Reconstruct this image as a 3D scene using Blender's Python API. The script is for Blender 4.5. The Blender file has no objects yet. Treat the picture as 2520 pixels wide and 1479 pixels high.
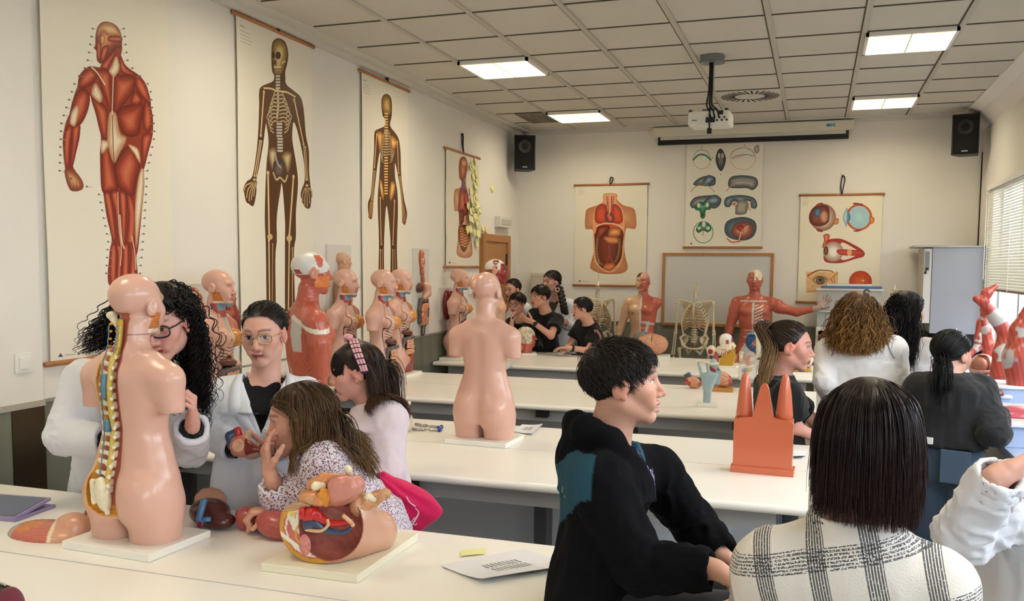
import bpy,bmesh,math,random
import numpy as np
from mathutils import Vector,Matrix
random.seed(7); np.random.seed(7)
R=math.radians; PI=math.pi
SC=bpy.context.scene; COL=SC.collection
# ---------------------------------------------------------------- camera
F_PX,PPY,YAW,PITCH,ROLL=2200.0,821.8125,0.326530702,-0.0766282347,0.00750843744
CAM=np.array([0.0,0.0,1.8])
def cam_axes():
 cy,sy,cp,sp=math.cos(YAW),math.sin(YAW),math.cos(PITCH),math.sin(PITCH)
 f=np.array([-sy*cp,cy*cp,sp]); r=np.array([cy,sy,0.0]); u=np.cross(r,f)
 cr,sr=math.cos(ROLL),math.sin(ROLL)
 return cr*r+sr*u,-sr*r+cr*u,f
CR,CU,CF=cam_axes()
cam=bpy.data.cameras.new('camera'); co=bpy.data.objects.new('camera',cam); COL.objects.link(co)
cam.sensor_fit='HORIZONTAL'; cam.sensor_width=36.0; cam.lens=36.0*F_PX/2520.0
cam.shift_y=(PPY-739.5)/2520.0; cam.clip_start=0.05
co.matrix_world=Matrix(((CR[0],CU[0],-CF[0],CAM[0]),(CR[1],CU[1],-CF[1],CAM[1]),(CR[2],CU[2],-CF[2],CAM[2]),(0,0,0,1)))
SC.camera=co
# where the line of sight through a photo pixel meets a plane of the room
def _ray(u,v):return CR*(u-1260)/F_PX-CU*(v-PPY)/F_PX+CF
def onX(u,v,x):d=_ray(u,v); return CAM+d*(x-CAM[0])/d[0]
def onY(u,v,y):d=_ray(u,v); return CAM+d*(y-CAM[1])/d[1]
def onZ(u,v,z):d=_ray(u,v); return CAM+d*(z-CAM[2])/d[2]
# ---------------------------------------------------------------- view, world, daylight
SC.view_settings.view_transform='Standard'; SC.view_settings.look='None'
SC.view_settings.gamma=1.0; SC.view_settings.use_curve_mapping=False
SC.view_settings.exposure=0.58
W=bpy.data.worlds.new('sky'); SC.world=W; W.use_nodes=True
wn=W.node_tree; wn.nodes['Background'].inputs[0].default_value=(0.80,0.90,1.0,1); wn.nodes['Background'].inputs[1].default_value=8.0
def portal(name,x,y,z,sy,sz):
 l=bpy.data.lights.new(name,'AREA'); l.shape='RECTANGLE'; l.size=sy; l.size_y=sz
 l.cycles.is_portal=True
 o=bpy.data.objects.new(name,l); COL.objects.link(o); o.location=(x,y,z)
 o.rotation_euler=(R(90),0,R(90)); return o
LAMP=14.0
SC.cycles.max_bounces=7; SC.cycles.diffuse_bounces=4; SC.cycles.glossy_bounces=3; SC.cycles.transmission_bounces=4
SC.cycles.transparent_max_bounces=6; SC.cycles.caustics_reflective=False; SC.cycles.caustics_refractive=False; SC.cycles.sample_clamp_indirect=6.0
def onD(u,v,d):return CAM+_ray(u,v)*d
# ---------------------------------------------------------------- helpers: colour, material
def lin(c):
 a=np.asarray(c,float)/255.0
 return np.where(a<=0.04045,a/12.92,((a+0.055)/1.055)**2.4)
def L4(c):a=lin(c); return(a[0],a[1],a[2],1.0)
MATS={}
def mat(name,rgb=(200,200,200),rough=0.5,spec=0.5,metal=0.0,bump=0.0,bscale=60.0,vary=0.0,vscale=8.0,vcol=False,coat=0.0,sss=0.0,alpha=1.0,trans=0.0,stretch=None,sheen=0.0,emit=None,estr=0.0,ior=1.45):
 if name in MATS:return MATS[name]
 m=bpy.data.materials.new(name); m.use_nodes=True; MATS[name]=m
 nt=m.node_tree; b=nt.nodes['Principled BSDF']; I=b.inputs
 I['Base Color'].default_value=L4(rgb); I['Roughness'].default_value=rough; I['Specular IOR Level'].default_value=spec
 I['Metallic'].default_value=metal; I['Coat Weight'].default_value=coat; I['Coat Roughness'].default_value=0.12
 I['Alpha'].default_value=alpha; I['Transmission Weight'].default_value=trans; I['IOR'].default_value=ior
 I['Sheen Weight'].default_value=sheen
 if sss:I['Subsurface Weight'].default_value=sss; I['Subsurface Radius'].default_value=(0.012,0.005,0.003); I['Subsurface Scale'].default_value=1.0
 if emit is not None:I['Emission Color'].default_value=L4(emit); I['Emission Strength'].default_value=estr
 src=None
 if vcol:
  a=nt.nodes.new('ShaderNodeVertexColor'); a.layer_name='col'; src=a.outputs[0]
  nt.links.new(src,I['Base Color'])
 if vary or bump:
  tc=nt.nodes.new('ShaderNodeTexCoord'); vec=tc.outputs['Object']
  if stretch:
   mp=nt.nodes.new('ShaderNodeMapping'); mp.inputs['Scale'].default_value=stretch
   nt.links.new(vec,mp.inputs[0]); vec=mp.outputs[0]
 if vary:
  n=nt.nodes.new('ShaderNodeTexNoise'); n.inputs['Scale'].default_value=vscale; n.inputs['Detail'].default_value=4
  nt.links.new(vec,n.inputs['Vector'])
  h=nt.nodes.new('ShaderNodeHueSaturation')
  mr=nt.nodes.new('ShaderNodeMapRange'); mr.inputs[1].default_value=0.25; mr.inputs[2].default_value=0.75
  mr.inputs[3].default_value=1-vary; mr.inputs[4].default_value=1+vary
  nt.links.new(n.outputs[0],mr.inputs[0]); nt.links.new(mr.outputs[0],h.inputs['Value'])
  if src:nt.links.new(src,h.inputs['Color'])
  else:h.inputs['Color'].default_value=L4(rgb)
  nt.links.new(h.outputs[0],I['Base Color'])
 if bump:
  n=nt.nodes.new('ShaderNodeTexNoise'); n.inputs['Scale'].default_value=bscale; n.inputs['Detail'].default_value=3
  nt.links.new(vec,n.inputs['Vector'])
  bp=nt.nodes.new('ShaderNodeBump'); bp.inputs['Strength'].default_value=bump; bp.inputs['Distance'].default_value=0.01
  nt.links.new(n.outputs[0],bp.inputs['Height']); nt.links.new(bp.outputs[0],I['Normal'])
 return m
# ---------------------------------------------------------------- helpers: objects
def tag(o,label=None,cat=None,group=None,kind=None):
 if label:o['label']=label
 if cat:o['category']=cat
 if group:o['group']=group
 if kind:o['kind']=kind
 return o
def empty(name,loc=(0,0,0),rz=0.0,label=None,cat=None,group=None):
 o=bpy.data.objects.new(name,None); COL.objects.link(o); o.location=tuple(float(v)for v in loc); o.rotation_euler=(0,0,rz)
 o.empty_display_size=0.05
 return tag(o,label,cat,group)
def mesh(name,V,Fs,m,parent=None,col=None,smooth=True,world=False):
 """V n x 3, Fs: list of faces or n x k array; world: V in world space though parented."""
 V=np.asarray(V,float)
 if world and parent is not None:
  mw=wmat(parent); V=(np.c_[V,np.ones(len(V))]@np.array(mw.inverted()).T)[:,:3]
 me=bpy.data.meshes.new(name)
 if isinstance(Fs,np.ndarray):
  k=Fs.shape[1]; nf=len(Fs)
  me.vertices.add(len(V)); me.vertices.foreach_set('co',V.astype(np.float32).ravel())
  me.loops.add(nf*k); me.loops.foreach_set('vertex_index',Fs.astype(np.int32).ravel())
  me.polygons.add(nf); me.polygons.foreach_set('loop_start',np.arange(0,nf*k,k,dtype=np.int32))
  me.polygons.foreach_set('loop_total',np.full(nf,k,dtype=np.int32)); me.update(calc_edges=True)
 else:
  me.from_pydata(V.tolist(),[],[tuple(int(i)for i in f)for f in Fs]); me.update()
 me.polygons.foreach_set('use_smooth',np.full(len(me.polygons),bool(smooth)))
 for mm in(m if isinstance(m,(list,tuple))else[m]):me.materials.append(mm)
 if col is not None:
  ca=me.color_attributes.new('col','FLOAT_COLOR','POINT')
  c=np.asarray(col,float); c=np.c_[c,np.ones(len(c))]if c.shape[1]==3 else c
  ca.data.foreach_set('color',c.astype(np.float32).ravel())
 o=bpy.data.objects.new(name,me); COL.objects.link(o)
 if parent is not None:o.parent=parent
 return o
def wmat(o):
 m=o.matrix_basis
 return wmat(o.parent)@m if o.parent else m
class MB:
 """collects shapes into one mesh"""
 def __init__(s):s.v=[]; s.f=[]; s.c=[]; s.n=0; s.cur=(1,1,1); s.sm=[]; s.smooth=False
 def add(s,V,Fs):
  V=np.asarray(V,float); s.v.append(V); s.f+=[tuple(i+s.n for i in f)for f in Fs]; s.n+=len(V)
  s.c.append(np.tile(np.asarray(s.cur,float),(len(V),1))); s.sm+=[s.smooth]*len(Fs)
  return s
 def color(s,rgb):s.cur=tuple(lin(rgb)); return s
 def box(s,x0,x1,y0,y1,z0,z1,M=None,bev=0.0):
  if bev:
   bm=bmesh.new(); bmesh.ops.create_cube(bm,size=1.0)
   for v in bm.verts:v.co=Vector(((x0+x1)/2+v.co.x*(x1-x0),(y0+y1)/2+v.co.y*(y1-y0),(z0+z1)/2+v.co.z*(z1-z0)))
   bmesh.ops.bevel(bm,geom=bm.edges[:],offset=bev,segments=2,affect='EDGES',profile=0.6)
   return s.bm(bm,M)
  V=[(x,y,z)for z in(z0,z1)for y in(y0,y1)for x in(x0,x1)]
  Fs=[(0,2,3,1),(4,5,7,6),(0,1,5,4),(2,6,7,3),(0,4,6,2),(1,3,7,5)]
  return s.add(xf(V,M),Fs)
 def bm(s,bm,M=None):
  bm.verts.ensure_lookup_table(); bm.verts.index_update()
  V=[v.co[:]for v in bm.verts]; Fs=[[v.index for v in f.verts]for f in bm.faces]; bm.free()
  return s.add(xf(V,M),Fs)
 def tube(s,P,r,n=8,cap=True,M=None,flat=1.0):
  V,Fs=tube_geo(P,r,n,cap,flat); return s.add(xf(V,M),Fs)
 def lathe(s,prof,n=24,M=None,cap=True):
  V=[]; Fs=[]
  for(r,z)in prof:
   for k in range(n):a=2*PI*k/n; V.append((r*math.cos(a),r*math.sin(a),z))
  for i in range(len(prof)-1):
   for k in range(n):k2=(k+1)%n; Fs.append((i*n+k,i*n+k2,(i+1)*n+k2,(i+1)*n+k))
  if cap:
   Fs.append(tuple(range(n-1,-1,-1))); Fs.append(tuple((len(prof)-1)*n+k for k in range(n)))
  return s.add(xf(V,M),Fs)
 def prism(s,poly,z0,z1,M=None):
  n=len(poly); V=[(x,y,z0)for x,y in poly]+[(x,y,z1)for x,y in poly]
  a=sum(poly[i][0]*poly[(i+1)%n][1]-poly[(i+1)%n][0]*poly[i][1]for i in range(n))
  Fs=[tuple(range(n-1,-1,-1)),tuple(range(n,2*n))]+[(i,(i+1)%n,n+(i+1)%n,n+i)for i in range(n)]
  if a<0:Fs=[f[::-1]for f in Fs]
  return s.add(xf(V,M),Fs)
 def ell(s,c,r,M=None,nu=20,nv=12):
  V=[(0,0,-1)]; Fs=[]
  for j in range(1,nv):
   p=-PI/2+PI*j/nv
   for k in range(nu):a=2*PI*k/nu; V.append((math.cos(p)*math.cos(a),math.cos(p)*math.sin(a),math.sin(p)))
  V.append((0,0,1)); t=len(V)-1
  for k in range(nu):
   k2=(k+1)%nu; Fs.append((0,1+k2,1+k)); Fs.append((t,1+(nv-2)*nu+k,1+(nv-2)*nu+k2))
   for j in range(nv-2):Fs.append((1+j*nu+k,1+j*nu+k2,1+(j+1)*nu+k2,1+(j+1)*nu+k))
  r=np.ones(3)*np.asarray(r); V=np.array(V)*r+np.asarray(c)
  return s.add(xf(V,M),Fs)
 def build(s,name,m,parent=None,smooth=None,col=False,world=False):
  V=np.concatenate(s.v); o=mesh(name,V,s.f,m,parent,np.concatenate(s.c)if col else None,False,world)
  sm=np.array(s.sm)if smooth is None else np.full(len(s.f),smooth)
  o.data.polygons.foreach_set('use_smooth',sm); return o
def xf(V,M):
 V=np.asarray(V,float)
 if M is None:return V
 M=np.array(M); return V@M[:3,:3].T+M[:3,3]
def TR(x=0,y=0,z=0,rx=0,ry=0,rz=0,s=1.0):
 return Matrix.Translation((x,y,z))@Matrix.Rotation(rz,4,'Z')@Matrix.Rotation(ry,4,'Y')@Matrix.Rotation(rx,4,'X')@Matrix.Scale(s,4)
def tube_geo(P,r,n=8,cap=True,flat=1.0):
 P=np.asarray(P,float); m=len(P); r=np.ones(m)*np.asarray(r,float)
 T=np.gradient(P,axis=0); T/=np.linalg.norm(T,axis=1)[:,None]+1e-12
 up=np.array([0,0,1.0])if abs(T[0,2])<0.9 else np.array([1.0,0,0])
 N=np.cross(T[0],up); N/=np.linalg.norm(N)+1e-12
 V=[]; a=2*PI*np.arange(n)/n
 for i in range(m):
  N=N-T[i]*np.dot(N,T[i]); N/=np.linalg.norm(N)+1e-12; B=np.cross(T[i],N)
  V.append(P[i]+r[i]*(np.cos(a)[:,None]*N+flat*np.sin(a)[:,None]*B))
 Fs=[(i*n+k,i*n+(k+1)%n,(i+1)*n+(k+1)%n,(i+1)*n+k)for i in range(m-1)for k in range(n)]
 if cap:Fs+=[tuple(range(n-1,-1,-1)),tuple((m-1)*n+k for k in range(n))]
 return np.concatenate(V),Fs
def cr_curve(P,n=6,closed=False):
 """Catmull-Rom through P"""
 P=np.asarray(P,float); m=len(P)
 if closed:Q=np.vstack([P[-1],P,P[0],P[1]]); segs=m
 else:Q=np.vstack([2*P[0]-P[1],P,2*P[-1]-P[-2]]); segs=m-1
 t=np.linspace(0,1,n,endpoint=False)[:,None]; out=[]
 for i in range(segs):
  a,b,c,d=Q[i:i+4]
  out.append(0.5*((2*b)+(-a+c)*t+(2*a-5*b+4*c-d)*t**2+(-a+3*b-3*c+d)*t**3))
 out=np.concatenate(out)
 return out if closed else np.vstack([out,P[-1]])
def copy_tree(o,parent=None):
 c=o.copy(); COL.objects.link(c)
 if parent is not None:c.parent=parent
 for ch in list(o.children):copy_tree(ch,c)
 return c
# ---------------------------------------------------------------- helpers: value noise and signed-distance solids
def vnoise(P,seed=0):
 P=np.asarray(P,float); i=np.floor(P).astype(np.int64); f=P-i; f=f*f*(3-2*f)
 def h(a,b,c):
  n=(a*374761393+b*668265263+c*2147483647+seed*97531)&0xffffffff
  n=((n^(n>>13))*1274126177)&0xffffffff
  return((n^(n>>16))&0xffff)/65535.0
 x,y,z=i.T; r=0
 for dx in(0,1):
  for dy in(0,1):
   for dz in(0,1):
    w=(f[:,0]if dx else 1-f[:,0])*(f[:,1]if dy else 1-f[:,1])*(f[:,2]if dz else 1-f[:,2])
    r=r+w*h(x+dx,y+dy,z+dz)
 return r
def fbm(P,seed=0,o=3):
 return sum(vnoise(np.asarray(P)*2**k+17*k,seed+k)*0.5**k for k in range(o))/(2-0.5**(o-1))
def smin(a,b,k):
 if k<=0:return np.minimum(a,b)
 h=np.clip(0.5+0.5*(b-a)/k,0,1); return b*(1-h)+a*h-k*h*(1-h)
class SDF:
 def __init__(s):s.p=[]; s.tag=0
 def _a(s,fn,lo,hi,k,sub,tg):s.p.append((fn,np.asarray(lo,float),np.asarray(hi,float),k,sub,s.tag if tg is None else tg)); return s
 def cap(s,a,b,ra,rb=None,k=0.02,sub=False,tg=None):
  a=np.asarray(a,float); b=np.asarray(b,float); rb=ra if rb is None else rb; ab=b-a; L2=ab@ab+1e-12
  def fn(P):
   t=np.clip((P-a)@ab/L2,0,1); return np.linalg.norm(P-a-t[:,None]*ab,axis=1)-(ra+(rb-ra)*t)
  m=max(ra,rb); return s._a(fn,np.minimum(a,b)-m,np.maximum(a,b)+m,k,sub,tg)
 def chain(s,pts,rs,k=0.02,sub=False,tg=None,kin=None):
  rs=[rs]*len(pts)if np.isscalar(rs)else rs
  for i in range(len(pts)-1):s.cap(pts[i],pts[i+1],rs[i],rs[i+1],k,sub,tg)
  return s
 def ell(s,c,r,M=None,k=0.02,sub=False,tg=None):
  c=np.asarray(c,float); r=np.ones(3)*np.asarray(r,float); Rm=None if M is None else np.array(M)[:3,:3]
  def fn(P):
   q=P-c
   if Rm is not None:q=q@Rm
   k0=np.linalg.norm(q/r,axis=1); k1=np.linalg.norm(q/(r*r),axis=1); return k0*(k0-1)/(k1+1e-9)
  m=r if Rm is None else np.abs(Rm)@r
  return s._a(fn,c-m,c+m,k,sub,tg)
 def box(s,c,h,M=None,rd=0.005,k=0.01,sub=False,tg=None):
  c=np.asarray(c,float); h=np.asarray(h,float); Rm=None if M is None else np.array(M)[:3,:3]
  def fn(P):
   q=P-c
   if Rm is not None:q=q@Rm
   q=np.abs(q)-(h-rd); return np.linalg.norm(np.maximum(q,0),axis=1)+np.minimum(q.max(1),0)-rd
  m=h if Rm is None else np.abs(Rm)@h
  return s._a(fn,c-m,c+m,k,sub,tg)
 def loft(s,secs,M=None,k=0.02,sub=False,tg=None,pw=2.3,rd=0.01):
  """secs: (z, cx, cy, rx, ry) rising in z; superellipse sections, smooth in z; M places it"""
  S=np.array(secs,float); z=S[:,0]; zz=np.linspace(z[0],z[-1],200)
  T=np.stack([pchip(z,S[:,j],zz)for j in range(1,5)],1)
  Mi=None if M is None else np.array(Matrix(M).inverted())
  def fn(P):
   q=P if Mi is None else P@Mi[:3,:3].T+Mi[:3,3]
   zc=np.clip(q[:,2],z[0],z[-1]); cx,cy,rx,ry=(np.interp(zc,zz,T[:,j])for j in range(4))
   ax=np.abs(q[:,0]-cx)/rx; ay=np.abs(q[:,1]-cy)/ry
   g=(ax**pw+ay**pw)**(1/pw); d=(g-1)*np.minimum(rx,ry)
   d=np.where(g>1,np.minimum(d*1.0,(g-1)*np.hypot(q[:,0]-cx,q[:,1]-cy)/np.maximum(g,1e-6)),d)
   e=np.abs(q[:,2]-(z[0]+z[-1])/2)-(z[-1]-z[0])/2
   return np.minimum(np.maximum(d+rd,e+rd),0)+np.hypot(np.maximum(d+rd,0),np.maximum(e+rd,0))-rd
  lo=np.array([(S[:,1]-S[:,3]).min(),(S[:,2]-S[:,4]).min(),z[0]]); hi=np.array([(S[:,1]+S[:,3]).max(),(S[:,2]+S[:,4]).max(),z[-1]])
  if M is not None:
   C8=xf([(a,b,c)for a in(lo[0],hi[0])for b in(lo[1],hi[1])for c in(lo[2],hi[2])],M); lo,hi=C8.min(0),C8.max(0)
  return s._a(fn,lo,hi,k,sub,tg)
 def fun(s,fn,lo,hi,k=0.0,sub=False,tg=None):return s._a(fn,lo,hi,k,sub,tg)
 def ev(s,P,tags=False):
  P=np.asarray(P,float); d=np.full(len(P),1e3); tg=np.zeros(len(P),int); best=np.full(len(P),1e3)
  for fn,lo,hi,k,sub,t in s.p:
   m=((P>lo-k-0.05)&(P<hi+k+0.05)).all(1)
   if not m.any():continue
   e=fn(P[m])
   if sub:d[m]=-smin(-d[m],e,k); continue
   if tags:
    w=e<best[m]; mi=np.where(m)[0][w]; best[mi]=e[w]; tg[mi]=t
   d[m]=smin(d[m],e,k)
  return(d,tg)if tags else d
 def bounds(s):
  q=[p for p in s.p if not p[4]]; return np.min([p[1]for p in q],0),np.max([p[2]for p in q],0)
 def polygonise(s,h,lo=None,hi=None,proj=1):
  a,b=s.bounds(); lo=a-3*h if lo is None else np.maximum(np.asarray(lo),a-3*h); hi=b+3*h if hi is None else np.minimum(np.asarray(hi),b+3*h)
  n=np.maximum(np.ceil((hi-lo)/h).astype(int)+1,3); Fd=np.full(n,1e3,np.float32)
  for fn,pl,ph,k,sub,t in s.p:
   i0=np.maximum(np.floor((pl-k-3*h-lo)/h).astype(int),0); i1=np.minimum(np.ceil((ph+k+3*h-lo)/h).astype(int)+1,n)
   if(i1<=i0).any():continue
   g=np.stack(np.meshgrid(*[lo[j]+h*np.arange(i0[j],i1[j])for j in range(3)],indexing='ij'),-1)
   e=fn(g.reshape(-1,3)).reshape(g.shape[:3]); sl=tuple(slice(i0[j],i1[j])for j in range(3)); cur=Fd[sl]
   Fd[sl]=-smin(-cur,e,k)if sub else smin(cur,e,k)
  V,Q=surface_nets(Fd,lo,h)
  for _ in range(proj):
   d=s.ev(V); e=h*0.3; g=np.stack([s.ev(V+e*np.eye(3)[j])-d for j in range(3)],1)/e
   st=d/(np.maximum((g*g).sum(1),0.25)); st=np.clip(st,-h*0.6,h*0.6)
   V=V-g*st[:,None]
  return V,Q
def pchip(x,y,q):
 """monotone cubic through x, y at q"""
 h=np.diff(x); dl=np.diff(y)/h; m=np.zeros(len(x))
 for i in range(1,len(x)-1):
  if dl[i-1]*dl[i]>0:w1=2*h[i]+h[i-1]; w2=h[i]+2*h[i-1]; m[i]=(w1+w2)/(w1/dl[i-1]+w2/dl[i])
 m[0],m[-1]=dl[0],dl[-1]
 i=np.clip(np.searchsorted(x,q)-1,0,len(x)-2); t=(q-x[i])/h[i]
 return(2*t**3-3*t**2+1)*y[i]+(t**3-2*t**2+t)*h[i]*m[i]+(-2*t**3+3*t**2)*y[i+1]+(t**3-t**2)*h[i]*m[i+1]
def surface_nets(Fd,lo,h):
 n=np.array(Fd.shape); ins=Fd<0
 c=[ins[dx:n[0]-1+dx,dy:n[1]-1+dy,dz:n[2]-1+dz]for dx in(0,1)for dy in(0,1)for dz in(0,1)]
 act=np.logical_or.reduce(c)&~np.logical_and.reduce(c); I=np.argwhere(act); idx=np.full(act.shape,-1,np.int64); idx[act]=np.arange(len(I))
 cor=np.array([(dx,dy,dz)for dx in(0,1)for dy in(0,1)for dz in(0,1)])
 val=np.stack([Fd[I[:,0]+a,I[:,1]+b,I[:,2]+d]for a,b,d in cor],1).astype(float)
 S=np.zeros((len(I),3)); cnt=np.zeros(len(I))
 for i in range(8):
  for j in range(i+1,8):
   if np.abs(cor[i]-cor[j]).sum()!=1:continue
   m=(val[:,i]<0)!=(val[:,j]<0); t=val[m,i]/(val[m,i]-val[m,j])
   S[m]+=cor[i]+t[:,None]*(cor[j]-cor[i]); cnt[m]+=1
 V=lo+h*(I+S/cnt[:,None]); Q=[]
 for ax in range(3):
  u,v=(ax+1)%3,(ax+2)%3
  a=np.take(ins,range(n[ax]-1),ax); b=np.take(ins,range(1,n[ax]),ax); E=np.argwhere(a!=b)
  E=E[(E[:,u]>0)&(E[:,v]>0)&(E[:,u]<n[u]-1)&(E[:,v]<n[v]-1)]
  fl=ins[tuple(E.T)]
  def at(du,dv):q=E.copy(); q[:,u]+=du; q[:,v]+=dv; return idx[tuple(q.T)]
  q=np.stack([at(-1,-1),at(0,-1),at(0,0),at(-1,0)],1)
  q=np.where(fl[:,None],q,q[:,::-1]); Q.append(q)
 Q=np.concatenate(Q); return V,Q[(Q>=0).all(1)]
def vnormals(V,Q):
 a=np.cross(V[Q[:,2]]-V[Q[:,0]],V[Q[:,3]]-V[Q[:,1]]); N=np.zeros_like(V)
 for j in range(4):np.add.at(N,Q[:,j],a)
 return N/(np.linalg.norm(N,axis=1)[:,None]+1e-12)
def sdf_mesh(name,s,h,m,parent=None,paint=None,disp=None,world=True,cols=None,proj=1,lo=None,hi=None):
 """paint(V, tags, N) -> linear rgb; cols: rgb per tag; disp(V, N) -> offset along the normal"""
 V,Q=s.polygonise(h,lo,hi,proj); col=None
 if paint is not None or cols is not None:
  tg=s.ev(V,True)[1]
  if cols is not None:col=lin(np.array(cols))[tg]
  if paint is not None:col=paint(V,tg,vnormals(V,Q),col)
 if disp is not None:N=vnormals(V,Q); V=V+N*disp(V,N)[:,None]
 return mesh(name,V,Q,m,parent,col,True,world)
def mixc(a,b,t):return a*(1-t[:,None])+np.asarray(b)*t[:,None]
def sstep(a,b,x):t=np.clip((x-a)/(b-a),0,1); return t*t*(3-2*t)
# ---------------------------------------------------------------- the room
XL,XR,YB,YF,ZC=-3.45,1.59,10.40,-4.2,3.40
M_wall=mat('wall_paint',(232,228,220),0.75,0.25,bump=0.06,bscale=90,vary=0.02,vscale=1.5)
M_wains=mat('wainscot_laminate',(118,120,108),0.45,0.4,vary=0.16,vscale=14,stretch=(1,1,0.12))
M_ceil=mat('ceiling_tile',(206,202,192),0.85,0.2,vary=0.02,vscale=3)
M_bar=mat('ceiling_bar',(188,184,172),0.5,0.4)
M_gap=mat('ceiling_gap',(96,90,80),0.9,0.1)
M_floor=mat('terrazzo',(172,167,152),0.35,0.5,vary=0.14,vscale=40)
M_white=mat('white_plastic',(236,234,228),0.4,0.5)
M_oak=mat('oak',(176,124,74),0.45,0.4,vary=0.12,vscale=9,stretch=(6,6,0.5))
M_dark=mat('black_plastic',(26,26,28),0.45,0.5)
M_steel=mat('brushed_steel',(190,190,188),0.3,0.5,metal=0.9)
def struct(name,mb,m,parent=None):
 o=mb.build(name,m,parent)
 if parent is None:o['kind']='structure'
 return o
struct('floor',MB().box(XL-.3,XR+.3,YF-.2,YB+.3,-.12,0),M_floor)
struct('wall_left',MB().box(XL-.25,XL,YF-.2,YB+.25,0,ZC+.3),M_wall)
struct('wall_back',MB().box(XL,XR,YB,YB+.25,0,ZC+.3),M_wall)
struct('wall_front',MB().box(XL,XR,YF-.2,YF,0,ZC+.3),M_wall)
WINS=[(6.05,9.66,1.02,2.62),(1.2,4.9,1.02,2.62),(-3.6,.4,1.02,2.62)]  # last window is out of view behind the camera, added for more daylight
wr=MB(); xs=(XR,XR+.25); ys=sorted([YF-.2,YB+.25]+[v for w in WINS for v in w[:2]])
for i in range(len(ys)-1):
 w=[w for w in WINS if w[0]<=ys[i]and ys[i+1]<=w[1]]
 if w:wr.box(*xs,ys[i],ys[i+1],0,w[0][2]); wr.box(*xs,ys[i],ys[i+1],w[0][3],ZC+.3)
 else:wr.box(*xs,ys[i],ys[i+1],0,ZC+.3)
struct('wall_right',wr,M_wall)
# suspended ceiling: 0.6 m panels between aluminium bars
TX0,TY0,TX,TY=0.262,10.314,0.6,0.6104
ce=MB().box(XL-.2,XR+.2,YF-.2,YB+.2,ZC+.004,ZC+.1); struct('ceiling',ce,M_ceil)
tb=MB()
for k in range(-6,3):
 x=TX0+k*TX
 if XL+.2<x<XR-.1:tb.box(x-.018,x+.018,YF,YB-.09,ZC-.006,ZC+.02)
struct('trim_1',tb,M_bar)
tg=MB()
for k in range(-6,3):
 x=TX0+k*TX
 if XL+.2<x<XR-.1:tg.box(x-.027,x-.018,YF,YB-.09,ZC-.001,ZC+.02)
for j in range(0,24):
 y=TY0-j*TY
 tg.box(XL+.18,XR-.15,y-.0065,y+.0065,ZC-.002,ZC+.02)
struct('trim_2',tg,M_gap)
# perimeter strips along the walls
ps=MB(); ps.box(XL,XL+.15,YF,YB,ZC-.012,ZC+.02); ps.box(XL,XR,YB-.1,YB,ZC-.012,ZC+.02)
ps.box(XL,XL+.05,YF,YB,ZC-.05,ZC-.01); ps.box(XL,XR,YB-.035,YB,ZC-.04,ZC-.01)
struct('trim_3',ps,mat('plaster_strip',(214,210,200),0.7,0.3))
pr=MB(); pr.prism([(XR-.20,ZC+.02),(XR-.20,ZC-.012),(XR-.10,ZC-.05),(XR,ZC-.17),(XR,ZC+.02)],-YB,-YF,TR(rx=R(90)))
struct('trim_4',pr,M_wall)
# grey green panelling up to 1.14 m
for i,a in enumerate([(XL,XL+.012,3.24,9.05),(XL,XL+.012,9.99,YB),(XL,XR,YB-.012,YB),(XR-.012,XR,YF,6.05)]):
 m=MB().box(a[0],a[1],a[2],a[3],0,1.138); struct('trim_%d'%(5+i),m,M_wains)
for i,a in enumerate([(XL,XL+.02,3.24,9.05),(XL,XR,YB-.02,YB)]):
 struct('trim_%d'%(9+i),MB().box(a[0],a[1],a[2],a[3],1.138,1.152),mat('panel_cap',(150,148,136),.5))
# shallow pier with the light switch and its dark steel corner plate
struct('trim_11',MB().box(XL,XL+.035,0.6,3.235,1.15,ZC-.012),M_wall)
struct('trim_12',MB().box(XL,XL+.035,0.6,3.235,0,1.132),M_wains)
struct('trim_13',MB().box(XL+.035,XL+.043,0.6,3.24,1.128,1.155),mat('torn_edge',(176,170,156),.8,bump=.6,bscale=60))
struct('trim_14',MB().box(XL+.035,XL+.040,3.055,3.236,0,1.127),mat('bronze_plate',(70,60,46),.32,.5,metal=.6,vary=.25,vscale=2.5))
# ---- ceiling lights
M_tube=mat('light_diffuser',(255,240,205),emit=(255,241,212),estr=LAMP)
M_louv=mat('louvre',(150,142,118),.4,.5)
def ceiling_light(i,j,first,label):
 x0=TX0+i*TX; y1=TY0-j*TY; y0=y1-TY; cx,cy=x0+.3,(y0+y1)/2
 e=empty('ceiling_light',(cx,cy,ZC),0,label,'ceiling light','ceiling lights')
 f=MB(); a,b=.29,.295
 for q in((-a,a,b-.02,b),(-a,a,-b,-b+.02),(-a,-a+.02,-b,b),(a-.02,a,-b,b)):f.box(*q,-.03,.003)
 f.build('frame',M_white,e)
 MB().box(-a+.02,a-.02,-b+.02,b-.02,-.008,-.004).build('diffuser',M_tube,e)
 l=MB()
 for k in range(6):yy=-b+.045+k*(2*b-.09)/5; l.box(-a+.02,a-.02,yy-.003,yy+.003,-.03,-.01)
 l.box(-.003,.003,-b+.02,b-.02,-.03,-.01)
 l.build('louvre',M_louv,e); return e
ceiling_light(-5,5,1,'nearer square ceiling light over the left wall charts')
ceiling_light(0,5,0,'nearer square ceiling light on the window side')
ceiling_light(-5,1,0,'far square ceiling light beside the slatted ceiling grille')
ceiling_light(0,1,0,'far square ceiling light near the back wall, window side')
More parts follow.
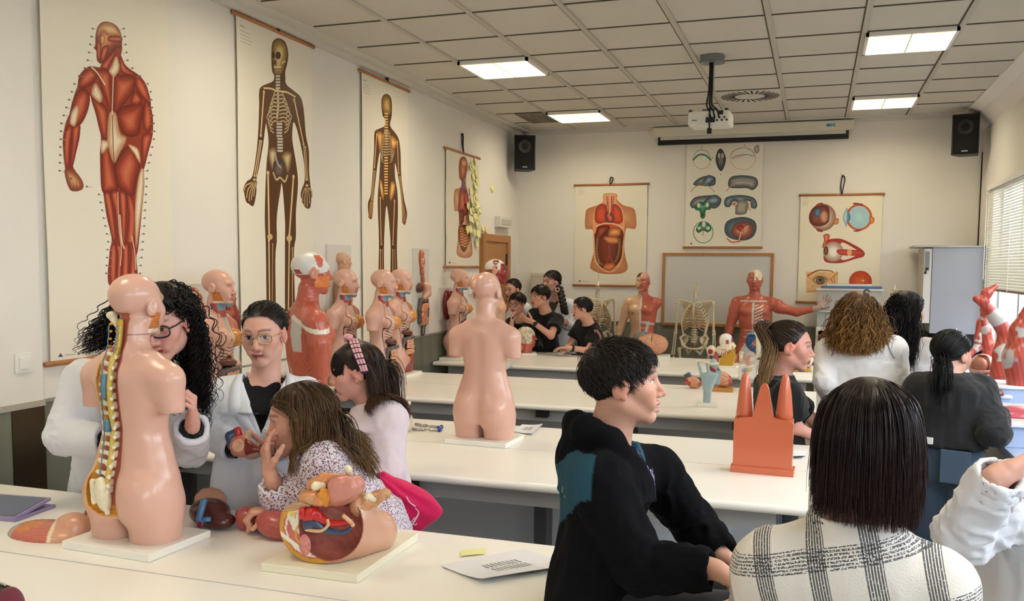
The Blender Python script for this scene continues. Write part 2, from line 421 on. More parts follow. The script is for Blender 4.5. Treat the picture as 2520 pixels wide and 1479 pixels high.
for i,j,lb in((-5,9,'first unseen square ceiling light behind the camera on the chart side'),(0,9,'first unseen square ceiling light behind the camera on the window side'),(-5,13,'middle unseen square ceiling light behind the camera on the chart side'),(0,13,'middle unseen square ceiling light behind the camera on the window side'),(-5,17,'rearmost unseen square ceiling light behind the camera on the chart side'),(0,17,'rearmost unseen square ceiling light behind the camera on the window side')):
 ceiling_light(i,j,0,lb)  # unseen fittings continue the grid, added because the room needs light
# ---- door
d=empty('door_1',(XL,9.52,0)); d['kind']='structure'
f=MB(); f.box(0,.05,-.45,-.36,0,2.14); f.box(0,.05,.36,.45,0,2.14); f.box(0,.05,-.36,.36,2.062,2.14); f.build('door_frame',M_oak,d)
lf=MB(); lf.box(0,.03,-.36,-.30,0,2.06); lf.box(0,.03,-.16,.36,0,2.06); lf.box(0,.03,-.30,-.16,0,.9); lf.box(0,.03,-.30,-.16,1.72,2.06); lf.build('door_leaf',M_oak,d)
MB().box(.008,.014,-.30,-.16,.9,1.72).build('door_pane',mat('pane_glass',(205,215,212),.15,.5),d)
MB().box(.03,.042,.33,.36,1.80,1.93,bev=.003).build('hinge',M_dark,d)
# ---- windows on the right wall
def glass_mat():
 m=bpy.data.materials.new('window_glass'); m.use_nodes=True; nt=m.node_tree; nt.nodes.clear()
 o=nt.nodes.new('ShaderNodeOutputMaterial'); mx=nt.nodes.new('ShaderNodeMixShader'); t=nt.nodes.new('ShaderNodeBsdfTransparent'); g=nt.nodes.new('ShaderNodeBsdfGlossy')
 g.inputs['Roughness'].default_value=.02; mx.inputs[0].default_value=.07
 nt.links.new(t.outputs[0],mx.inputs[1]); nt.links.new(g.outputs[0],mx.inputs[2]); nt.links.new(mx.outputs[0],o.inputs[0]); return m
M_glass=glass_mat(); M_alu=mat('window_aluminium',(222,222,220),.35,.5)
for wi,(y0,y1,z0,z1)in enumerate(WINS):
 w=empty('window_%d'%(wi+1),(XR+.12,(y0+y1)/2,z0)); w['kind']='structure'; hl=(y1-y0)/2; hh=z1-z0
 f=MB(); n=4
 f.box(-.04,.04,-hl,hl,0,.06); f.box(-.04,.04,-hl,hl,hh-.06,hh)
 for k in range(n+1):yy=-hl+2*hl*k/n; f.box(-.04,.04,max(yy-.035,-hl),min(yy+.035,hl),.06,hh-.06)
 f.build('window_frame',M_alu,w)
 for k in range(n):a=-hl+2*hl*k/n; MB().box(-.004,.004,a+.036,a+2*hl/n-.036,.06,hh-.06).build('window_pane',M_glass,w)
 MB().box(-.135,-.05,-hl,hl,-.04,0).build('window_sill',M_white,w)
 portal('daylight_portal',XR+.04,(y0+y1)/2,(z0+z1)/2,2*hl-.1,hh-.1)
M_blind=mat('blind_slat',(205,200,182),.42,.5)
def blind(y0,y1,zt,zb,label):
 b=empty('window_blind',(XR-.045,(y0+y1)/2,zt),0,label,'blind'); hl=(y1-y0)/2; H=zt-zb
 MB().box(-.028,.028,-hl,hl,-.045,0).build('head_rail',M_white,b)
 s=MB(); n=int(H/.026); c,q=math.cos(R(43)),math.sin(R(43))
 for k in range(n):
  z=-.06-(H-.09)*k/(n-1)
  P=[(-.0175*c,z-.0175*q),(0,z+.0025),(.0175*c,z+.0175*q)]
  for(xa,za),(xb,zb2)in zip(P[:-1],P[1:]):
   s.add([(xa,-hl,za),(xa,hl,za),(xb,hl,zb2),(xb,-hl,zb2),(xa,-hl,za+.001),(xa,hl,za+.001),(xb,hl,zb2+.001),(xb,-hl,zb2+.001)],[(0,1,2,3),(7,6,5,4),(0,4,5,1),(2,6,7,3)])
 s.build('slats',M_blind,b)
 MB().box(-.014,.014,-hl,hl,-H,-H+.022,bev=.004).build('bottom_rail',mat('blind_rail',(120,104,84),.5),b)
 for yy in(-hl+.12,-hl*.35,hl*.35,hl-.12):MB().tube([(-.02,yy,-.03),(-.02,yy,-H)],.0022,5).build('lift_cord',M_white,b)
 MB().tube([(-.035,hl-.10,-.02),(-.035,hl-.10,-H+.1)],.003,5).build('tilt_wand',M_white,b)
blind(6.05,9.63,2.585,1.60,'slatted venetian blind lowered over half the far window')
# building across the yard, seen through the window
bd=empty('building',(3.6,9,0),0,'pale pink brick building outside beyond the window','building')
def brick_mat():
 m=mat('pale_brick',(214,190,184),.85,.2); nt=m.node_tree; b=nt.nodes['Principled BSDF']
 t=nt.nodes.new('ShaderNodeTexBrick'); tc=nt.nodes.new('ShaderNodeTexCoord'); mp=nt.nodes.new('ShaderNodeMapping')
 mp.inputs['Rotation'].default_value=(R(90),0,R(90)); mp.inputs['Scale'].default_value=(1,1,1)
 t.inputs['Color1'].default_value=L4((120,100,98)); t.inputs['Color2'].default_value=L4((108,88,86)); t.inputs['Mortar'].default_value=L4((92,78,76)); t.inputs['Scale'].default_value=2.2; t.inputs['Mortar Size'].default_value=.012
 nt.links.new(tc.outputs['Object'],mp.inputs[0]); nt.links.new(mp.outputs[0],t.inputs[0]); nt.links.new(t.outputs[0],b.inputs['Base Color']); return m
MB().box(0,1,-14,40,-3,1.9).build('facade',brick_mat(),bd)
MB().box(-.15,1.1,-14,40,1.9,2.1).build('cornice',M_white,bd)
struct('ground',MB().box(XR+.4,3.6,-6,50,-3.2,-3),mat('yard',(150,146,138),.9))
# ---------------------------------------------------------------- benches
M_top=mat('bench_laminate',(246,243,236),.28,.5,vary=.012,vscale=3)
M_edge=M_top
M_apron=mat('bench_apron',(172,172,174),.45,.5)
M_panel=mat('bench_panel',(222,226,240),.5,.4,vary=.03,vscale=2)
M_leg=mat('bench_leg',(84,84,88),.45,.5)
M_black=mat('black_bracket',(20,20,20),.5)
TZ=.88
def bench(x0,x1,y0,y1,front,rz,label):
 """front: -1 the long rounded edge faces the camera, +1 it faces the back wall"""
 cx,cy=(x0+x1)/2,(y0+y1)/2; e=empty('lab_bench',(cx,cy,0),rz,label,'bench','white laboratory benches in back to back rows')
 a,b=(x1-x0)/2,(y1-y0)/2; t=MB(); n=9; th=.036
 prof=[(-b,TZ),(-b,TZ-th)]if front>0 else[]
 arc=[(b-.0-(th*.5)*(1-math.sin(q)),TZ-th/2+th/2*math.cos(q))for q in np.linspace(0,PI,n)]
 if front<0:prof=[(b,TZ-th),(b,TZ)]+[(-y,z)for y,z in arc]
 else:prof=prof[::-1]+arc
 t.prism(prof if front<0 else prof,-a,a,Matrix(((0,0,1,0),(1,0,0,0),(0,1,0,0),(0,0,0,1))))
 t.build('tabletop',M_top,e)
 f=front; yf=f*(b-.09)
 MB().box(-a+.12,a-.12,min(yf,yf-f*.03),max(yf,yf-f*.03),TZ-th-.085,TZ-th-.001).box(-a+.12,a-.12,-f*(b-.06)-.015,-f*(b-.06)+.015,TZ-th-.085,TZ-th-.001).build('apron',M_apron,e)
 yp=-f*(b-.10); MB().box(-a+.16,a-.16,yp-.009,yp+.009,.22,TZ-th-.086).build('modesty_panel',M_panel,e)
 k=max(2,int(round((x1-x0)/1.25))+1)
 for i in range(k):
  xx=-a+.15+(2*a-.3)*i/(k-1)
  MB().box(xx-.035,xx+.035,-b+.14,b-.14,.0,.04,bev=.006).box(xx-.03,xx+.03,-.05-f*.1,.05-f*.1,.04,TZ-th-.086).build('leg',M_leg,e)
 for i in range(k-1):
  xx=-a+.45+(2*a-.9)*i/max(1,k-2)
  y=f*(b-.055); MB().box(xx-.04,xx+.04,y-.035,y+.02,TZ-th-.05,TZ-th-.001).build('bracket',M_black,e)
 return e
bench(XL+.03,-.22,1.43,2.113,-1,0,'nearest white bench, its surface running out of the bottom of the picture')
bench(XL+.03,-.22,2.120,2.79,1,0,'white bench in front of two girls, carrying the open torso and pelvis model')
bench(XL+.05,0.0,3.545,4.205,-1,0,'white bench carrying the bare-backed torso and the orange block')
bench(XL+.05,0.0,4.212,4.85,1,0,'white bench half with the tuning forks lying on it')
bench(XL+.03,0.03,5.605,6.335,-1,0,'white bench under the pale blue larynx model')
bench(XL+.03,0.03,6.342,6.99,1,0,'white bench half carrying the heart models behind the larynx')
bench(XL+.03,.07,7.76,8.36,-1,0,'white bench carrying the ear model, front half of the last row')
bench(XL+.03,.07,8.367,9.09,1,0,'rearmost white bench where the boys in black lean')
# counter under the windows
cn=empty('window_counter',(1.28,7.2,0),0,'grey blue counter running below the windows','counter')
MB().box(-.33,.295,-3.0,2.6,.83,.88,bev=.008).build('worktop',mat('counter_top',(176,190,214),.35,.5),cn)
MB().box(-.24,.295,-2.9,2.55,.12,.829).build('cabinet_body',mat('counter_body',(188,188,182),.5),cn)
for k in range(6):
 y=-2.85+k*.9; MB().box(-.262,-.241,y+.012,y+.885,.14,.80,bev=.004).build('door',mat('counter_door',(196,196,190),.5),cn)
 MB().tube([(-.262,y+.80,.5),(-.285,y+.80,.5),(-.285,y+.80,.68),(-.262,y+.80,.68)],.007,8).build('handle',M_steel,cn)
# ---------------------------------------------------------------- printed wall charts
class Canvas:
 """A print painted with numpy: shapes are given in picture coordinates (scaled and offset), mapped through the wall plane onto the sheet."""
 def __init__(s,axis,pos,u0,u1,z0,z1,ppm,bg):
  s.axis,s.pos,s.u0,s.u1,s.z0,s.z1=axis,pos,u0,u1,z0,z1
  s.w=int((u1-u0)*ppm); s.h=int((z1-z0)*ppm); s.ppm=ppm
  s.a=np.ones((s.h,s.w,3))*np.asarray(bg,float); s.t=(0,0,1.0)
  yy,xx=np.mgrid[0:s.h,0:s.w]; s.nz=fbm(np.stack([xx.ravel()/9.,yy.ravel()/9.,xx.ravel()*0],1),5,3).reshape(s.h,s.w)
 def frame(s,ox,oy,sc):s.t=(ox,oy,sc); return s
 def m(s,P):
  out=[]
  for x,y in P:
   u=s.t[0]+x/s.t[2]; v=s.t[1]+y/s.t[2]
   q=onX(u,v,s.pos)if s.axis=='x' else onY(u,v,s.pos)
   a=q[1]if s.axis=='x' else q[0]
   out.append(((a-s.u0)*s.ppm,(q[2]-s.z0)*s.ppm))
  return np.array(out)
 def _box(s,Q,pad):
  x0,y0=np.floor(Q.min(0)-pad).astype(int); x1,y1=np.ceil(Q.max(0)+pad).astype(int)+1
  return max(x0,0),min(x1,s.w),max(y0,0),min(y1,s.h)
 def poly(s,P,rgb,dark=None,hi=None,sh=.35,fib=None,fw=3.0,fa=.16,smooth=True,raw=False,edge=None,ew=1.2,al=1.0):
  Q=np.asarray(P,float)if raw else s.m(P)
  if smooth:Q=cr_curve(Q,5,True)
  x0,x1,y0,y1=s._box(Q,2)
  if x1<=x0 or y1<=y0:return s
  X,Y=np.meshgrid(np.arange(x0,x1)+.5,np.arange(y0,y1)+.5); ins=np.zeros(X.shape,bool); D=np.full(X.shape,1e9)
  A=Q; B=np.roll(Q,-1,0)
  for(ax,ay),(bx,by)in zip(A,B):
   c=((ay>Y)!=(by>Y));
   with np.errstate(divide='ignore',invalid='ignore'):ins^=c&(X<(bx-ax)*(Y-ay)/(by-ay+1e-12)+ax)
   ex,ey=bx-ax,by-ay; t=np.clip(((X-ax)*ex+(Y-ay)*ey)/(ex*ex+ey*ey+1e-9),0,1); D=np.minimum(D,(X-ax-t*ex)**2+(Y-ay-t*ey)**2)
  D=np.sqrt(D); d=np.where(ins,D,-D); al_=np.clip(d+.5,0,1)*al
  c=np.ones(X.shape+(3,))*np.asarray(rgb,float); w=max(2.,d.max()*2*sh)
  t=np.clip(d/w,0,1)[...,None]
  if dark is not None:c=np.asarray(dark,float)*(1-t)+c*t
  if hi is not None:t2=np.clip((d-.45*d.max())/(.55*d.max()+1e-6),0,1)[...,None]; c=c*(1-.8*t2)+np.asarray(hi,float)*.8*t2
  if fib is not None:
   a=R(fib); q=-X*math.sin(a)+Y*math.cos(a); n=s.nz[y0:y1,x0:x1]
   f=1+fa*np.sin(2*PI*(q/fw+1.6*n)); c=c*f[...,None]
  if edge is not None:te=np.clip(1-(d-ew)/1.0,0,1)[...,None]; c=c*(1-te)+np.asarray(edge,float)*te
  s.a[y0:y1,x0:x1]=s.a[y0:y1,x0:x1]*(1-al_[...,None])+np.clip(c,0,255)*al_[...,None]; return s
 def line(s,P,w,rgb,smooth=True,raw=False,al=1.0,w1=None,hi=None):
  Q=np.asarray(P,float)if raw else s.m(P)
  if smooth and len(Q)>2:Q=cr_curve(Q,5)
  w1=w if w1 is None else w1; x0,x1,y0,y1=s._box(Q,max(w,w1)+2)
  if x1<=x0 or y1<=y0:return s
  X,Y=np.meshgrid(np.arange(x0,x1)+.5,np.arange(y0,y1)+.5); D=np.full(X.shape,-1e9); n=len(Q)-1
  for i in range(n):
   (ax,ay),(bx,by)=Q[i],Q[i+1]; ex,ey=bx-ax,by-ay
   t=np.clip(((X-ax)*ex+(Y-ay)*ey)/(ex*ex+ey*ey+1e-9),0,1); r=(w+(w1-w)*(i+t)/n)/2
   D=np.maximum(D,r-np.hypot(X-ax-t*ex,Y-ay-t*ey))
  A=(np.clip(D+.5,0,1)*al)[...,None]; c=np.ones(X.shape+(3,))*np.asarray(rgb,float)
  if hi is not None:t=np.clip(D/(max(w,w1)*.5),0,1)[...,None]; c=c*(1-t)+np.asarray(hi,float)*t
  s.a[y0:y1,x0:x1]=s.a[y0:y1,x0:x1]*(1-A)+c*A; return s
 def ell(s,c,rx,ry,rgb,n=20,**k):
  return s.poly([(c[0]+rx*math.cos(2*PI*i/n),c[1]+ry*math.sin(2*PI*i/n))for i in range(n)],rgb,**k)
 def bone(s,a,b,w,e=None,rgb=(214,184,124),dk=(120,84,44)):
  e=w*1.7 if e is None else e; s.line([a,b],w+2,dk); s.line([a,b],w,rgb,hi=(236,218,170))
  for q in(a,b):s.line([q,(q[0]+.1,q[1]+.1)],e,rgb,hi=(232,212,164))
  return s
 def fine(s,x,z,n,dz,wmin,wmax,rgb=(150,148,140)):
  """rows of caption text too small to read"""
  for i in range(n):
   x2=x; end=x+random.uniform(wmin,wmax)
   while x2<end:
    l=random.uniform(.008,.03); s.line([((x2-s.u0)*s.ppm,(z-i*dz-s.z0)*s.ppm),((min(x2+l,end)-s.u0)*s.ppm,(z-i*dz-s.z0)*s.ppm)],1.3,rgb,raw=True,al=.8); x2+=l+.006
 def material(s,name):
  im=bpy.data.images.new(name,s.w,s.h); px=np.ones((s.h,s.w,4),np.float32); px[...,:3]=np.clip(s.a/255.,0,1)
  im.pixels.foreach_set(px.ravel()); im.update(); im.pack()
  m=mat(name+'_ink',(255,255,255),.38,.4); nt=m.node_tree; t=nt.nodes.new('ShaderNodeTexImage'); t.image=im; t.extension='EXTEND'
  nt.links.new(t.outputs[0],nt.nodes['Principled BSDF'].inputs['Base Color']); return m
M_rod=mat('chart_rod',(178,122,74),.4,.45,vary=.1,vscale=12)
M_cord=mat('black_cord',(18,18,20),.6)
def chart(cv,label,top=True,bot=True,hang=None,over=.035):
 """sheet with its print, wooden rods and a cord; stands 1.5 cm off the wall"""
 w=cv.u1-cv.u0; off=.016; n=14
 if cv.axis=='x':e=empty('wall_chart',(XL,cv.u0,cv.z0),0,label,'wall chart'); T=lambda u,d,z:(d,u,z)
 else:e=empty('wall_chart',(cv.u0,YB,cv.z0),0,label,'wall chart'); T=lambda u,d,z:(u,-d,z)
 V=[]; H=cv.z1-cv.z0; Fs=[]; UV=[]
 for k,dd in enumerate((off,off-.002)):
  for j in range(n+1):
   for i in range(n+1):
    u=i/n; z=j/n; wv=.003*math.sin(u*7+z*3)*math.sin(PI*z)+(.004*math.sin(z*9)*(abs(u-.5)*2)**3)
    V.append(T(u*w,dd+max(wv,-.004),z*H)); UV.append((u,z))
 m1=(n+1)*(n+1)
 for j in range(n):
  for i in range(n):
   a=j*(n+1)+i; q=(a,a+1,a+n+2,a+n+1); q=q if cv.axis=='x' else q
   Fs.append(q if cv.axis=='x' else q); Fs.append(tuple(m1+v for v in q[::-1]))
 if cv.axis!='x':pass
 o=mesh('printed_sheet',V,Fs,cv.material('chart_print_%d'%len(MATS)),e)
 uv=o.data.uv_layers.new(name='UVMap'); li=np.zeros(len(o.data.loops),np.int32); o.data.loops.foreach_get('vertex_index',li)
 uv.data.foreach_set('uv',np.array(UV,np.float32)[li].ravel())
 for on,z in((top,H),(bot,0)):
  if on:
   b=MB(); b.smooth=True; b.tube([T(-over,off,z),T(w+over,off,z)],.013,12); b.build('rod',M_rod,e)
 if hang is not None:
  uh,L=hang; b=MB(); b.smooth=True; c=uh-cv.u0
  P=[(c,off+.014,H+.0),(c-.012,off,H+L*.5),(c+.004,off-.004,H+L),(c+.028,off-.002,H+L*.86),(c+.016,off,H+L*.45),(c+.004,off+.012,H+.012)]
  b.tube(cr_curve([T(*p)for p in P],5),.006,6); b.tube([T(c,.0,H+L),T(c,off+.012,H+L)],.008,8); b.build('cord',M_cord,e)
 return e
PAP=(236,230,214); RED=(178,74,48); RDK=(104,34,24); RHI=(214,128,98); FAS=(226,206,172)
# ---- the back muscles chart
cv=Canvas('x',XL+.016,3.30,4.17,1.315,3.72,420,PAP).frame(60,0,2.112)
cv.z1=3.345; cv.h=int((cv.z1-cv.z0)*cv.ppm); cv.a=cv.a[:cv.h]; cv.nz=cv.nz[:cv.h]
sil=[(392,330),(420,325),(432,312),(405,350),(345,345),(310,365),(285,400),(277,450),(262,490),(240,580),(215,640),(200,720),(203,800),(210,870),(215,920),(235,985),(270,995),(295,985),(308,965),(295,930),(262,885),(252,850),(275,770),(290,700),(290,650),(320,600),(340,520),(345,500),(372,580),(395,680),(400,730),(395,800),(400,900),(413,1010),(430,1130),(455,1240),(442,1330),(445,1490),(582,1490),(582,1340),(592,1290),(610,1100),(622,960),(620,880),(640,800),(665,700),(665,620),(650,520),(630,440),(590,390),(535,350),(503,300),(505,240),(440,285)]
cv.poly(sil,(150,58,40),edge=(120,50,40))
cv.poly([(370,235),(362,250),(375,265),(378,310),(392,328),(415,322),(440,290),(475,255),(503,245),(504,190),(490,150),(460,122),(415,114),(385,135),(372,180)],(186,104,68),RDK,(222,170,120),.3)
cv.poly([(385,140),(420,118),(465,126),(495,165),(500,190),(440,190),(410,170),(380,190)],(206,156,102),(160,90,56),(232,200,150))
for P,an in(([(440,190),(500,190),(503,218),(440,215)],5),([(380,215),(400,240),(395,310),(380,300)],80),([(405,250),(440,240),(420,310),(395,325)],60)):cv.poly(P,RED,RDK,RHI,fib=an)
cv.poly([(398,190),(412,185),(418,205),(410,235),(402,230)],(224,178,132),(150,84,56))
mus=[([(345,350),(300,380),(278,450),(310,460),(350,440),(380,400),(368,370)],115),([(310,460),(265,490),(240,570),(235,640),(290,650),(330,580),(342,500)],105),([(235,645),(205,700),(203,800),(212,860),(232,870),(240,760),(250,680)],95),([(250,660),(290,650),(288,700),(272,780),(250,870),(236,860),(245,740)],80),([(368,362),(435,365),(452,400),(456,590),(405,470),(385,400)],70),([(466,402),(500,390),(570,400),(568,470),(520,540),(466,592)],130),([(395,348),(440,292),(474,252),(470,292),(442,345),(440,365)],60),([(500,290),(530,350),(588,392),(520,388),(494,350)],130),([(590,392),(632,445),(655,545),(612,512),(580,462),(572,412)],110),([(350,505),(412,542),(440,592),(434,720),(402,705),(372,590)],15),([(480,602),(520,552),(612,540),(606,640),(585,705),(520,700)],170),([(575,470),(610,520),(590,550),(560,545),(550,520)],140),([(402,745),(440,745),(464,850),(484,940),(482,990),(412,1005),(397,900)],40),([(470,862),(512,780),(560,760),(602,850),(582,950),(562,1025),(500,985),(475,930)],140),([(415,1010),(448,1005),(470,1120),(480,1260),(455,1235),(435,1130)],96),([(450,1005),(490,995),(500,1100),(505,1262),(486,1262),(474,1120)],92),([(495,1000),(530,1010),(535,1130),(525,1280),(508,1268),(500,1120)],90),([(532,1010),(562,1028),(580,1110),(575,1250),(545,1290),(530,1270),(540,1130)],86),([(455,1265),(478,1275),(484,1340),(474,1490),(446,1490),(444,1330)],92),([(480,1275),(503,1280),(508,1350),(498,1490),(478,1490),(486,1340)],88),([(512,1282),(540,1262),(548,1330),(540,1490),(506,1490),(510,1340)],93),([(542,1262),(560,1270),(581,1340),(581,1490),(545,1490),(552,1330)],88),([(625,520),(655,560),(666,640),(640,690),(612,640)],100),([(612,702),(662,700),(640,800),(618,880),(607,800)],85)]
for P,an in mus:cv.poly(P,RED,RDK,RHI,.3,fib=-an,fw=2.8,fa=.13)
for P in([(452,345),(476,292),(494,335),(490,372),(466,402),(440,372)],[(442,592),(478,592),(498,690),(532,720),(500,790),(468,850),(442,780),(432,720)],[(372,432),(408,500),(394,535),(350,490)],[(245,582),(274,546),(284,585),(265,655),(236,640)],[(602,885),(619,885),(620,980),(602,1150),(581,1290),(574,1100),(586,960)],[(400,735),(430,732),(440,760),(404,800)],[(540,752),(590,775),(602,850),(570,800)]):
 cv.poly(P,FAS,(176,130,94),(240,228,200),.3,fib=80,fw=6,fa=.05)
for P,w in(([(463,400),(460,500),(457,600)],3),([(352,350),(385,385),(420,440)],4),([(460,600),(462,720),(468,850)],2),([(488,1000),(492,1150),(505,1290),(500,1380)],2.5),([(470,850),(482,920),(486,990)],2),([(498,1120),(508,1250),(520,1290)],4),([(560,1230),(575,1320),(580,1400)],3)):cv.line(P,w,FAS if w>2 else RDK)
cv.poly([(213,880),(210,912),(235,982),(290,990),(307,966),(290,922),(255,886)],(196,128,84),(120,60,40),(226,176,130))
for k in range(4):cv.line([(235+k*17,950),(240+k*17,985)],1.2,(110,60,40))
for k in range(64):
 side=k%2; y=150+(k//2)*41; xl=np.interp(y,[150,340,420,640,900,1000,1250,1480],[360,330,270,195,185,390,440,425])if side==0 else np.interp(y,[150,330,450,700,900,1200,1480],[520,540,655,680,640,625,600])
 cv.line([(xl-4,y),(xl+(22 if side==0 else-22),y+4)],1,(170,160,150)); cv.line([(xl-6,y),(xl-1,y)],3,(90,84,78),smooth=False)
cv.frame(0,0,1).poly([(143,878),(149,869),(155,878)],(40,70,130),smooth=False); cv.line([(160,874),(185,872)],1.5,(150,150,150))
cv.poly([(-40,-40),(-39,-40),(-39,-39)],PAP)
chart(cv,'tall wall chart of a muscular man seen from behind',top=False,bot=True,over=.03)
# ---- skeleton from the front
BR=(88,54,28)
def skeleton_ribs(cv,sp,n,left,right,top,bot,drop,w=3.2,back=False):
 for k in range(n):
  t=k/(n-1); y=top+(bot-top)*t*.86; x0=np.interp(t,[0,1],[sp[0],sp[1]]); wid=1-.55*(1-t)**2 if t<.6 else 1-.28*((t-.6)/.4)
  for sx,ex in((-1,left),(1,right)):
   X=(ex-x0)*wid; s=-1 if back else 1
   P=[(x0+.06*X,y+(0 if not back else-4)),(x0+.55*X,y-6+s*2),(x0+.95*X,y+drop*.35),(x0+.98*X,y+drop*.7),(x0+.6*X,y+drop*(.95 if not back else 1.05))]
   cv.line(P,w+1.5,(70,48,26)); cv.line(P,w,(212,192,146))
cv=Canvas('x',XL+.016,4.79,5.66,.95,3.335,400,PAP).frame(560,0,2.1125)
cv.poly([(228,300),(232,230),(250,205),(275,203),(302,225),(315,280),(310,330),(300,370),(300,400),(305,440),(345,475),(380,510),(395,580),(405,700),(422,790),(424,900),(435,1000),(434,1060),(425,1085),(400,1075),(380,1020),(385,985),(400,940),(398,860),(380,760),(355,660),(340,640),(335,720),(345,790),(358,870),(365,960),(355,1100),(355,1230),(345,1330),(350,1720),(305,1720),(300,1300),(300,1150),(285,960),(275,1000),(258,1130),(258,1250),(250,1350),(248,1720),(208,1720),(200,1300),(195,1150),(198,1000),(205,850),(215,740),(205,660),(200,650),(185,760),(165,870),(150,940),(150,1000),(135,1070),(110,1060),(95,1045),(85,980),(100,945),(130,915),(150,800),(160,700),(165,560),(165,480),(180,450),(235,425),(243,395),(232,370)],BR)
cv.poly([(232,290),(236,232),(255,208),(280,210),(304,240),(308,300),(296,345),(282,385),(260,392),(243,380),(238,330)],(206,180,116),(120,92,50),(232,214,160))
for c,rx,ry in(((239,288),7,17),((263,290),13,19),((247,326),5,10)):cv.ell(c,rx,ry,(84,66,40),dark=(52,40,24))
cv.line([(243,350),(258,353),(276,350)],5,(226,214,180)); cv.line([(243,356),(258,359),(276,356)],1.2,(80,60,36)); cv.line([(284,330),(298,320)],4,(226,206,150))
for k in range(26):y=398+k*15.5; x=262+(8 if y>600 else 0)+(4 if y>720 else 0); cv.line([(x-9-(k>12)*3,y),(x+9+(k>12)*3,y)],5.2,(210,200,176),hi=(196,204,212))if y<470 or y>640 else None
cv.line([(262,470),(263,560),(258,615)],9,(200,186,150),hi=(220,214,196))
skeleton_ribs(cv,(262,268),9,206,332,480,660,60)
cv.line([(190,460),(225,462),(258,475)],5,(222,200,150)); cv.line([(268,476),(310,482),(350,505)],5,(222,200,150))
for a,b,w in(((190,480),(174,705),5.5),((345,520),(394,750),5.5),((170,735),(140,915),4),((178,735),(150,915),3.4),((396,765),(408,935),4),((404,765),(416,935),3.4),((212,900),(218,1225),7),((342,920),(322,1225),7),((216,1250),(220,1700),5.5),((322,1260),(316,1700),5.5),((338,1290),(338,1700),3),((236,1270),(232,1700),2.5)):cv.bone(a,b,w)
for P in([(218,775),(245,768),(258,800),(250,860),(238,890),(222,850),(214,810)],[(282,810),(305,788),(332,800),(330,850),(315,900),(300,870),(290,840)]):cv.poly(P,(196,168,116),(110,84,56),(222,208,170))
cv.poly([(245,840),(290,840),(300,890),(275,935),(250,925),(238,890)],(120,96,84),(60,44,36)); cv.line([(240,900),(255,935),(275,925),(298,945),(312,915)],6,(204,180,130)); cv.line([(248,800),(262,850),(276,870)],7,(150,164,180))
for ox,oy,sx in((140,935,-1),(412,965,1)):
 for k in range(5):
  x=ox+(k-2)*10-(8 if sx<0 else 0); L=(55,92,110,104,84)[k]if sx<0 else(84,104,110,92,55)[k]
  dx=(k-2)*3+(-26 if sx<0 else 2); P=[(ox+(k-2)*5,oy+14),(x+dx*.5,oy+L*.55),(x+dx*.8,oy+L)]
  cv.line(P,7.5,BR); cv.line(P,3.4,(214,192,136));
 cv.ell((ox,oy),9,8,(214,192,140),dark=(130,100,60))
cv.ell((222,1232),14,16,(206,184,130)); cv.ell((322,1240),14,16,(206,184,130))
cv.fine(4.83,3.27,1,.03,.05,.06,(60,60,60)); cv.fine(4.83,3.24,4,.022,.1,.13)
chart(cv,'brown silhouette chart of a skeleton facing forward',hang=(5.24,.05))
# ---- skeleton from behind
cv=Canvas('x',XL+.016,6.40,7.24,.95,3.315,380,PAP).frame(560,0,2.1125)
OR=(226,168,84)
cv.poly([(800,540),(805,505),(822,490),(842,498),(853,530),(853,600),(845,640),(850,665),(885,715),(897,780),(900,880),(905,950),(918,1040),(934,1110),(922,1168),(908,1150),(905,1080),(895,980),(882,900),(870,850),(870,920),(882,1000),(885,1100),(882,1200),(880,1300),(882,1479),(850,1479),(848,1250),(828,1070),(815,1250),(812,1479),(786,1479),(788,1250),(782,1050),(790,920),(795,820),(790,800),(775,900),(760,1030),(752,1130),(735,1130),(730,1060),(745,1010),(755,900),(762,780),(765,690),(785,672),(818,655),(820,620),(806,600)],BR)
cv.poly([(803,550),(808,508),(824,494),(842,504),(850,540),(849,590),(832,602),(812,585)],(198,160,92),(120,84,44),(222,196,130))
for k in range(30):y=592+k*14.3; cv.line([(817,y),(833,y)],4.6,OR,hi=(246,214,150))
skeleton_ribs(cv,(826,826),10,792,868,690,830,34,2.6,True)
for P in([(775,690),(805,690),(806,740),(795,790),(785,750)],[(850,705),(880,730),(878,760),(860,780),(846,750)],[(795,930),(808,960),(814,1020),(808,1040),(792,980)],[(850,945),(870,955),(868,1000),(850,1045),(842,1010)]):cv.poly(P,OR,(140,90,44),(246,206,136))
for a,b,w in(((776,700),(765,870),4.5),((882,740),(888,900),4.5),((762,890),(748,1040),3),((768,890),(754,1040),2.6),((892,920),(906,1070),3),((898,920),(912,1070),2.6),((795,1030),(800,1270),5),((868,1045),(860,1270),5),((796,1300),(795,1479),4),((806,1300),(804,1479),2.5),((860,1300),(860,1479),4),((870,1300),(874,1479),2.5)):cv.bone(a,b,w,None,OR)
for ox,oy,d in((748,1050,-1),(912,1075,1)):
 for k in range(4):P=[(ox+k*3-4,oy),(ox+(k-1.5)*6-(6 if d<0 else-6),oy+80)]; cv.line(P,4.5,BR); cv.line(P,2.4,OR)
cv.fine(6.43,3.25,1,.03,.05,.06,(60,60,60)); cv.fine(6.43,3.22,4,.022,.1,.14)
chart(cv,'brown silhouette chart of a skeleton seen from behind',hang=(6.84,.04))
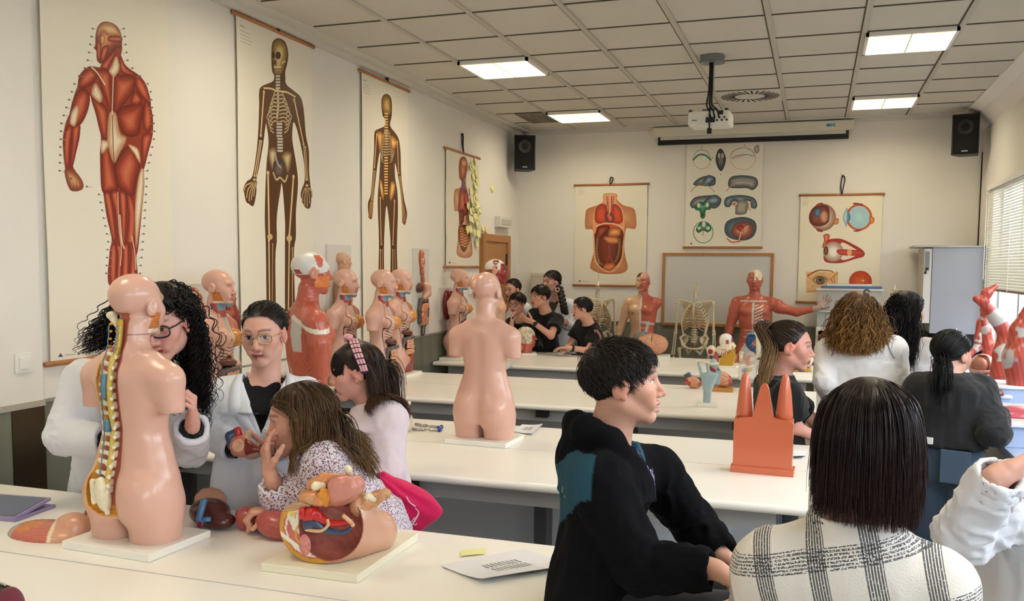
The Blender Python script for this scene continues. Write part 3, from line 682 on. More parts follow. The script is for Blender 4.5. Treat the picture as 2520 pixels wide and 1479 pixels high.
# ---- half opened body chart with sticky notes
cv=Canvas('x',XL+.016,8.10,8.99,1.78,2.93,420,(232,226,208)).frame(1000,300,2.641)
SK=(226,182,146)
cv.poly([(340,300),(345,245),(362,225),(385,232),(398,280),(390,350),(388,410),(396,440),(400,560),(415,720),(425,870),(332,868),(335,760),(345,600),(330,580),(312,570),(312,450),(345,430),(358,410),(355,375),(345,370)],SK,(180,120,90),fib=85,fa=.04)
cv.poly([(344,300),(350,250),(366,230),(388,240),(395,285),(388,340),(375,380),(350,370)],(190,100,64),(110,50,34),(220,156,110)); cv.poly([(362,240),(385,245),(390,280),(370,300),(358,270)],(226,160,110),(150,80,60),fib=30,fw=4,fa=.3)
cv.poly([(350,440),(385,430),(398,500),(400,600),(345,600),(340,520)],(196,92,60),RDK,(220,140,100),fib=80); cv.poly([(360,385),(380,385),(384,440),(362,440)],(80,100,140),(150,50,40),fib=90,fw=5,fa=.4)
cv.poly([(345,580),(372,572),(376,640),(355,670),(345,640)],(140,56,40),(80,30,20)); cv.poly([(376,450),(400,470),(404,560),(376,540)],(200,70,56),(80,40,70))
cv.poly([(342,680),(405,680),(408,780),(375,845),(345,790)],(176,96,56),(90,50,30))
for k in range(7):cv.line([(350,695+k*18),(365,690+k*18),(380,702+k*18),(402,694+k*18)],5,(208,136,84),hi=(236,180,130))
cv.line([(342,790),(375,865),(420,780)],5,(220,170,120))
cv.frame(0,0,1).poly([(1103,648),(1106,643),(1109,648)],(60,60,70),smooth=False); cv.line([(1112,647),(1122,648)],1.2,(160,150,140))
c4=chart(cv,'chart of a half opened body, its right side covered by sticky notes',hang=(8.53,.19))
# ---- opened torso
cv=Canvas('y',YB-.016,-2.735,-1.875,1.57,2.75,520,(233,227,208)).frame(1380,280,2.2105)
cv.poly([(235,437),(302,437),(308,470),(345,500),(390,512),(407,540),(408,622),(362,622),(352,640),(345,720),(352,780),(364,830),(350,860),(300,872),(215,868),(165,845),(162,820),(178,760),(182,700),(175,640),(165,628),(133,622),(135,540),(150,515),(200,498),(230,475)],(222,168,126),(186,120,80),(234,190,152))
cv.poly([(238,440),(300,440),(304,480),(335,520),(345,580),(345,700),(335,790),(290,850),(262,862),(225,845),(185,800),(178,700),(175,600),(185,530),(215,495),(234,470)],(206,96,58),(236,168,116),fib=85,fa=.08)
cv.poly([(185,690),(200,640),(330,630),(335,720),(322,800),(262,850),(200,810)],(130,62,40),(90,40,26))
cv.poly([(190,590),(190,520),(225,490),(250,510),(250,590)],(214,88,54),(150,56,36),fib=20,fw=6,fa=.12); cv.poly([(275,510),(300,492),(330,525),(335,590),(285,590)],(214,88,54),(150,56,36),fib=160,fw=6,fa=.12)
cv.poly([(240,545),(265,535),(290,560),(282,592),(255,590)],(200,70,50),(70,60,90),(230,150,120)); cv.line([(268,445),(268,520),(262,545)],7,(210,196,180)); cv.line([(250,450),(252,500),(215,520)],4,(70,92,130)); cv.line([(288,450),(285,500),(320,520)],4,(70,92,130)); cv.line([(276,450),(276,540)],5,(196,54,40))
cv.line([(192,612),(240,596),(300,602),(338,620)],7,(236,200,170)); cv.poly([(190,650),(205,612),(262,608),(262,630),(228,670),(205,692),(188,688)],(150,64,42),(90,34,24),(186,100,70))
cv.poly([(262,630),(290,615),(325,625),(325,660),(290,672),(258,665)],(222,140,86),(150,80,50),(240,184,130)); cv.poly([(235,670),(300,670),(320,700),(285,708),(250,700)],(226,150,96),(150,84,50))
for P,w in(([(200,680),(195,740),(205,800),(225,820)],20),([(318,680),(318,740),(300,800),(280,815)],18)):
 cv.line(P,w,(96,60,40)); cv.line(P,w-5,(150,106,66))
 Q=cr_curve(cv.m(P),8)
 for q in Q[::2]:cv.line([(q[0]-w/2,q[1]-2),(q[0]+w/2,q[1]+2)],1.4,(84,50,34),raw=True)
cv.line([(262,715),(262,770),(245,820)],5,(200,60,44)); cv.line([(268,715),(270,770),(290,820)],5,(70,90,130)); cv.line([(262,770),(285,820)],5,(200,60,44))
cv.poly([(230,840),(245,815),(285,812),(295,835),(265,855)],(224,134,84),(150,80,50)); cv.line([(182,800),(225,848),(262,860),(300,848),(335,790)],4,(236,190,140))
cv.fine(-2.70,2.715,1,.02,.05,.06,(70,70,70)); cv.fine(-2.70,2.69,5,.013,.05,.08); cv.frame(0,0,1).poly([(1424,693),(1427,689),(1430,693)],(50,60,90),smooth=False); cv.line([(1433,692),(1452,693)],1.3,(140,136,126))
chart(cv,'wall chart of an opened torso with its organs',hang=(-2.31,.085),over=.02)
# ---- embryo sections
cv=Canvas('y',YB-.016,-1.435,-.595,2.02,3.195,620,(236,232,216)).frame(1380,280,2.2105)
GR,GD,BL=(70,150,110),(40,100,70),(110,136,150)
cv.ell((767,250),47,52,(240,234,218),edge=(150,100,80),ew=1.5); cv.line([(722,250),(745,228),(767,222),(790,228),(815,250)],13,GR); cv.line([(735,232),(767,218),(800,232)],4,(84,130,160)); cv.line([(722,238),(735,205),(767,195),(800,205),(812,238)],1.6,(110,110,120))
cv.poly([(868,190),(885,205),(898,245),(888,290),(872,312),(855,295),(842,250),(852,205)],(110,110,106),(50,50,50),(170,170,160),edge=(60,60,60)); cv.ell((870,248),17,45,(150,146,138),dark=(60,60,60)); cv.line([(870,205),(870,290)],4,(50,50,48)); cv.ell((861,228),7,14,(190,186,176)); cv.ell((880,228),7,14,(190,186,176))
cv.ell((990,245),68,60,(240,234,218),edge=(190,120,90),ew=1.5); cv.line([(930,240),(960,228),(1010,222),(1050,232)],4,(90,130,150)); cv.line([(932,246),(965,236),(1000,226)],3,(210,100,60)); cv.line([(922,238),(935,205),(990,186),(1040,200),(1058,235)],2,(80,90,100)); cv.poly([(1050,185),(1075,170),(1078,205),(1060,215)],(190,186,174),(120,116,108))
def emb(P,c=BL,d=(70,84,92),h=(190,200,204)):cv.poly(P,c,d,h,edge=(60,66,70))
emb([(720,385),(745,355),(790,338),(838,345),(838,385),(800,395),(760,390)],(140,140,134)); emb([(765,385),(790,340),(815,335),(838,350),(820,380),(790,392)]); cv.line([(735,392),(768,382),(805,392)],8,GR); cv.line([(708,425),(735,395),(770,390),(805,396),(835,425)],4,(214,120,80)); cv.ell((768,386),5,4,(200,60,50))
emb([(912,365),(935,340),(1000,335),(1060,348),(1072,385),(1045,415),(1010,405),(960,405),(915,400)],(150,146,136)); cv.line([(925,365),(960,352),(1010,352),(1050,362)],8,(110,140,150)); cv.line([(925,378),(970,366),(1020,368),(1060,382)],4,(190,80,50)); cv.line([(900,420),(935,385),(945,392)],6,(200,150,120))
emb([(703,490),(730,455),(790,445),(840,445),(872,462),(865,495),(840,515),(800,510),(760,500),(720,515)],(150,146,136)); emb([(780,480),(810,448),(845,442),(870,462),(860,490),(820,500)])
cv.poly([(730,520),(745,485),(772,480),(800,485),(815,520),(790,525),(785,560),(772,572),(760,560),(755,530)],GR,GD,(130,190,150),edge=(40,90,60)); cv.ell((750,498),9,13,(230,226,206)); cv.ell((797,495),9,13,(230,226,206)); cv.ell((774,490),7,11,(60,90,130)); cv.ell((772,548),6,12,(80,70,60))
emb([(888,480),(905,452),(975,442),(1045,455),(1068,490),(1060,515),(1035,510),(1030,480),(1000,478),(1010,540),(950,545),(960,490),(940,475),(920,505),(895,505)]); cv.poly([(960,475),(1015,478),(1008,540),(952,540)],(180,174,160),(120,116,106)); cv.ell((945,488),16,12,(226,200,190),edge=(160,60,50)); cv.ell((943,490),6,5,(190,50,50)); cv.line([(1035,480),(1020,500),(1030,525)],7,(220,150,120))
cv.ell((775,645),55,60,(236,230,212),edge=GR,ew=5); cv.poly([(735,630),(755,595),(775,585),(800,595),(820,625),(800,645),(775,635),(750,648)],GR,GD,(140,200,160)); cv.ell((778,600),12,18,(226,226,214),edge=(70,100,150),ew=2); cv.ell((752,622),9,9,(230,228,208)); cv.ell((802,622),9,9,(230,228,208)); cv.ell((778,625),5,6,(200,60,50)); cv.line([(775,635),(775,662)],5,GR); cv.ell((773,660),6,5,(230,226,206),edge=GR)
emb([(890,630),(900,590),(940,568),(1000,562),(1050,580),(1065,615),(1055,655),(1030,680),(985,690),(930,680),(900,660)]); cv.poly([(925,640),(945,600),(1000,585),(1045,605),(1045,650),(1010,680),(970,680),(940,665)],(196,120,96),(110,70,60),(226,190,170)); cv.poly([(955,620),(980,605),(1000,625),(985,645)],(200,70,60),(120,30,30)); cv.line([(970,685),(985,640),(1020,610)],7,(226,200,180)); cv.line([(1000,685),(1010,650),(1035,640)],4,(200,80,50)); cv.line([(905,680),(930,698),(975,694)],9,(206,100,60))
for x,y in((768,182),(1000,172),(825,240),(870,330)):cv.line([(x,y-3),(x,y+3)],3,(50,50,50),smooth=False)
cv.frame(0,0,1).poly([(1698,601),(1701,597),(1704,601)],(50,60,90),smooth=False)
chart(cv,'wall chart of embryo cross sections under the projection screen',over=.022)
# ---- eye chart
cv=Canvas('y',YB-.016,-.185,.65,1.42,2.588,560,(238,230,206)).frame(1380,280,2.2105)
cv.ell((1425,563),72,74,(226,210,190),dark=(150,110,90),hi=(244,236,222),sh=.3); cv.poly([(1362,600),(1350,560),(1365,520),(1395,500),(1450,500),(1462,540),(1455,590),(1410,612)],(150,84,60),(90,44,36),fib=40,fw=5,fa=.3); cv.poly([(1380,525),(1410,515),(1412,555),(1385,560)],(90,130,160),(60,80,100)); cv.ell((1432,560),26,36,(206,160,130),dark=(140,80,60),fib=20,fw=5,fa=.25)
cv.poly([(1488,575),(1510,570),(1508,598),(1484,600)],(226,150,100),(180,90,60)); cv.poly([(1385,505),(1400,488),(1425,485),(1420,500)],RED,RDK); cv.poly([(1390,625),(1420,630),(1425,642),(1400,640)],RED,RDK)
cv.ell((1622,563),72,72,(226,134,70),dark=(200,96,50)); cv.ell((1622,563),59,62,(168,206,214),hi=(190,220,222)); cv.ell((1560,563),15,25,(96,156,190),dark=(60,110,150)); cv.poly([(1535,565),(1545,530),(1560,515),(1556,612),(1543,595)],(190,214,220),(120,160,180)); cv.poly([(1678,560),(1704,566),(1702,590),(1684,598)],(232,150,60),(180,90,40)); cv.poly([(1590,492),(1600,484),(1640,490),(1640,500)],RED,RDK); cv.poly([(1590,636),(1640,632),(1610,642)],RED,RDK)
cv.poly([(1430,658),(1462,658),(1455,700),(1440,730),(1422,725),(1432,690)],(220,130,90),(170,70,50),fib=95,fw=5); cv.poly([(1455,685),(1520,680),(1590,710),(1645,745),(1648,775),(1600,790),(1520,812),(1440,805),(1430,760),(1440,710)],(214,100,70),(160,50,36),fib=20,fw=4); cv.poly([(1530,700),(1600,735),(1615,755),(1590,780),(1530,795),(1515,750)],(240,226,206)); cv.ell((1482,750),55,55,(238,228,214),dark=(170,130,110),hi=(250,246,238)); cv.ell((1443,745),12,24,(140,90,60),dark=(60,36,26)); cv.poly([(1505,740),(1560,738),(1640,748),(1640,768),(1560,772),(1510,762)],(204,84,56),(150,50,40),fib=0,fw=4); cv.poly([(1560,740),(1580,740),(1580,770),(1560,770)],(236,170,120))
cv.poly([(1335,858),(1508,858),(1508,972),(1335,972)],(226,184,130),smooth=False,fib=20,fw=30,fa=.05); cv.line([(1345,880),(1400,852),(1470,855),(1480,866)],9,(130,72,40),w1=3); cv.poly([(1372,905),(1395,885),(1425,886),(1450,905),(1430,925),(1395,928)],(238,228,206),(150,96,60)); cv.ell((1412,906),24,21,(150,130,90),dark=(90,76,54)); cv.ell((1412,904),8,8,(24,20,20)); cv.line([(1368,905),(1395,884),(1428,884),(1455,905)],3,(110,60,36)); cv.line([(1365,900),(1395,874),(1430,875),(1465,900)],2,(170,104,60)); cv.line([(1355,900),(1350,880),(1370,868)],3,(190,110,70))
for P in([(1470,895),(1478,930),(1460,970)],[(1485,890),(1490,930),(1480,970)],[(1462,905),(1490,880),(1506,866)]):cv.line(P,4,(190,84,50))
cv.ell((1630,912),62,58,(216,92,40),dark=(190,66,30),hi=(222,106,48)); cv.ell((1643,908),8,8,(240,190,90));
for P in([(1640,905),(1620,880),(1590,885)],[(1645,905),(1655,880),(1650,862)],[(1642,912),(1625,935),(1600,940)],[(1648,912),(1660,935),(1650,955)]):cv.line(P,1.6,(150,40,24))
cv.fine(-.16,2.555,1,.02,.05,.06,(70,70,70)); cv.fine(-.16,2.53,5,.013,.05,.07)
chart(cv,'wall chart of eyeballs with an orange retina disc',hang=(.237,.2),over=.02)
# ---- sticky notes on and beside the half opened body chart
NOTE=[mat('note_paper_%d'%i,c,.75,.2)for i,c in enumerate([(244,238,170),(238,232,158),(248,243,190)])]
def sticky(y,z,rot,curl,label,k,off):
 e=MB(); s=.038; n=4; V=[]; Fs=[]
 for d in(0,.0006):
  for j in range(n+1):
   for i in range(n+1):
    u,v=(i/n-.5)*2*s,(j/n-.5)*2*s; lift=curl*((.5-j/n)+.5)**2*.03
    V.append((off+.0008+lift+d,u*math.cos(rot)-v*math.sin(rot),u*math.sin(rot)+v*math.cos(rot)))
 m1=(n+1)**2
 for j in range(n):
  for i in range(n):a=j*(n+1)+i; Fs.append((m1+a,m1+a+1,m1+a+n+2,m1+a+n+1)); Fs.append((a+n+1,a+n+2,a+1,a))
 for k2 in range(n):
  for a,b in((k2,k2+1),(m1-n-1+k2+1,m1-n-1+k2),((k2+1)*(n+1),k2*(n+1)),(k2*(n+1)+n,(k2+1)*(n+1)+n)):Fs.append((a,b,m1+b,m1+a))
 o=mesh('sticky_note',V,Fs,NOTE[k%3]); o.location=(XL,y,z)
 return tag(o,label,'sticky note','yellow sticky notes on the body chart' if 'loose' not in label else None)
rs=random.Random(3); spots=[]
for(u0,u1,v0,v1,n)in((1156,1176,398,416,4),(1160,1174,424,470,7),(1150,1172,470,500,7),(1144,1176,500,536,12),(1142,1176,536,572,10),(1166,1174,560,576,2),(1158,1164,572,588,2)):
 for _ in range(n):spots.append((rs.uniform(u0,u1),rs.uniform(v0,v1)))
for i,(u,v)in enumerate(spots):
 q=onX(u,v,XL+.02); sticky(q[1],q[2],rs.uniform(-.5,.5),rs.uniform(.2,1),'yellow sticky note among the crowd stuck on the body chart',i,.024+.0022*i/4)
for(u,v,r_,lb)in((1211,462,.9,'lone yellow sticky note turned diamond wise on bare wall, loose from the chart'),(1188,561,.1,'upper of two loose yellow sticky notes above the door frame corner'),(1167,600,0,'lowest loose sticky note, by itself on the chart near its foot'),(1196,566,-.2,'loose yellow sticky note just over the wooden door frame')):
 q=onX(u,v,XL+.002); sticky(q[1],q[2],r_,.5,lb,0,.002 if 'chart near' not in lb else .03)
# ---------------------------------------------------------------- heads (models and people share the shape)
M_pl=mat('model_plastic',(226,178,150),.33,.5,vcol=True,coat=.25)
def head_T(c,yaw,pitch=0,roll=0,s=1.0):
 """head frame: +y looks out of the face, z up; yaw is the compass angle of the face (0 = +y, 90 = +x)"""
 return Matrix.Translation(tuple(c))@Matrix.Rotation(-R(yaw),4,'Z')@Matrix.Rotation(R(pitch),4,'X')@Matrix.Rotation(R(roll),4,'Y')@Matrix.Scale(s,4)
def add_head(S,T,fem=True,tg=0,ears=True,mouth=0.0,child=False,k1=.012,nose=1.0,eyes=True):
 s=T.to_scale()[0]; Rm=T.to_3x3()*(1/s)
 P=lambda x,y,z:xf([(x,y,z)],T)[0]
 def E(c,r,k=.015,sub=False,t=tg):S.ell(P(*c),np.array(r)*s,Rm,k*s,sub,t)
 def C(a,b,ra,rb=None,k=.012,sub=False,t=tg):S.cap(P(*a),P(*b),ra*s,(ra if rb is None else rb)*s,k*s,sub,t)
 E((0,-.014,.036),(.073,.094,.075)); E((0,.022,.0),(.062,.070,.08),.02); E((0,.018,-.045),(.054,.062,.060),.02)
 j=.048 if fem else .053
 for x in(1,-1):
  C((x*j,.0,-.050),(x*.014,.066,-.094),.017,.015,.022); E((x*.040,.052,-.018),(.024,.026,.022),.02)
  C((x*.052,.03,.01),(x*.03,.075,-.055),.014,.012,.025)
 E((0,.068,-.092),(.020,.018,.017),.018); C((-.03,.076,.026),(.03,.076,.026),.011,k=.018)
 if eyes:
  for x in(1,-1):E((x*.031,.094,.004),(.019,.018,.012),.014,True)
 n=nose
 C((0,.082,.016),(0,.082+.022*n,-.026),.006,.0095,.010); E((0,.082+.024*n,-.030),(.0105,.0105,.0095),.008)
 for x in(1,-1):E((x*.0125,.080+.014*n,-.034),(.0075,.010,.0075),.007)
 m=mouth
 S.chain([P(-.023,.077,-.060),P(-.010,.090,-.057),P(0,.0925,-.0575),P(.010,.090,-.057),P(.023,.077,-.060)],[.004*s,.006*s,.0065*s,.006*s,.004*s],.006*s,False,tg+1)
 S.chain([P(-.020,.077,-.063-m),P(0,.0895,-.068-m),P(.020,.077,-.063-m)],[.004*s,.0075*s,.004*s],.006*s,False,tg+1)
 S.chain([P(-.021,.088,-.0612-m/2),P(0,.100,-.0622-m/2),P(.021,.088,-.0612-m/2)],[(.0012+m*.4)*s,(.002+m*.55)*s,(.0012+m*.4)*s],.003*s,True)
 if ears:
  for x in(1,-1):
   Re=Rm@Matrix.Rotation(R(-12),3,'X')@Matrix.Rotation(R(x*-16),3,'Z')
   S.ell(P(x*.077,-.012,-.004),np.array((.0085,.019,.031))*s,Re,.008*s,False,tg); S.ell(P(x*.074,.006,-.004),np.array((.007,.010,.018))*s,Re,.01*s,False,tg)
   S.ell(P(x*.086,-.008,.002),np.array((.006,.010,.017))*s,Re,.006*s,True); S.ell(P(x*.076,.001,-.030),np.array((.006,.008,.009))*s,Re,.006*s,False,tg)
 return P
SKIN_M=(218,172,154)
def torso_sdf(front=False,back=False,brain=False,scalp=True):
 S=SDF()
 S.loft([(.06,0,.0,.150,.085),(.12,0,0,.158,.098),(.19,0,-.004,.157,.098),(.28,0,.0,.132,.085),(.364,0,.003,.110,.078),(.44,0,.0,.122,.085),(.51,0,-.004,.132,.088),(.555,0,-.008,.125,.076),(.60,0,-.008,.070,.056),(.63,0,-.004,.054,.052)],k=.03,rd=.02)
 for x in(1,-1):
  S.loft([(0,x*.078,.0,.076,.080),(.05,x*.080,-.002,.078,.084),(.12,x*.079,-.004,.078,.09),(.20,x*.07,-.004,.06,.07)],k=.03,rd=.003)
  S.ell((x*.068,-.062,.150),(.076,.062,.078),None,.03); S.cap((x*.08,-.006,.570),(x*.140,-.006,.522),.046,.054,.035)
  S.cap((x*.142,-.006,.525),(x*.160,-.006,.44),.053,.040,.02)
  S.ell((x*.063,.082,.468),(.052,.048,.050),None,.02); S.cap((x*.066,.126,.466),(x*.068,.134,.466),.006,.004,.003,tg=3)
  S.box((x*.18,-.006,.37),(.060,.10,.052),None,.002,.004,True)
 S.box((0,0,.02),(.007,.15,.055),None,.004,.02,True)
 S.cap((0,-.135,.10),(0,-.118,.215),.016,.006,.035,True); S.cap((0,-.103,.25),(0,-.106,.52),.012,.008,.04,True)
 S.cap((0,-.006,.60),(0,.006,.69),.052,.050,.025)
 T=head_T((0,.022,.757),0,0,0,.93); add_head(S,T,True,0,eyes=True)
 if front:S.ell((0,.118,.262),(.088,.075,.13),None,.01,True)
 if back:
  zz=np.array([.085,.12,.2,.3,.4,.5,.6,.66,.72]); xl=np.array([-.030,-.084,-.100,-.074,-.062,-.080,-.070,-.046,-.042])
  def groove(P):
   a=np.interp(P[:,2],zz,xl); d=np.maximum(a-P[:,0],P[:,0]-.014); d=np.maximum(d,np.maximum(.10-P[:,2],P[:,2]-.735))
   yb=np.interp(P[:,2],[.08,.15,.22,.30,.364,.5,.58,.62,.66,.70,.73],[-.095,-.095,-.088,-.07,-.063,-.074,-.062,-.043,-.036,-.032,-.034])
   return np.maximum(d,P[:,1]-yb)
  S.fun(groove,(-.11,-.2,.08),(.02,-.02,.74),.004,True)
 if brain:S.box((-.128,-.055,.825),(.082,.10,.062),None,.004,.004,True)
 return S
def noise_c(V,sc,sd=0):return fbm(V*sc,sd,2)[:,None]
def stripes(q,w,lo=.8):return(lo+(1-lo)*sstep(-.6,.8,np.sin(q*2*PI/w)))[:,None]
CM=lambda*c:lin(np.array(c))
def torso_paint(front=False,back=False,brain=False):
 def f(V,tg,N,col):
  x,y,z=V.T; C=np.tile(CM(*SKIN_M),(len(V),1)); put=lambda m,c:C.__setitem__(m,(np.tile(CM(*c),(len(V),1)))[m])
  put(tg==1,(206,140,122)); put(tg==3,(160,100,80))
  n=fbm(V*60,2,2); mus=CM(186,84,66)*stripes(z*1.0+x*.8+.012*n,.012,.7)
  side=(x>.02)&(y>.015)&(y<.070)&(z>.668)&(z<.735)&(y+(z-.70)*.3<.068)
  if front or back:
   C[side]=(CM(214,130,62)*stripes(z+.004*n,.009,.75))[side]; put(side&(z<.682),(240,226,206))
  if front:
   nk=(y>-.012+(.68-z)*.25)&(z>.588)&(z<.672)&(x>-.055)&(np.abs(x)<.055-.02*(z<.61))
   C[nk]=mus[nk]; s_=(y-(-.012+(.68-z)*.25)); put(nk&(s_<.014),(66,74,92)); put(nk&(s_>.016)&(s_<.026),(180,40,40)); put(nk&(s_>.036)&(z>.628),(120,150,170))
   ch=(y>.03)&(z>.425)&(z<.588); put(ch&(np.abs(x)<.016)&(z>.44),(176,188,192)); lc=ch&(x<-.014)
   C[lc]=(CM(206,122,100)*stripes(z-x*.9+.01*n,.016,.75))[lc]
   br=lc&(((x+.063)**2+(y-.082)**2+(z-.468)**2)**.5<.068)&(y>.08); C[br]=(CM(220,146,66)*(.55+.7*fbm(V*150,9,2)[:,None]))[br]
   ed=ch&(np.abs(x+.016)<.004); put(ed,(226,206,180))
   rb=(y>.02)&(z>.345)&(z<.428)&(x<.085); q=(z-.25*np.abs(x))/.019; ph=q-np.floor(q)
   put(rb&(ph<.5),(196,206,208)); C[rb&(ph>=.5)]=mus[rb&(ph>=.5)]; put(rb&(ph<.28),(232,220,198))
   bl=(y>.025)&(z>.135)&(z<.40)&(np.abs(x)<.095)&(((x/.088)**2+((y-.118)/.075)**2+((z-.262)/.13)**2)<1.12); put(bl,(120,52,42)); rim=bl&(((x/.088)**2+((y-.118)/.075)**2+((z-.262)/.13)**2)>1.03); put(rim,(226,176,106))
   gr=(y>.03)&(z<.16)&(x>-.13)&(x<.01); C[gr]=mus[gr]; wv=x+.35*z+.012*np.sin(z*60)
   put(gr&(np.abs(wv+.02)<.006),(60,80,120)); put(gr&(np.abs(wv+.045)<.006),(180,46,44)); put(gr&(np.abs(wv+.07)<.004),(214,176,96)); put(gr&(np.abs(x-.004)<.008),(216,160,84))
   sm=np.abs(x-np.interp(z,[.18,.36,.45,.55,.60],[.10,.095,.105,.085,.05])); put((sm<.0022)&(y>-.03)&(z>.2)&(z<.60),(70,30,28))
  if back:
   zz=np.array([.085,.12,.2,.3,.4,.5,.6,.66,.72]); xl=np.interp(z,zz,[-.030,-.084,-.100,-.074,-.062,-.080,-.070,-.046,-.042])
   g=(y<-.03)&(x>xl-.005)&(x<.022)&(z>.088)&(z<.735); C[g]=(CM(178,88,72)*stripes(x*1.2-.2*z+.02*n,.013,.8))[g]
   ft=g&((x<xl+.016+.012*(z<.25))|(z<.125)); C[ft]=(CM(206,140,50)*(.7+.5*fbm(V*120,3,2)[:,None]))[ft]
   put((y<-.03)&(np.abs(x-xl+.004)<.003)&(z>.1)&(z<.72),(228,180,120)); put((np.abs(z-.667)<.0014)&(y<.03),(140,90,76))
  if brain:
   c=(x<-.044)&(z>.768)&(N[:,0]<-.9)|(x<-.044)&(z>.755)&(z<.768)&(N[:,2]>.7); put(c,(236,220,186))
  return C
 return f
M_base=mat('model_base',(242,240,232),.35,.5)
def organ(name,S,h,rgb,parent,m=None,paint=None,disp=None,world=False):
 if m is None:m=mat('organ_'+name,rgb,.3,.5,coat=.3,vary=.10,vscale=25)
 o=sdf_mesh(name,S,h,m,parent,paint=paint,disp=disp,world=False); return o
def torso(loc,rz,label,front=False,back=False,brain=False,h=.005,base=(.34,.27),group=None):
 e=empty('anatomy_torso',loc,rz,label,'anatomical model',group)
 bx,by=base[0]/2,base[1]/2; MB().box(-bx,bx,-by,by,0,.026,bev=.004).build('base_plate',M_base,e)
 S=torso_sdf(front,back,brain); V,Q=S.polygonise(h); tgs=S.ev(V,True)[1]; N=vnormals(V,Q)
 col=torso_paint(front,back,brain)(V,tgs,N,None); V=V+np.array([0,0,.024])
 mesh('torso_body',V,Q,M_pl,e,col); up=np.array([0,0,.024])
 if front:
  I=SDF(); r_=random.Random(5); rows=8
  P=[]
  for i in range(rows):
   z=.165+i*.0165; xs=np.linspace(-.058,.058,5)*(1 if i%2 else-1)
   for x in xs:P.append((x,.088+.022*math.cos(x*18)+r_.uniform(-.006,.006)-.25*max(0,.19-z),z+r_.uniform(-.006,.006)))
  I.chain([tuple(p+up)for p in np.array(P)],.0105,.003); organ('intestine',I,.004,(222,164,132),e)
  K=SDF().chain([tuple(np.array(p)+up)for p in((.072,.062,.165),(.082,.066,.22),(.078,.082,.288),(.03,.108,.296),(-.03,.108,.296),(-.078,.082,.292),(-.084,.064,.22),(-.068,.062,.165))],.0165,.004); organ('colon',K,.005,(104,92,92),e,disp=lambda V,N:.0022*np.sin(V[:,0]*230+V[:,2]*230))
  Lv=SDF().ell(np.array((.022,.086,.334))+up,(.085,.036,.026),Matrix.Rotation(R(-8),3,'Y'),.01); organ('liver',Lv,.005,(96,50,44),e)
  St=SDF().ell(np.array((-.035,.098,.322))+up,(.045,.026,.02),None,.01); organ('stomach',St,.005,(216,170,150),e)
 if back:
  vb=SDF(); vb.box((-.030,0,0),(.012,.014,.011),None,.005,.006); vb.cap((-.026,-.006,0),(-.058,-.012,.006),.008,.0065,.006); vb.cap((-.024,-.012,-.002),(-.012,-.026,-.006),.007,.006,.006); vb.cap((-.058,-.012,.006),(-.064,-.012,.007),.009,.007,.004)
  v0=organ('vertebra',vb,.003,(236,226,196),e,mat('model_bone',(236,226,198),.42,.4,vary=.08,vscale=50))
  zs=list(np.linspace(.60,.255,12))+[.225,.20,.178]
  yb=lambda z:np.interp(z,[.08,.15,.22,.30,.364,.5,.58,.62,.66,.70,.73],[-.095,-.095,-.088,-.07,-.063,-.074,-.062,-.043,-.036,-.032,-.034])-.004
  for i,z in enumerate(zs):
   o=v0 if i==0 else v0.copy()
   if i:COL.objects.link(o); o.parent=e
   o.location=(.017-.004*math.sin(z*14),yb(z),z+.024); o.rotation_euler=(R(4*math.sin(i*2.1)),R(3*math.sin(i*1.3)),0); sc_=.80+.25*math.sin(min(1,(0.62-z)/.4)*1.5); o.scale=(sc_*1.08,sc_*.95,.88+.1*(i%3))
  path=[(-.008,yb(z)-.012*(z<.6)-.004,z+.024)for z in np.linspace(.715,.185,22)]
  b=MB(); b.smooth=True; b.tube(path,[.011-.004*(i>12)+.003*(i>14)-.005*(i>20)for i in range(22)],10,flat=.7); b.build('spinal_cord',mat('cord_yellow',(206,178,78),.35,.5,coat=.3),e)
  b=MB(); b.smooth=True
  for z0,z1 in((.545,.47),(.40,.36)):b.tube([(-.022,yb(z)-.022,z+.024)for z in np.linspace(z0,z1,7)],.0135,8,flat=.6)
  for q in(-.008,-.040):b.tube([(q,yb(z)-.021+.002*math.sin(z*200),z+.024)for z in np.linspace(.70,.20,40)],.0022,5)
  b.build('vein_blue',mat('vein',(92,128,152),.35,.5,coat=.3),e)
  b=MB(); b.smooth=True
  for z in np.linspace(.70,.20,22):
   L=.040 if z<.6 else .012
   b.tube([(-.016,yb(z)-.017,z+.026),(-.006,yb(z)-.020,z+.023),(-.001+.001*L,yb(z)-.012,z+.021)],[.0022,.0032,.0016],5)
   if z>.6:b.ell((-.040,yb(z)-.012,z+.024),(.005,.006,.0045),None,8,6)
  b.build('nerves',mat('nerve_orange',(232,160,48),.4,.5),e)
  sb=SDF().ell((-.034,-.100,.160),(.027,.020,.058),Matrix.Rotation(R(8),3,'X'),.01).cap((-.07,-.106,.20),(-.062,-.110,.135),.0085,.0075,.004).cap((-.026,-.1,.125),(-.012,-.105,.105),.010,.007,.01)
  organ('sacrum',sb,.003,(236,226,196),e,MATS['model_bone'],disp=lambda V,N:.002*fbm(V*90,4)).location=(0,-.006,.024)
  nb=SDF().cap((-.050,-.030,.716),(-.012,-.040,.684),.012,.009,.005).ell((-.056,-.030,.726),(.016,.018,.013),None,.006); organ('skull_bone',nb,.003,(236,226,196),e,MATS['model_bone']).location=(0,.0,.024)
 if brain:
  Bn=SDF().ell((-.040,-.020,.806),(.034,.072,.044),None,.01)
  organ('brain',Bn,.0035,(222,168,140),e,mat('brain_pink',(220,166,138),.35,.5,coat=.3),disp=lambda V,N:-.005*np.abs(np.sin(9*fbm(V*26,6,3)*2*PI))**.5+.002).location=(0,0,.024)
 return e
def at_depth(u,d,z):q=onD(u,700,d); return(q[0],q[1],z)
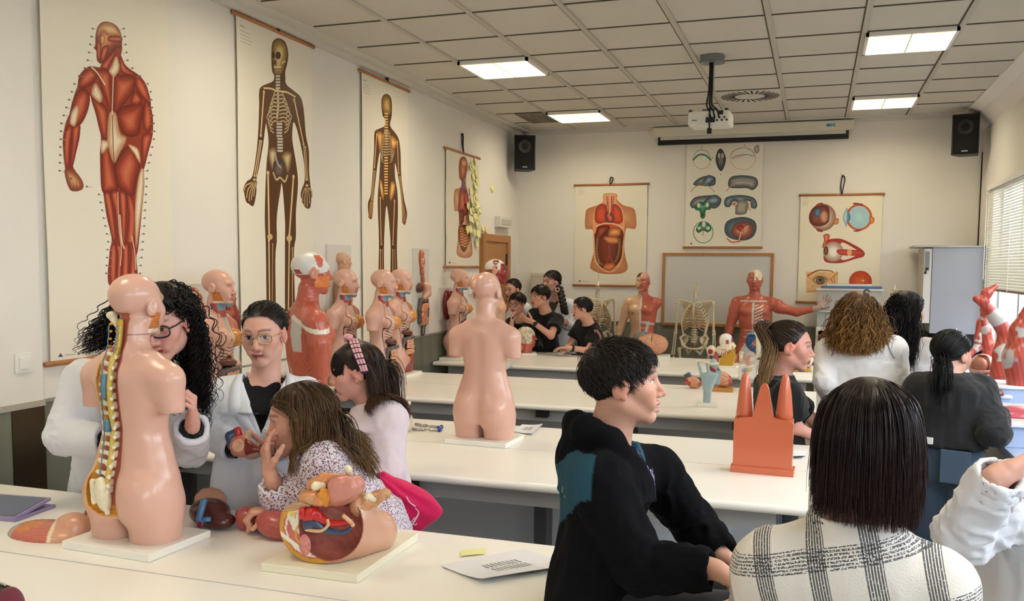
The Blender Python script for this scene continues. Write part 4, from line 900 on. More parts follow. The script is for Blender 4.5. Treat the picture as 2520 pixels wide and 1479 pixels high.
torso((-2.085,2.335,TZ),R(-3),'nearest torso model seen from behind with its spine laid open',back=True,h=.0035,base=(.36,.28))
torso((-1.615,4.335,TZ),R(-2),'bare torso model with smooth closed back standing mid bench',brain=True,h=.0042,base=(.34,.27))
q=at_depth(530,5.08,TZ)
t0=torso(q,R(-82),'skin coloured torso model behind the two lab coats, left of the muscle torso',front=True,h=.0045,group='half opened torso models facing the window side')
for u,d,rz,lb in((846,6.62,-88,'half opened torso model between the muscle torso and the pair of torsos'),(938,6.5,-84,'nearer of the two overlapping half opened torso models'),(982,7.38,-88,'farther of the two overlapping half opened torso models, half hidden'),(1127,8.72,-86,'half opened torso model standing in front of the dark red wall board')):
 c=copy_tree(t0); c.location=at_depth(u,d,TZ); c.rotation_euler=(0,0,R(rz)); c['label']=lb
# ---------------------------------------------------------------- people: bodies, hair, clothes
M_skin=mat('skin',(214,160,130),.48,.4,vcol=True,sss=.12,bump=.02,bscale=300)
def U(v):v=np.asarray(v,float); return v/(np.linalg.norm(v)+1e-12)
def rotv(v,ax,a):return v*math.cos(a)+np.cross(ax,v)*math.sin(a)+ax*np.dot(ax,v)*(1-math.cos(a))
def add_hand(S,w,d,n,side=1,s=1.0,curl=.35,spread=.12,thumb=.5,tg=0,curls=None):
 """w wrist, d where the fingers point, n where the palm faces; side +1 puts the thumb towards cross(n, d)"""
 d=U(d); n=U(np.asarray(n,float)-np.dot(n,d)*d); l=np.cross(n,d)*side; w=np.asarray(w,float); k=.006*s
 L=(.070,.079,.074,.057); box=[w]
 S.cap(w-d*.02*s,w+d*.03*s,.022*s,.024*s,.01*s,tg=tg)
 for i in range(4):
  kn=w+d*(.088,.092,.087,.078)[i]*s+l*(.030-.0205*i)*s-n*.004*s
  S.cap(w+d*.018*s+l*(.014-.011*i)*s,kn,.0125*s,.0105*s,.011*s,tg=tg)
  c=curl if curls is None else curls[i]; v=U(d+l*spread*(1.3-i)*.5); p=kn; r0=(.0092,.0095,.0090,.0080)[i]
  for j,(fr,an)in enumerate(((.45,62),(.31,80),(.24,55))):
   v=rotv(v,np.cross(v,n)/(np.linalg.norm(np.cross(v,n))+1e-9),R(an)*c); q=p+v*L[i]*fr*s
   S.cap(p,q,(r0-.0009*j)*s,(r0-.0009*(j+1))*s,.004*s if j else .005*s,tg=tg); p=q; box.append(p)
 v=U(d*.62+l*.78+n*.25); p=w+d*.018*s+l*.018*s
 for j,(ln,r)in enumerate(((.044,.0145),(.034,.0108),(.027,.0095))):
  q=p+v*ln*s; S.cap(p,q,r*s,(r-.0015)*s,.008*s,tg=tg); p=q; v=U(v+n*thumb*.5-l*thumb*.55+d*.15)
 box.append(p); B=np.array(box); return B.min(0)-.035,B.max(0)+.035
def tframe(pv,nk,yaw):
 z=U(np.array(nk)-pv); f=np.array([math.sin(R(yaw)),math.cos(R(yaw)),0]); y=U(f-z*np.dot(f,z)); x=np.cross(y,z)
 return Matrix(((x[0],y[0],z[0],pv[0]),(x[1],y[1],z[1],pv[1]),(x[2],y[2],z[2],pv[2]),(0,0,0,1)))
def torso_secs(L,sh,hp,wa,g,bust=.0,low=-.10,dep=1.0):
 q=[(low,hp,hp*.68*dep,-.005),(.0,hp,hp*.68*dep,-.005),(.22*L/.5,hp*.92,hp*.60*dep,0),(.40*L/.5*.98,wa,wa*.74*dep,.005),(.66*L,sh*.80,(.105+bust)*dep,.008+bust*.5),(.80*L,sh*.86,.100*dep,.0),(.90*L,sh*.74,.082*dep,-.008),(.97*L,sh*.42,.064,-.01),(1.02*L,.062,.058,-.006)]
 return[(z,0,cy,rx+g,ry+g)for z,rx,ry,cy in q]
class Person:
 def __init__(s,label,hd,yaw,pitch=0,roll=0,hs=1.0,nk=None,pv=None,byaw=None,sh=.185,hp=.165,wa=.135,bust=.015,arms=None,skin=(214,164,142),knees=None,feet=None,hf=.0034,hb=.010,lips=(178,96,88),fem=True,child=False,mouth=0.0,hair_rgb=(30,24,20),group=None,nose=1.0,shd=None,gaze=0.0):
  s.fem=fem; s.gaze=gaze; s.mouth=mouth; s.hd=np.array(hd,float); s.yaw=yaw; s.byaw=yaw if byaw is None else byaw; s.T=head_T(hd,yaw,pitch,roll,hs); s.hs=hs
  f=np.array([math.sin(R(s.byaw)),math.cos(R(s.byaw)),0]); rt=np.array([f[1],-f[0],0]); s.f,s.rt=f,rt
  s.nk=s.hd-np.array([0,0,.175*hs])-f*.02 if nk is None else np.array(nk,float)
  s.pv=np.array([s.nk[0],s.nk[1],s.nk[2]-.50])if pv is None else np.array(pv,float)
  s.e=empty('person',(s.pv[0],s.pv[1],0),-R(s.byaw),label,'person',group)
  s.L=np.linalg.norm(s.nk-s.pv); s.M=tframe(s.pv,s.nk,s.byaw); s.dim=(sh,hp,wa,bust); X=np.array(s.M)[:3,0]; Zs=np.array(s.M)[:3,2]
  s.sh={}; s.ar={}
  for sd,k in(('r',1),('l',-1)):
   p=s.nk+X*k*(sh-.035)-Zs*.075-np.array(s.M)[:3,1]*.01
   if shd and sd in shd:p=np.array(shd[sd],float)
   s.sh[sd]=p; a=dict(arms.get(sd,{}))if arms else{}
   a.setdefault('e',p+np.array([0,0,-.27])+rt*k*.03); a.setdefault('w',np.array(a['e'])+np.array([0,0,-.22])+f*.06); a['e']=np.array(a['e'],float); a['w']=np.array(a['w'],float)
   fd=U(a['w']-a['e']); a.setdefault('d',fd); a.setdefault('n',-k*rt); a.setdefault('side',1 if sd=='l' else-1); s.ar[sd]=a
  s.hips={sd:s.pv+X*k*.085-np.array([0,0,.05])for sd,k in(('r',1),('l',-1))}
  s.kn={}; s.ft={}
  for sd,k in(('r',1),('l',-1)):
   h=s.hips[sd]; s.kn[sd]=np.array(knees[sd],float)if knees else np.array([h[0],h[1],h[2]*.53])+f*.015
   s.ft[sd]=np.array(feet[sd],float)if feet else np.array([s.kn[sd][0],s.kn[sd][1],.085])-f*.015
# ---- one continuous body
  S=SDF(); s.hc=hair_rgb; add_head(S,s.T,fem,0,mouth=mouth,nose=nose); hc=xf([(0,-.018,-.06)],s.T)[0]
  S.cap(hc,s.nk+Zs*.0,(.052 if fem else .055)*hs,(.056 if fem else .062)*hs,.03)
  S.loft(torso_secs(s.L,sh,hp,wa,-.012,bust),s.M,.03,rd=.02)
  boxes=[]
  for sd in 'rl':
   a=s.ar[sd]; S.cap(s.nk-Zs*.06,s.sh[sd],.05,.046,.04); S.cap(s.sh[sd],a['e'],.044,.037,.03); S.cap(a['e'],a['w'],.036,.024,.02)
   if a.get('hand',True):boxes.append(add_hand(S,a['w'],a['d'],a['n'],a['side'],a.get('s',.95),a.get('curl',.35),a.get('spread',.12),a.get('thumb',.5),0,a.get('curls')))
   S.cap(s.hips[sd],s.kn[sd],.078,.052,.04); S.cap(s.kn[sd],s.ft[sd],.052,.035,.03); S.cap(s.ft[sd]-np.array([0,0,.03]),s.ft[sd]+f*.13-np.array([0,0,.05]),.034,.028,.02)
  B_=SDF(); B_.loft(torso_secs(s.L,sh,hp,wa,.012,bust),s.M,.03,rd=.02)
  for sd in 'rl':B_.cap(s.nk-Zs*.055,s.sh[sd],.060,.060,.04); B_.cap(s.sh[sd],s.ar[sd]['e'],.058,.05,.03)
  B_.cap(hc,s.nk,.055*hs,.06*hs,.03); s.bodyS=B_
  s.S=S; hb_lo=s.hd-.145*hs; hb_hi=s.hd+.145*hs; parts=[]; V,Q=S.polygonise(hb); c=V[Q].mean(1); keep=np.ones(len(Q),bool)
  allb=[(hb_lo,hb_hi,hf)]+[(lo,hi,min(hf*1.05,.0042))for lo,hi in boxes]
  for lo,hi,h in allb:keep&=~((c>lo+.6*hb)&(c<hi-.6*hb)).all(1)
  parts.append((V,Q[keep]))
  for lo,hi,h in allb:
   v,q=S.polygonise(h,lo,hi); parts.append((v,q))
  V=[]; Q=[]; n=0
  for v,q in parts:V.append(v); Q.append(q+n); n+=len(v)
  V=np.concatenate(V); Q=np.concatenate(Q); tg=S.ev(V,True)[1]; used=np.zeros(len(V),bool); used[Q.ravel()]=True; idx=np.cumsum(used)-1; V=V[used]; tg=tg[used]; Q=idx[Q]
  s.body=mesh('body',V,Q,M_skin,s.e,s.paint(V,tg,skin,lips),True,True)
 def paint(s,V,tg,skin,lips):
  q=xf(V,s.T.inverted()); x,y,z=q.T; C=np.tile(lin(np.array(skin)),(len(V),1)); near=(np.abs(q)<.15).all(1)
  def mx(m,rgb):
   C[:]=mixc(C,lin(np.array(rgb)),np.clip(m,0,1)*near)
  ax=np.abs(x); r_=np.array(skin,float)
  mx(.45*np.exp(-(((ax-.043)/.02)**2+((z+.025)/.02)**2+((y-.06)/.03)**2)),r_*(1.02,.80,.78)); mx(.4*np.exp(-((x/.014)**2+((z+.03)/.014)**2+((y-.105)/.03)**2)),r_*(1.0,.78,.74))
  mx(.35*(ax>.07)*(np.abs(z)<.04),r_*(1.0,.78,.72))
  lipm=sstep(.0105,.0075,np.abs(z+.0625))*sstep(.0245,.019,ax)*(y>.07); mx(lipm*np.where(np.abs(z+.0625)<.0095-.15*ax,1,0),lips); mx(sstep(.0026,.0010,np.abs(z+.0618))*sstep(.024,.02,ax)*(y>.07),(90,40,40))
  bz=.0285+.006*np.sin(np.clip((ax-.012)/.040,0,1)*PI); mx((.62 if s.fem else .8)*sstep(.0052,.0026,np.abs(z-bz))*sstep(.010,.015,ax)*sstep(.056,.048,ax)*(y>.04),np.array(s.hc)*.8+8)
  if s.mouth>.004:mx(sstep(.0028,.0016,np.abs(z+.0612+s.mouth*.40))*sstep(.018,.015,ax)*(y>.068),(232,226,216))
# eyes: almond of white, iris, pupil and lash line
  ex,ez=ax-.031,z-.0045; al=(ex/.0150)**2+(ez/(.0068-.0012*(np.abs(ex)/.015)))**2; ey=(y>.05)
  mx(sstep(1.15,.9,al)*ey,(226,220,214)); r2=np.hypot(ex-s.gaze*np.sign(x),ez); mx(sstep(.0076,.0064,r2)*sstep(1.1,.9,al)*ey,(84,56,36)); mx(sstep(.0032,.0024,r2)*sstep(1.1,.9,al)*ey,(14,10,10))
  lash=sstep(.0024,.0012,np.abs(ez-.0062*np.sqrt(np.clip(1-(ex/.0165)**2,0,1))))*(np.abs(ex)<.0165)*ey; mx(.9*lash,(36,26,24)); mx(.35*sstep(.0022,.001,np.abs(ez+.0058*np.sqrt(np.clip(1-(ex/.016)**2,0,1))))*(np.abs(ex)<.016)*ey,r_*.62)
  return C
def cutplane(S,w,d,r=.075,k=.002):
 w=np.array(w,float); d=U(d)
 S.fun(lambda P:np.maximum(-((P-w)@d),np.linalg.norm(P-w,axis=1)-r),w-r,w+r,k,True)
def folds(amp=.004,fx=16.,seed=0,joints=(),ja=.006):
 def f(V,N):
  q=V+.05*(np.stack([vnoise(V*7,seed+3),vnoise(V*7,seed+4),vnoise(V*7,seed+5)],1)-.5)
  r1=1-np.abs(2*fbm(q*np.array([fx,fx,fx*.45]),seed,2)-1); d=amp*2.0*(r1-.72)
  for p,w in joints:g=np.exp(-((V-np.array(p))**2).sum(1)/w**2); d=d+ja*g*(1-np.abs(2*fbm(q*np.array([26,26,38]),seed+9,2)-1)-.6)*1.6
  return d
 return f
def cloth(name,rgb=(230,230,232),rough=.85,bump=.25,bscale=420,**k):return mat(name,rgb,rough,.2,bump=bump,bscale=bscale,sheen=.15,**k)
def jacket(p,name,m,g=.016,sleeve=.016,hem=None,hemz=None,flare=1.12,open_v=None,neck=.072,h=.0075,cuffs=(1.,1.),amp=.004,seed=0,short=None,boxy=0.,cuffw=1.0,coln=.0,extra=None,lapel=False,hood=None,skirt=True,hole=True,paint=None,neckz=.0,ja=.006):
 """an upper garment following the body; hemz: height of its lower edge; short: fraction of the upper arm covered"""
 sh,hp,wa,bu=p.dim; S=SDF(); X,Y,Z=(np.array(p.M)[:3,i]for i in range(3)); hemz=p.pv[2]-.05 if hemz is None else hemz
 secs=torso_secs(p.L,sh,hp,max(wa,wa*(1-boxy)+hp*boxy),g,bu); S.loft(secs,p.M,.03,rd=.02)
 if hemz>p.pv[2]-.10:S.fun(lambda P:P[:,2]-hemz,p.pv-.45,np.array([p.pv[0]+.45,p.pv[1]+.45,hemz]),.002,True)
 if skirt and hemz<p.pv[2]-.02:
  a=p.pv-np.array([0,0,0]); top=p.pv[2]+.05
  Ms=Matrix.Translation((p.pv[0],p.pv[1],0))@Matrix.Rotation(-R(p.byaw),4,'Z')
  S.loft([(hemz,0,0,(hp+g)*flare,(hp+g)*.74*flare),(top-.04,0,0,hp+g,(hp+g)*.72),(top+.04,0,0,(hp+g)*.9,(hp+g)*.62)],Ms,.03,rd=.004)
 js=[]
 for i,sd in enumerate('rl'):
  a=p.ar[sd]; s0,e,w=p.sh[sd],a['e'],a['w']; S.cap(p.nk-Z*.055+Y*-.005,s0,.052+g*.6,.048+g,.04)
  if short is not None:
   t=s0+(e-s0)*short; S.cap(s0,t+(e-s0)*.02,.047+g,.052+g+.006,.03); cutplane(S,t,e-s0,.10); S.cap(t-U(e-s0)*.05,t+U(e-s0)*.03,.046,.047,.003,True)
  else:
   fd=U(w-e); ce=w-fd*.012*cuffs[i]; S.cap(s0,e,.047+g,.040+sleeve,.03); A_=SDF(); A_.cap(e,w+fd*.004,.039+sleeve,(.029+sleeve*.8)*cuffw,.02); cutplane(A_,ce,fd,.14)
   A_.cap(ce-fd*.05,ce+fd*.03,(.026+sleeve*.55)*cuffw,(.026+sleeve*.55)*cuffw,.003,True); lo_,hi_=A_.bounds(); S.fun(A_.ev,lo_,hi_,.010); js+=[(e,.10),(w-fd*.07,.06)]
 S.unc=list(S.p); js.append((p.sh['r']-Z*.06,.07)); js.append((p.sh['l']-Z*.06,.07))
 if hole:
  S.cap(p.nk-Z*(.01-neckz),p.nk+Z*.2+Y*.02,neck,neck*1.1,.012,True)
  S.unc=list(S.p)
  if open_v:
   Mi=np.array(p.M.inverted()); L_=p.L
   def vee(P):
    q=P@Mi[:3,:3].T+Mi[:3,3]; w=.074*np.clip((q[:,2]-(L_-.03-open_v))/(open_v),0,1.3); return np.maximum(np.maximum(np.abs(q[:,0])-w,.01-q[:,1]),L_-.03-open_v-q[:,2])
   c=p.nk-Z*open_v*.5+Y*.1; S.fun(vee,c-.25,c+.25,.003,True)
 if extra:extra(S,p)
 return sdf_mesh(name,S,h,m,p.e,disp=folds(amp,15,seed,js,ja),paint=paint),uncut(S)
def uncut(S):
 q=SDF(); q.p=S.unc; return q
def trousers(p,m,top=None,g=.012,h=.011,wide=1.0,name='trousers',amp=.004,hem=.07):
 S=SDF(); sh,hp,wa,bu=p.dim; top=p.pv[2]+.05 if top is None else top; Ms=Matrix.Translation((p.pv[0],p.pv[1],0))@Matrix.Rotation(-R(p.byaw),4,'Z')
 S.loft([(p.pv[2]-.13,0,-.008,hp+g-.014,hp*.62),(p.pv[2]-.02,0,-.012,hp+g-.010,hp*.60+g),(top,0,0,(hp+wa)/2+g,(wa+.02)*.74)],Ms,.03,rd=.02)
 for k,sd in((1,'r'),(-1,'l')):
  S.cap(p.hips[sd],p.kn[sd],.082+g,.060*wide+g,.035); S.cap(p.kn[sd],p.ft[sd],.060*wide+g,.048*wide+g,.03); S.ell(p.pv+p.rt*k*.075-p.f*.045-np.array([0,0,.055]),(.075,.062,.080),None,.03);
  d=U(p.ft[sd]-p.kn[sd]); cutplane(S,p.ft[sd]+d*(-.085+hem)*0+d*.01,d,.09)
 return sdf_mesh(name,S,h,m,p.e,disp=folds(amp,13,5))
def shoes(p,m):
 for sd in 'rl':
  a=p.ft[sd]; f=p.f; S=SDF().cap(a+np.array([0,0,-.045]),a+f*.12+np.array([0,0,-.055]),.042,.034,.02).cap(a+np.array([0,0,.0]),a+np.array([0,0,-.05]),.045,.043,.02).box(a+f*.05+np.array([0,0,-.075]),(.045,.125,.010),Matrix.Rotation(-R(p.byaw),3,'Z'),.006,.008)
  zb=a[2]-.085; S.fun(lambda P,z=zb:P[:,2]-z,a-.25,np.array([a[0]+.25,a[1]+.25,zb]),.0,True); sdf_mesh('shoe',S,.009,m,p.e)
# ---- hair
def hair_mat(name,rgb,rough=.42):
 if name in MATS:return MATS[name]
 m=mat(name,rgb,rough,.35,vcol=True); return m
def in_hairline(q,shift=0.0):
 zmin=np.interp(q[:,1],[-.12,-.06,-.03,-.012,.012,.03,.055,.075,.09],[-.066,-.060,-.035,.0,.010,.034,.074,.088,.092]); return q[:,2]>zmin+shift
CRC=np.array([0,-.014,.036]); CRR=np.array([.073,.094,.075])
def scalp_roots(n,rs,shift=0.0,cond=None):
 out=[]
 while sum(len(o)for o in out)<n:
  v=rs.normal(size=(n,3)); v/=np.linalg.norm(v,axis=1)[:,None]; q=CRC+v*CRR*1.0; m=in_hairline(q,shift)
  if cond is not None:m&=cond(q)
  if not m.any():continue
  out.append(q[m])
 return np.concatenate(out)[:n]
def scalp_cap(p,m,rgb,t=.010,shift=0.0,h=.0045,name='hair_cap'):pass
def strand_mesh(name,paths,w,m,parent,base,rs,tipw=.3,vary=.22,tip=None,sides=3):
 """paths n x m x 3 in world space"""
 n,k,_=paths.shape; T=np.gradient(paths,axis=1); T/=np.linalg.norm(T,axis=2)[...,None]+1e-9
 ref=rs.normal(size=(n,1,3)); A=np.cross(T,ref); A/=np.linalg.norm(A,axis=2)[...,None]+1e-9; B=np.cross(T,A)
 t=np.linspace(0,1,k)[None,:,None]; ww=(np.asarray(w)*np.ones(n))[:,None,None]*(1-(1-tipw)*t**2); a=2*PI*np.arange(sides)/sides
 V=paths[:,:,None,:]+ww[...,None]*(np.cos(a)[None,None,:,None]*A[:,:,None,:]+np.sin(a)[None,None,:,None]*B[:,:,None,:])
 i=np.arange(n)[:,None,None]*k*sides; j=np.arange(k-1)[None,:,None]*sides; s_=np.arange(sides)[None,None,:]; s2=(s_+1)%sides
 Q=np.stack([i+j+s_,i+j+s2,i+j+sides+s2,i+j+sides+s_],-1).reshape(-1,4)
 c=lin(np.array(base,float)); br=(1+vary*rs.normal(size=(n,1,1)))*np.ones((n,k,1)); C=c*np.clip(br,.4,2.2)
 if tip is not None:C=C*(1-t**1.5)+lin(np.array(tip,float))*np.clip(br,.5,1.6)*t**1.5
 C=np.repeat(C.reshape(-1,3),sides,0); return mesh(name,V.reshape(-1,3),Q,m,parent,C,True,True)
def ell_push(q,extra):
 """keep head-frame points outside the skull plus a layer"""
 r=CRR+extra[:,None]; v=(q-CRC)/r; L=np.linalg.norm(v,axis=1); m=L<1; q=q.copy(); q[m]=CRC+(v/np.maximum(L,1e-6)[:,None]*r)[m];
 r2=np.array([.062,.068,.085])+extra[:,None]; c2=np.array([0,.012,-.03]); v=(q-c2)/r2; L=np.linalg.norm(v,axis=1); m=(L<1); q[m]=(c2+v/np.maximum(L,1e-6)[:,None]*r2)[m]; return q
def grow(p,n,L,comb,grav=.25,layer=(.004,.016),steps=14,seed=0,cond=None,shift=0.0,curl=0.0,cfreq=60.,noise=.15,body=True,bodyr=.012,gdir=None,wave=0.,wf=50.,hug=0.0,back=None):
 """strands from the scalp; comb(q) gives the first direction in the head frame, L a length or a function of the root"""
 rs=np.random.RandomState(seed); q=scalp_roots(n,rs,shift,cond); n=len(q); lay=rs.uniform(layer[0],layer[1],n); Ls=(L(q)if callable(L)else np.full(n,L))*rs.uniform(.85,1.08,n)
 v=comb(q); v=v/(np.linalg.norm(v,axis=1)[:,None]+1e-9); v=v+noise*rs.normal(size=v.shape)*.5; Ti=np.array(p.T.inverted())[:3,:3]*p.hs; g=Ti@np.array([0,0,-1.0])if gdir is None else np.array(gdir,float); g=g/np.linalg.norm(g)
 nn=(q-CRC)/CRR**2; nn/=np.linalg.norm(nn,axis=1)[:,None]; v=v-nn*np.where((v*nn).sum(1)>0,1.0,min(1,.4+hug))[:,None]*(v*nn).sum(1)[:,None]; v/=np.linalg.norm(v,axis=1)[:,None]
 q=ell_push(q,lay*.4); out=[q]; st=(Ls/(steps-1))[:,None]
 Tinv=p.T.inverted(); nzs=rs.normal(size=(steps,n,3))*noise*.35
 for i in range(1,steps):
  v=v*(1-grav)+g*grav+nzs[i]
  if back is not None:m=(out[-1][:,2]<.085)&(out[-1][:,1]>back-.02); v[m,1]-=.5+14*np.maximum(0,out[-1][m,1]-back)
  v/=np.linalg.norm(v,axis=1)[:,None]+1e-9; ly=lay*(.25+.75*min(1,i/(.45*steps))); q2=ell_push(out[-1]+v*st,ly)
  if hug:r=CRR+ly[:,None]; vv=(q2-CRC)/r; l_=np.linalg.norm(vv,axis=1)[:,None]; q2=q2*(1-hug)+(CRC+vv/l_*r)*hug
  if body:
   Wp=xf(q2,p.T); m=Wp[:,2]<p.hd[2]-.085*p.hs
   if m.any():
    X=Wp[m]; rr=bodyr+lay[m]*.6; d0=p.bodyS.ev(X)-rr; c_=d0<0
    if c_.any():
     Y=X[c_]; e=.004; g_=np.stack([p.bodyS.ev(Y+e*np.eye(3)[j])-rr[c_]-d0[c_]for j in range(3)],1); g_/=np.linalg.norm(g_,axis=1)[:,None]+1e-9; X[c_]=Y-g_*np.maximum(d0[c_],-.03)[:,None]; Wp[m]=X; q2=xf(Wp,Tinv)
  d=q2-out[-1]; v=d/(np.linalg.norm(d,axis=1)[:,None]+1e-9); out.append(q2)
 P=np.stack(out,1); Wd=xf(P.reshape(-1,3),p.T).reshape(P.shape)
 if curl:
  kk=P.shape[1]; tt=np.linspace(0,kk-1,kk*4); i0=np.minimum(tt.astype(int),kk-2); fr=(tt-i0)[None,:,None]; Wd=Wd[:,i0]*(1-fr)+Wd[:,i0+1]*fr; P=Wd
 if curl or wave:
  T=np.gradient(Wd,axis=1); T/=np.linalg.norm(T,axis=2)[...,None]+1e-9; ref=rs.normal(size=(n,1,3)); A=np.cross(T,ref); A/=np.linalg.norm(A,axis=2)[...,None]+1e-9; B=np.cross(T,A)
  s_=np.linspace(0,1,P.shape[1])[None,:,None]*Ls[:,None,None]; ph=rs.uniform(0,2*PI,(n,1,1)); amp=np.minimum(1,s_/.04)
  if curl:Wd=Wd+curl*amp*(np.cos(s_*cfreq*2+ph)*A+np.sin(s_*cfreq*2+ph)*B)
  if wave:ax_=np.array([p.rt[0],p.rt[1],0]); Wd=Wd+wave*amp*np.sin(s_*wf+ph*.25)*ax_
 return Wd,rs
def cap_paths_SDF(p,t,shift=0.0,h=.0045,extra=None,m=None,rgb=(20,16,14),name='hair',amp=.0025,front=True,streak=60.):
 """solid under-layer of the hair, cut along the hairline"""
 S=SDF(); s=p.hs; Rm=p.T.to_3x3()*(1/s); S.ell(xf([CRC],p.T)[0],(CRR+t)*s,Rm,.01)
 if extra:extra(S)
 Ti=p.T.inverted(); lo,hi=S.bounds()
 def cut(P):
  q=xf(P,Ti); zmin=np.interp(q[:,1],[-.14,-.06,-.03,-.012,.012,.03,.055,.075,.09],[-.066,-.060,-.035,.0,.010,.034,.074,.088,.092])+shift
  return np.maximum((q[:,2]-zmin)*s,(np.abs(q).max(1)-.16)*s)
 S.fun(cut,lo,hi,.004,True)if False else None
 V,Q=S.polygonise(h); q=xf(V,Ti); zmin=np.interp(q[:,1],[-.14,-.06,-.03,-.012,.012,.03,.055,.075,.09],[-.066,-.060,-.035,.0,.010,.034,.074,.088,.092])+shift
 keep=(q[:,2]>zmin)[Q].all(1)|((extra is not None)&(q[:,1]<-.02)[Q].all(1)); Q=Q[keep]; N=vnormals(V,Q); c=lin(np.array(rgb,float)); st=.75+.5*vnoise(np.stack([np.arctan2(q[:,0],q[:,2]-.0)*streak/6,q[:,1]*6,q[:,2]*6],1),3)
 return mesh(name,V+N*(amp*(st-1))[:,None],Q,m,p.e,c*st[:,None],True,True)
# ---------------------------------------------------------------- the people
D=onD
H_BLK=hair_mat('hair_black',(24,18,16)); H_BRN=hair_mat('hair_brown',(60,42,30),.4)
M_coat=cloth('white_coat',(226,228,236),.8); M_blk=cloth('black_cloth',(17,17,20),.9); M_char=cloth('charcoal_cloth',(40,40,42),.9)
M_jean=cloth('denim',(66,82,104),.85,bump=.4,bscale=700,vary=.12,vscale=9); M_shoe=mat('shoe',(40,38,38),.6); M_btn=mat('button',(214,210,200),.4)
M_specs=mat('gold_wire',(200,170,110),.25,.5,metal=.9); M_navy=mat('dark_frame',(28,28,40),.3)
def lens_mat():
 m=glass_mat(); m.name='spectacle_lens'; m.node_tree.nodes['Mix Shader'].inputs[0].default_value=.10; return m
M_lens=lens_mat()
def glasses(p,m,w=.026,h=.020,r=.0016,sq=.5,y=.094,z=.002):
 g=empty('spectacles',(0,0,0)); g.parent=p.e; b=MB(); b.smooth=True; T=p.T; L=[]
 for x in(1,-1):
  pts=[]
  for k in range(28):
   a=2*PI*k/28; ca,sa=math.cos(a),math.sin(a); e=2/(2+2*sq); pts.append((x*.0335+w*abs(ca)**e*np.sign(ca),y-.012*(abs(x*.0335+w*ca)/.06)**2,z+h*abs(sa)**e*np.sign(sa)))
  P=xf(pts+[pts[0]],T); b.tube(P,r*p.hs,6,False); L.append(xf(pts,T))
  b.tube(xf([(x*.059,y-.012,z+.006),(x*.074,y-.03,z+.008),(x*.079,.0,z+.006),(x*.078,-.03,z-.006)],T),r*p.hs,6)
 b.tube(xf([(-.009,y-.001,z+.004),(0,y+.004,z+.007),(.009,y-.001,z+.004)],T),r*p.hs,6)
 f=b.build('frame',m,p.e,world=True); bpy.data.objects.remove(g); f.name='spectacles'
 for Q in L:mesh('lens',Q,[tuple(range(len(Q)))],M_lens,f,None,False,True)
 return f
def buttons(p,S,pts,m=M_btn,r=.0085,name='button'):
 """discs laid on the garment at the given points, facing away from the body axis"""
 for q in pts:
  q=np.array(q,float)
  for _ in range(12):
   d=S.ev(q[None])[0]; e=.004; g=np.array([S.ev((q+e*np.eye(3)[j])[None])[0]-d for j in range(3)])/e; q=q-g*d*.8
  n=U(g); M=Matrix.Translation(tuple(q+n*.002))@Vector(n).to_track_quat('Z','Y').to_matrix().to_4x4()
  b=MB(); b.lathe([(r,-.001),(r,.003),(r*.8,.004),(r*.7,.0032),(.0005,.003)],16,M); b.build(name,m,p.e,True,world=True)
def strip_on(p,S,pts,w,m,name,off=.003,th=.002,n=8,wdir=None,parent=None):
 """a cloth band following points projected onto the garment"""
 P=cr_curve(pts,n); out=[]; Ns=[]
 for q in P:
  q=q.copy()
  for _ in range(8):
   d=S.ev(q[None])[0]; e=.004; g=np.array([S.ev((q+e*np.eye(3)[j])[None])[0]-d for j in range(3)])/e; q=q-g*d*.8
  out.append(q+U(g)*off); Ns.append(U(g))
 P=np.array(out); N=np.array(Ns); T=np.gradient(P,axis=0); T/=np.linalg.norm(T,axis=1)[:,None]; B=np.cross(T,N); w=np.ones(len(P))*np.asarray(w)
 V=np.concatenate([P-B*w[:,None]/2,P+B*w[:,None]/2,P-B*w[:,None]/2+N*th,P+B*w[:,None]/2+N*th]); k=len(P); Fs=[]
 for i in range(k-1):Fs+=[(i,i+1,k+i+1,k+i),(2*k+i,3*k+i,3*k+i+1,2*k+i+1),(i,2*k+i,2*k+i+1,i+1),(k+i,k+i+1,3*k+i+1,3*k+i)]
 return mesh(name,V,Fs,m,parent or p.e,None,True,True)
def comb_to(t,down=.0):
 t=np.array(t,float)
 def f(q):v=t-q; n=(q-CRC)/CRR**2; n/=np.linalg.norm(n,axis=1)[:,None]; v=v/np.linalg.norm(v,axis=1)[:,None]; v=v-n*(v*n).sum(1)[:,None]; return v
 return f
def comb_part(px=.0,fwd=-.2,side=1.0):
 def f(q):s=np.sign(q[:,0]-px+1e-6); return np.stack([s*side*np.ones(len(q)),np.full(len(q),fwd),-.35-2*(np.abs(q[:,0])>.05)],1)
 return f
def comb_crown(px=.0,cy=.02):
 def f(q):x=q[:,0]-px; f_=np.clip((q[:,1]-cy+.03)/.05,0,1); return np.stack([np.sign(x+1e-6)*f_+x*14*(1-f_),-.35*f_-.9*(1-f_),-.30-.5*(1-f_)*(np.abs(x)>.03)],1)
 return f
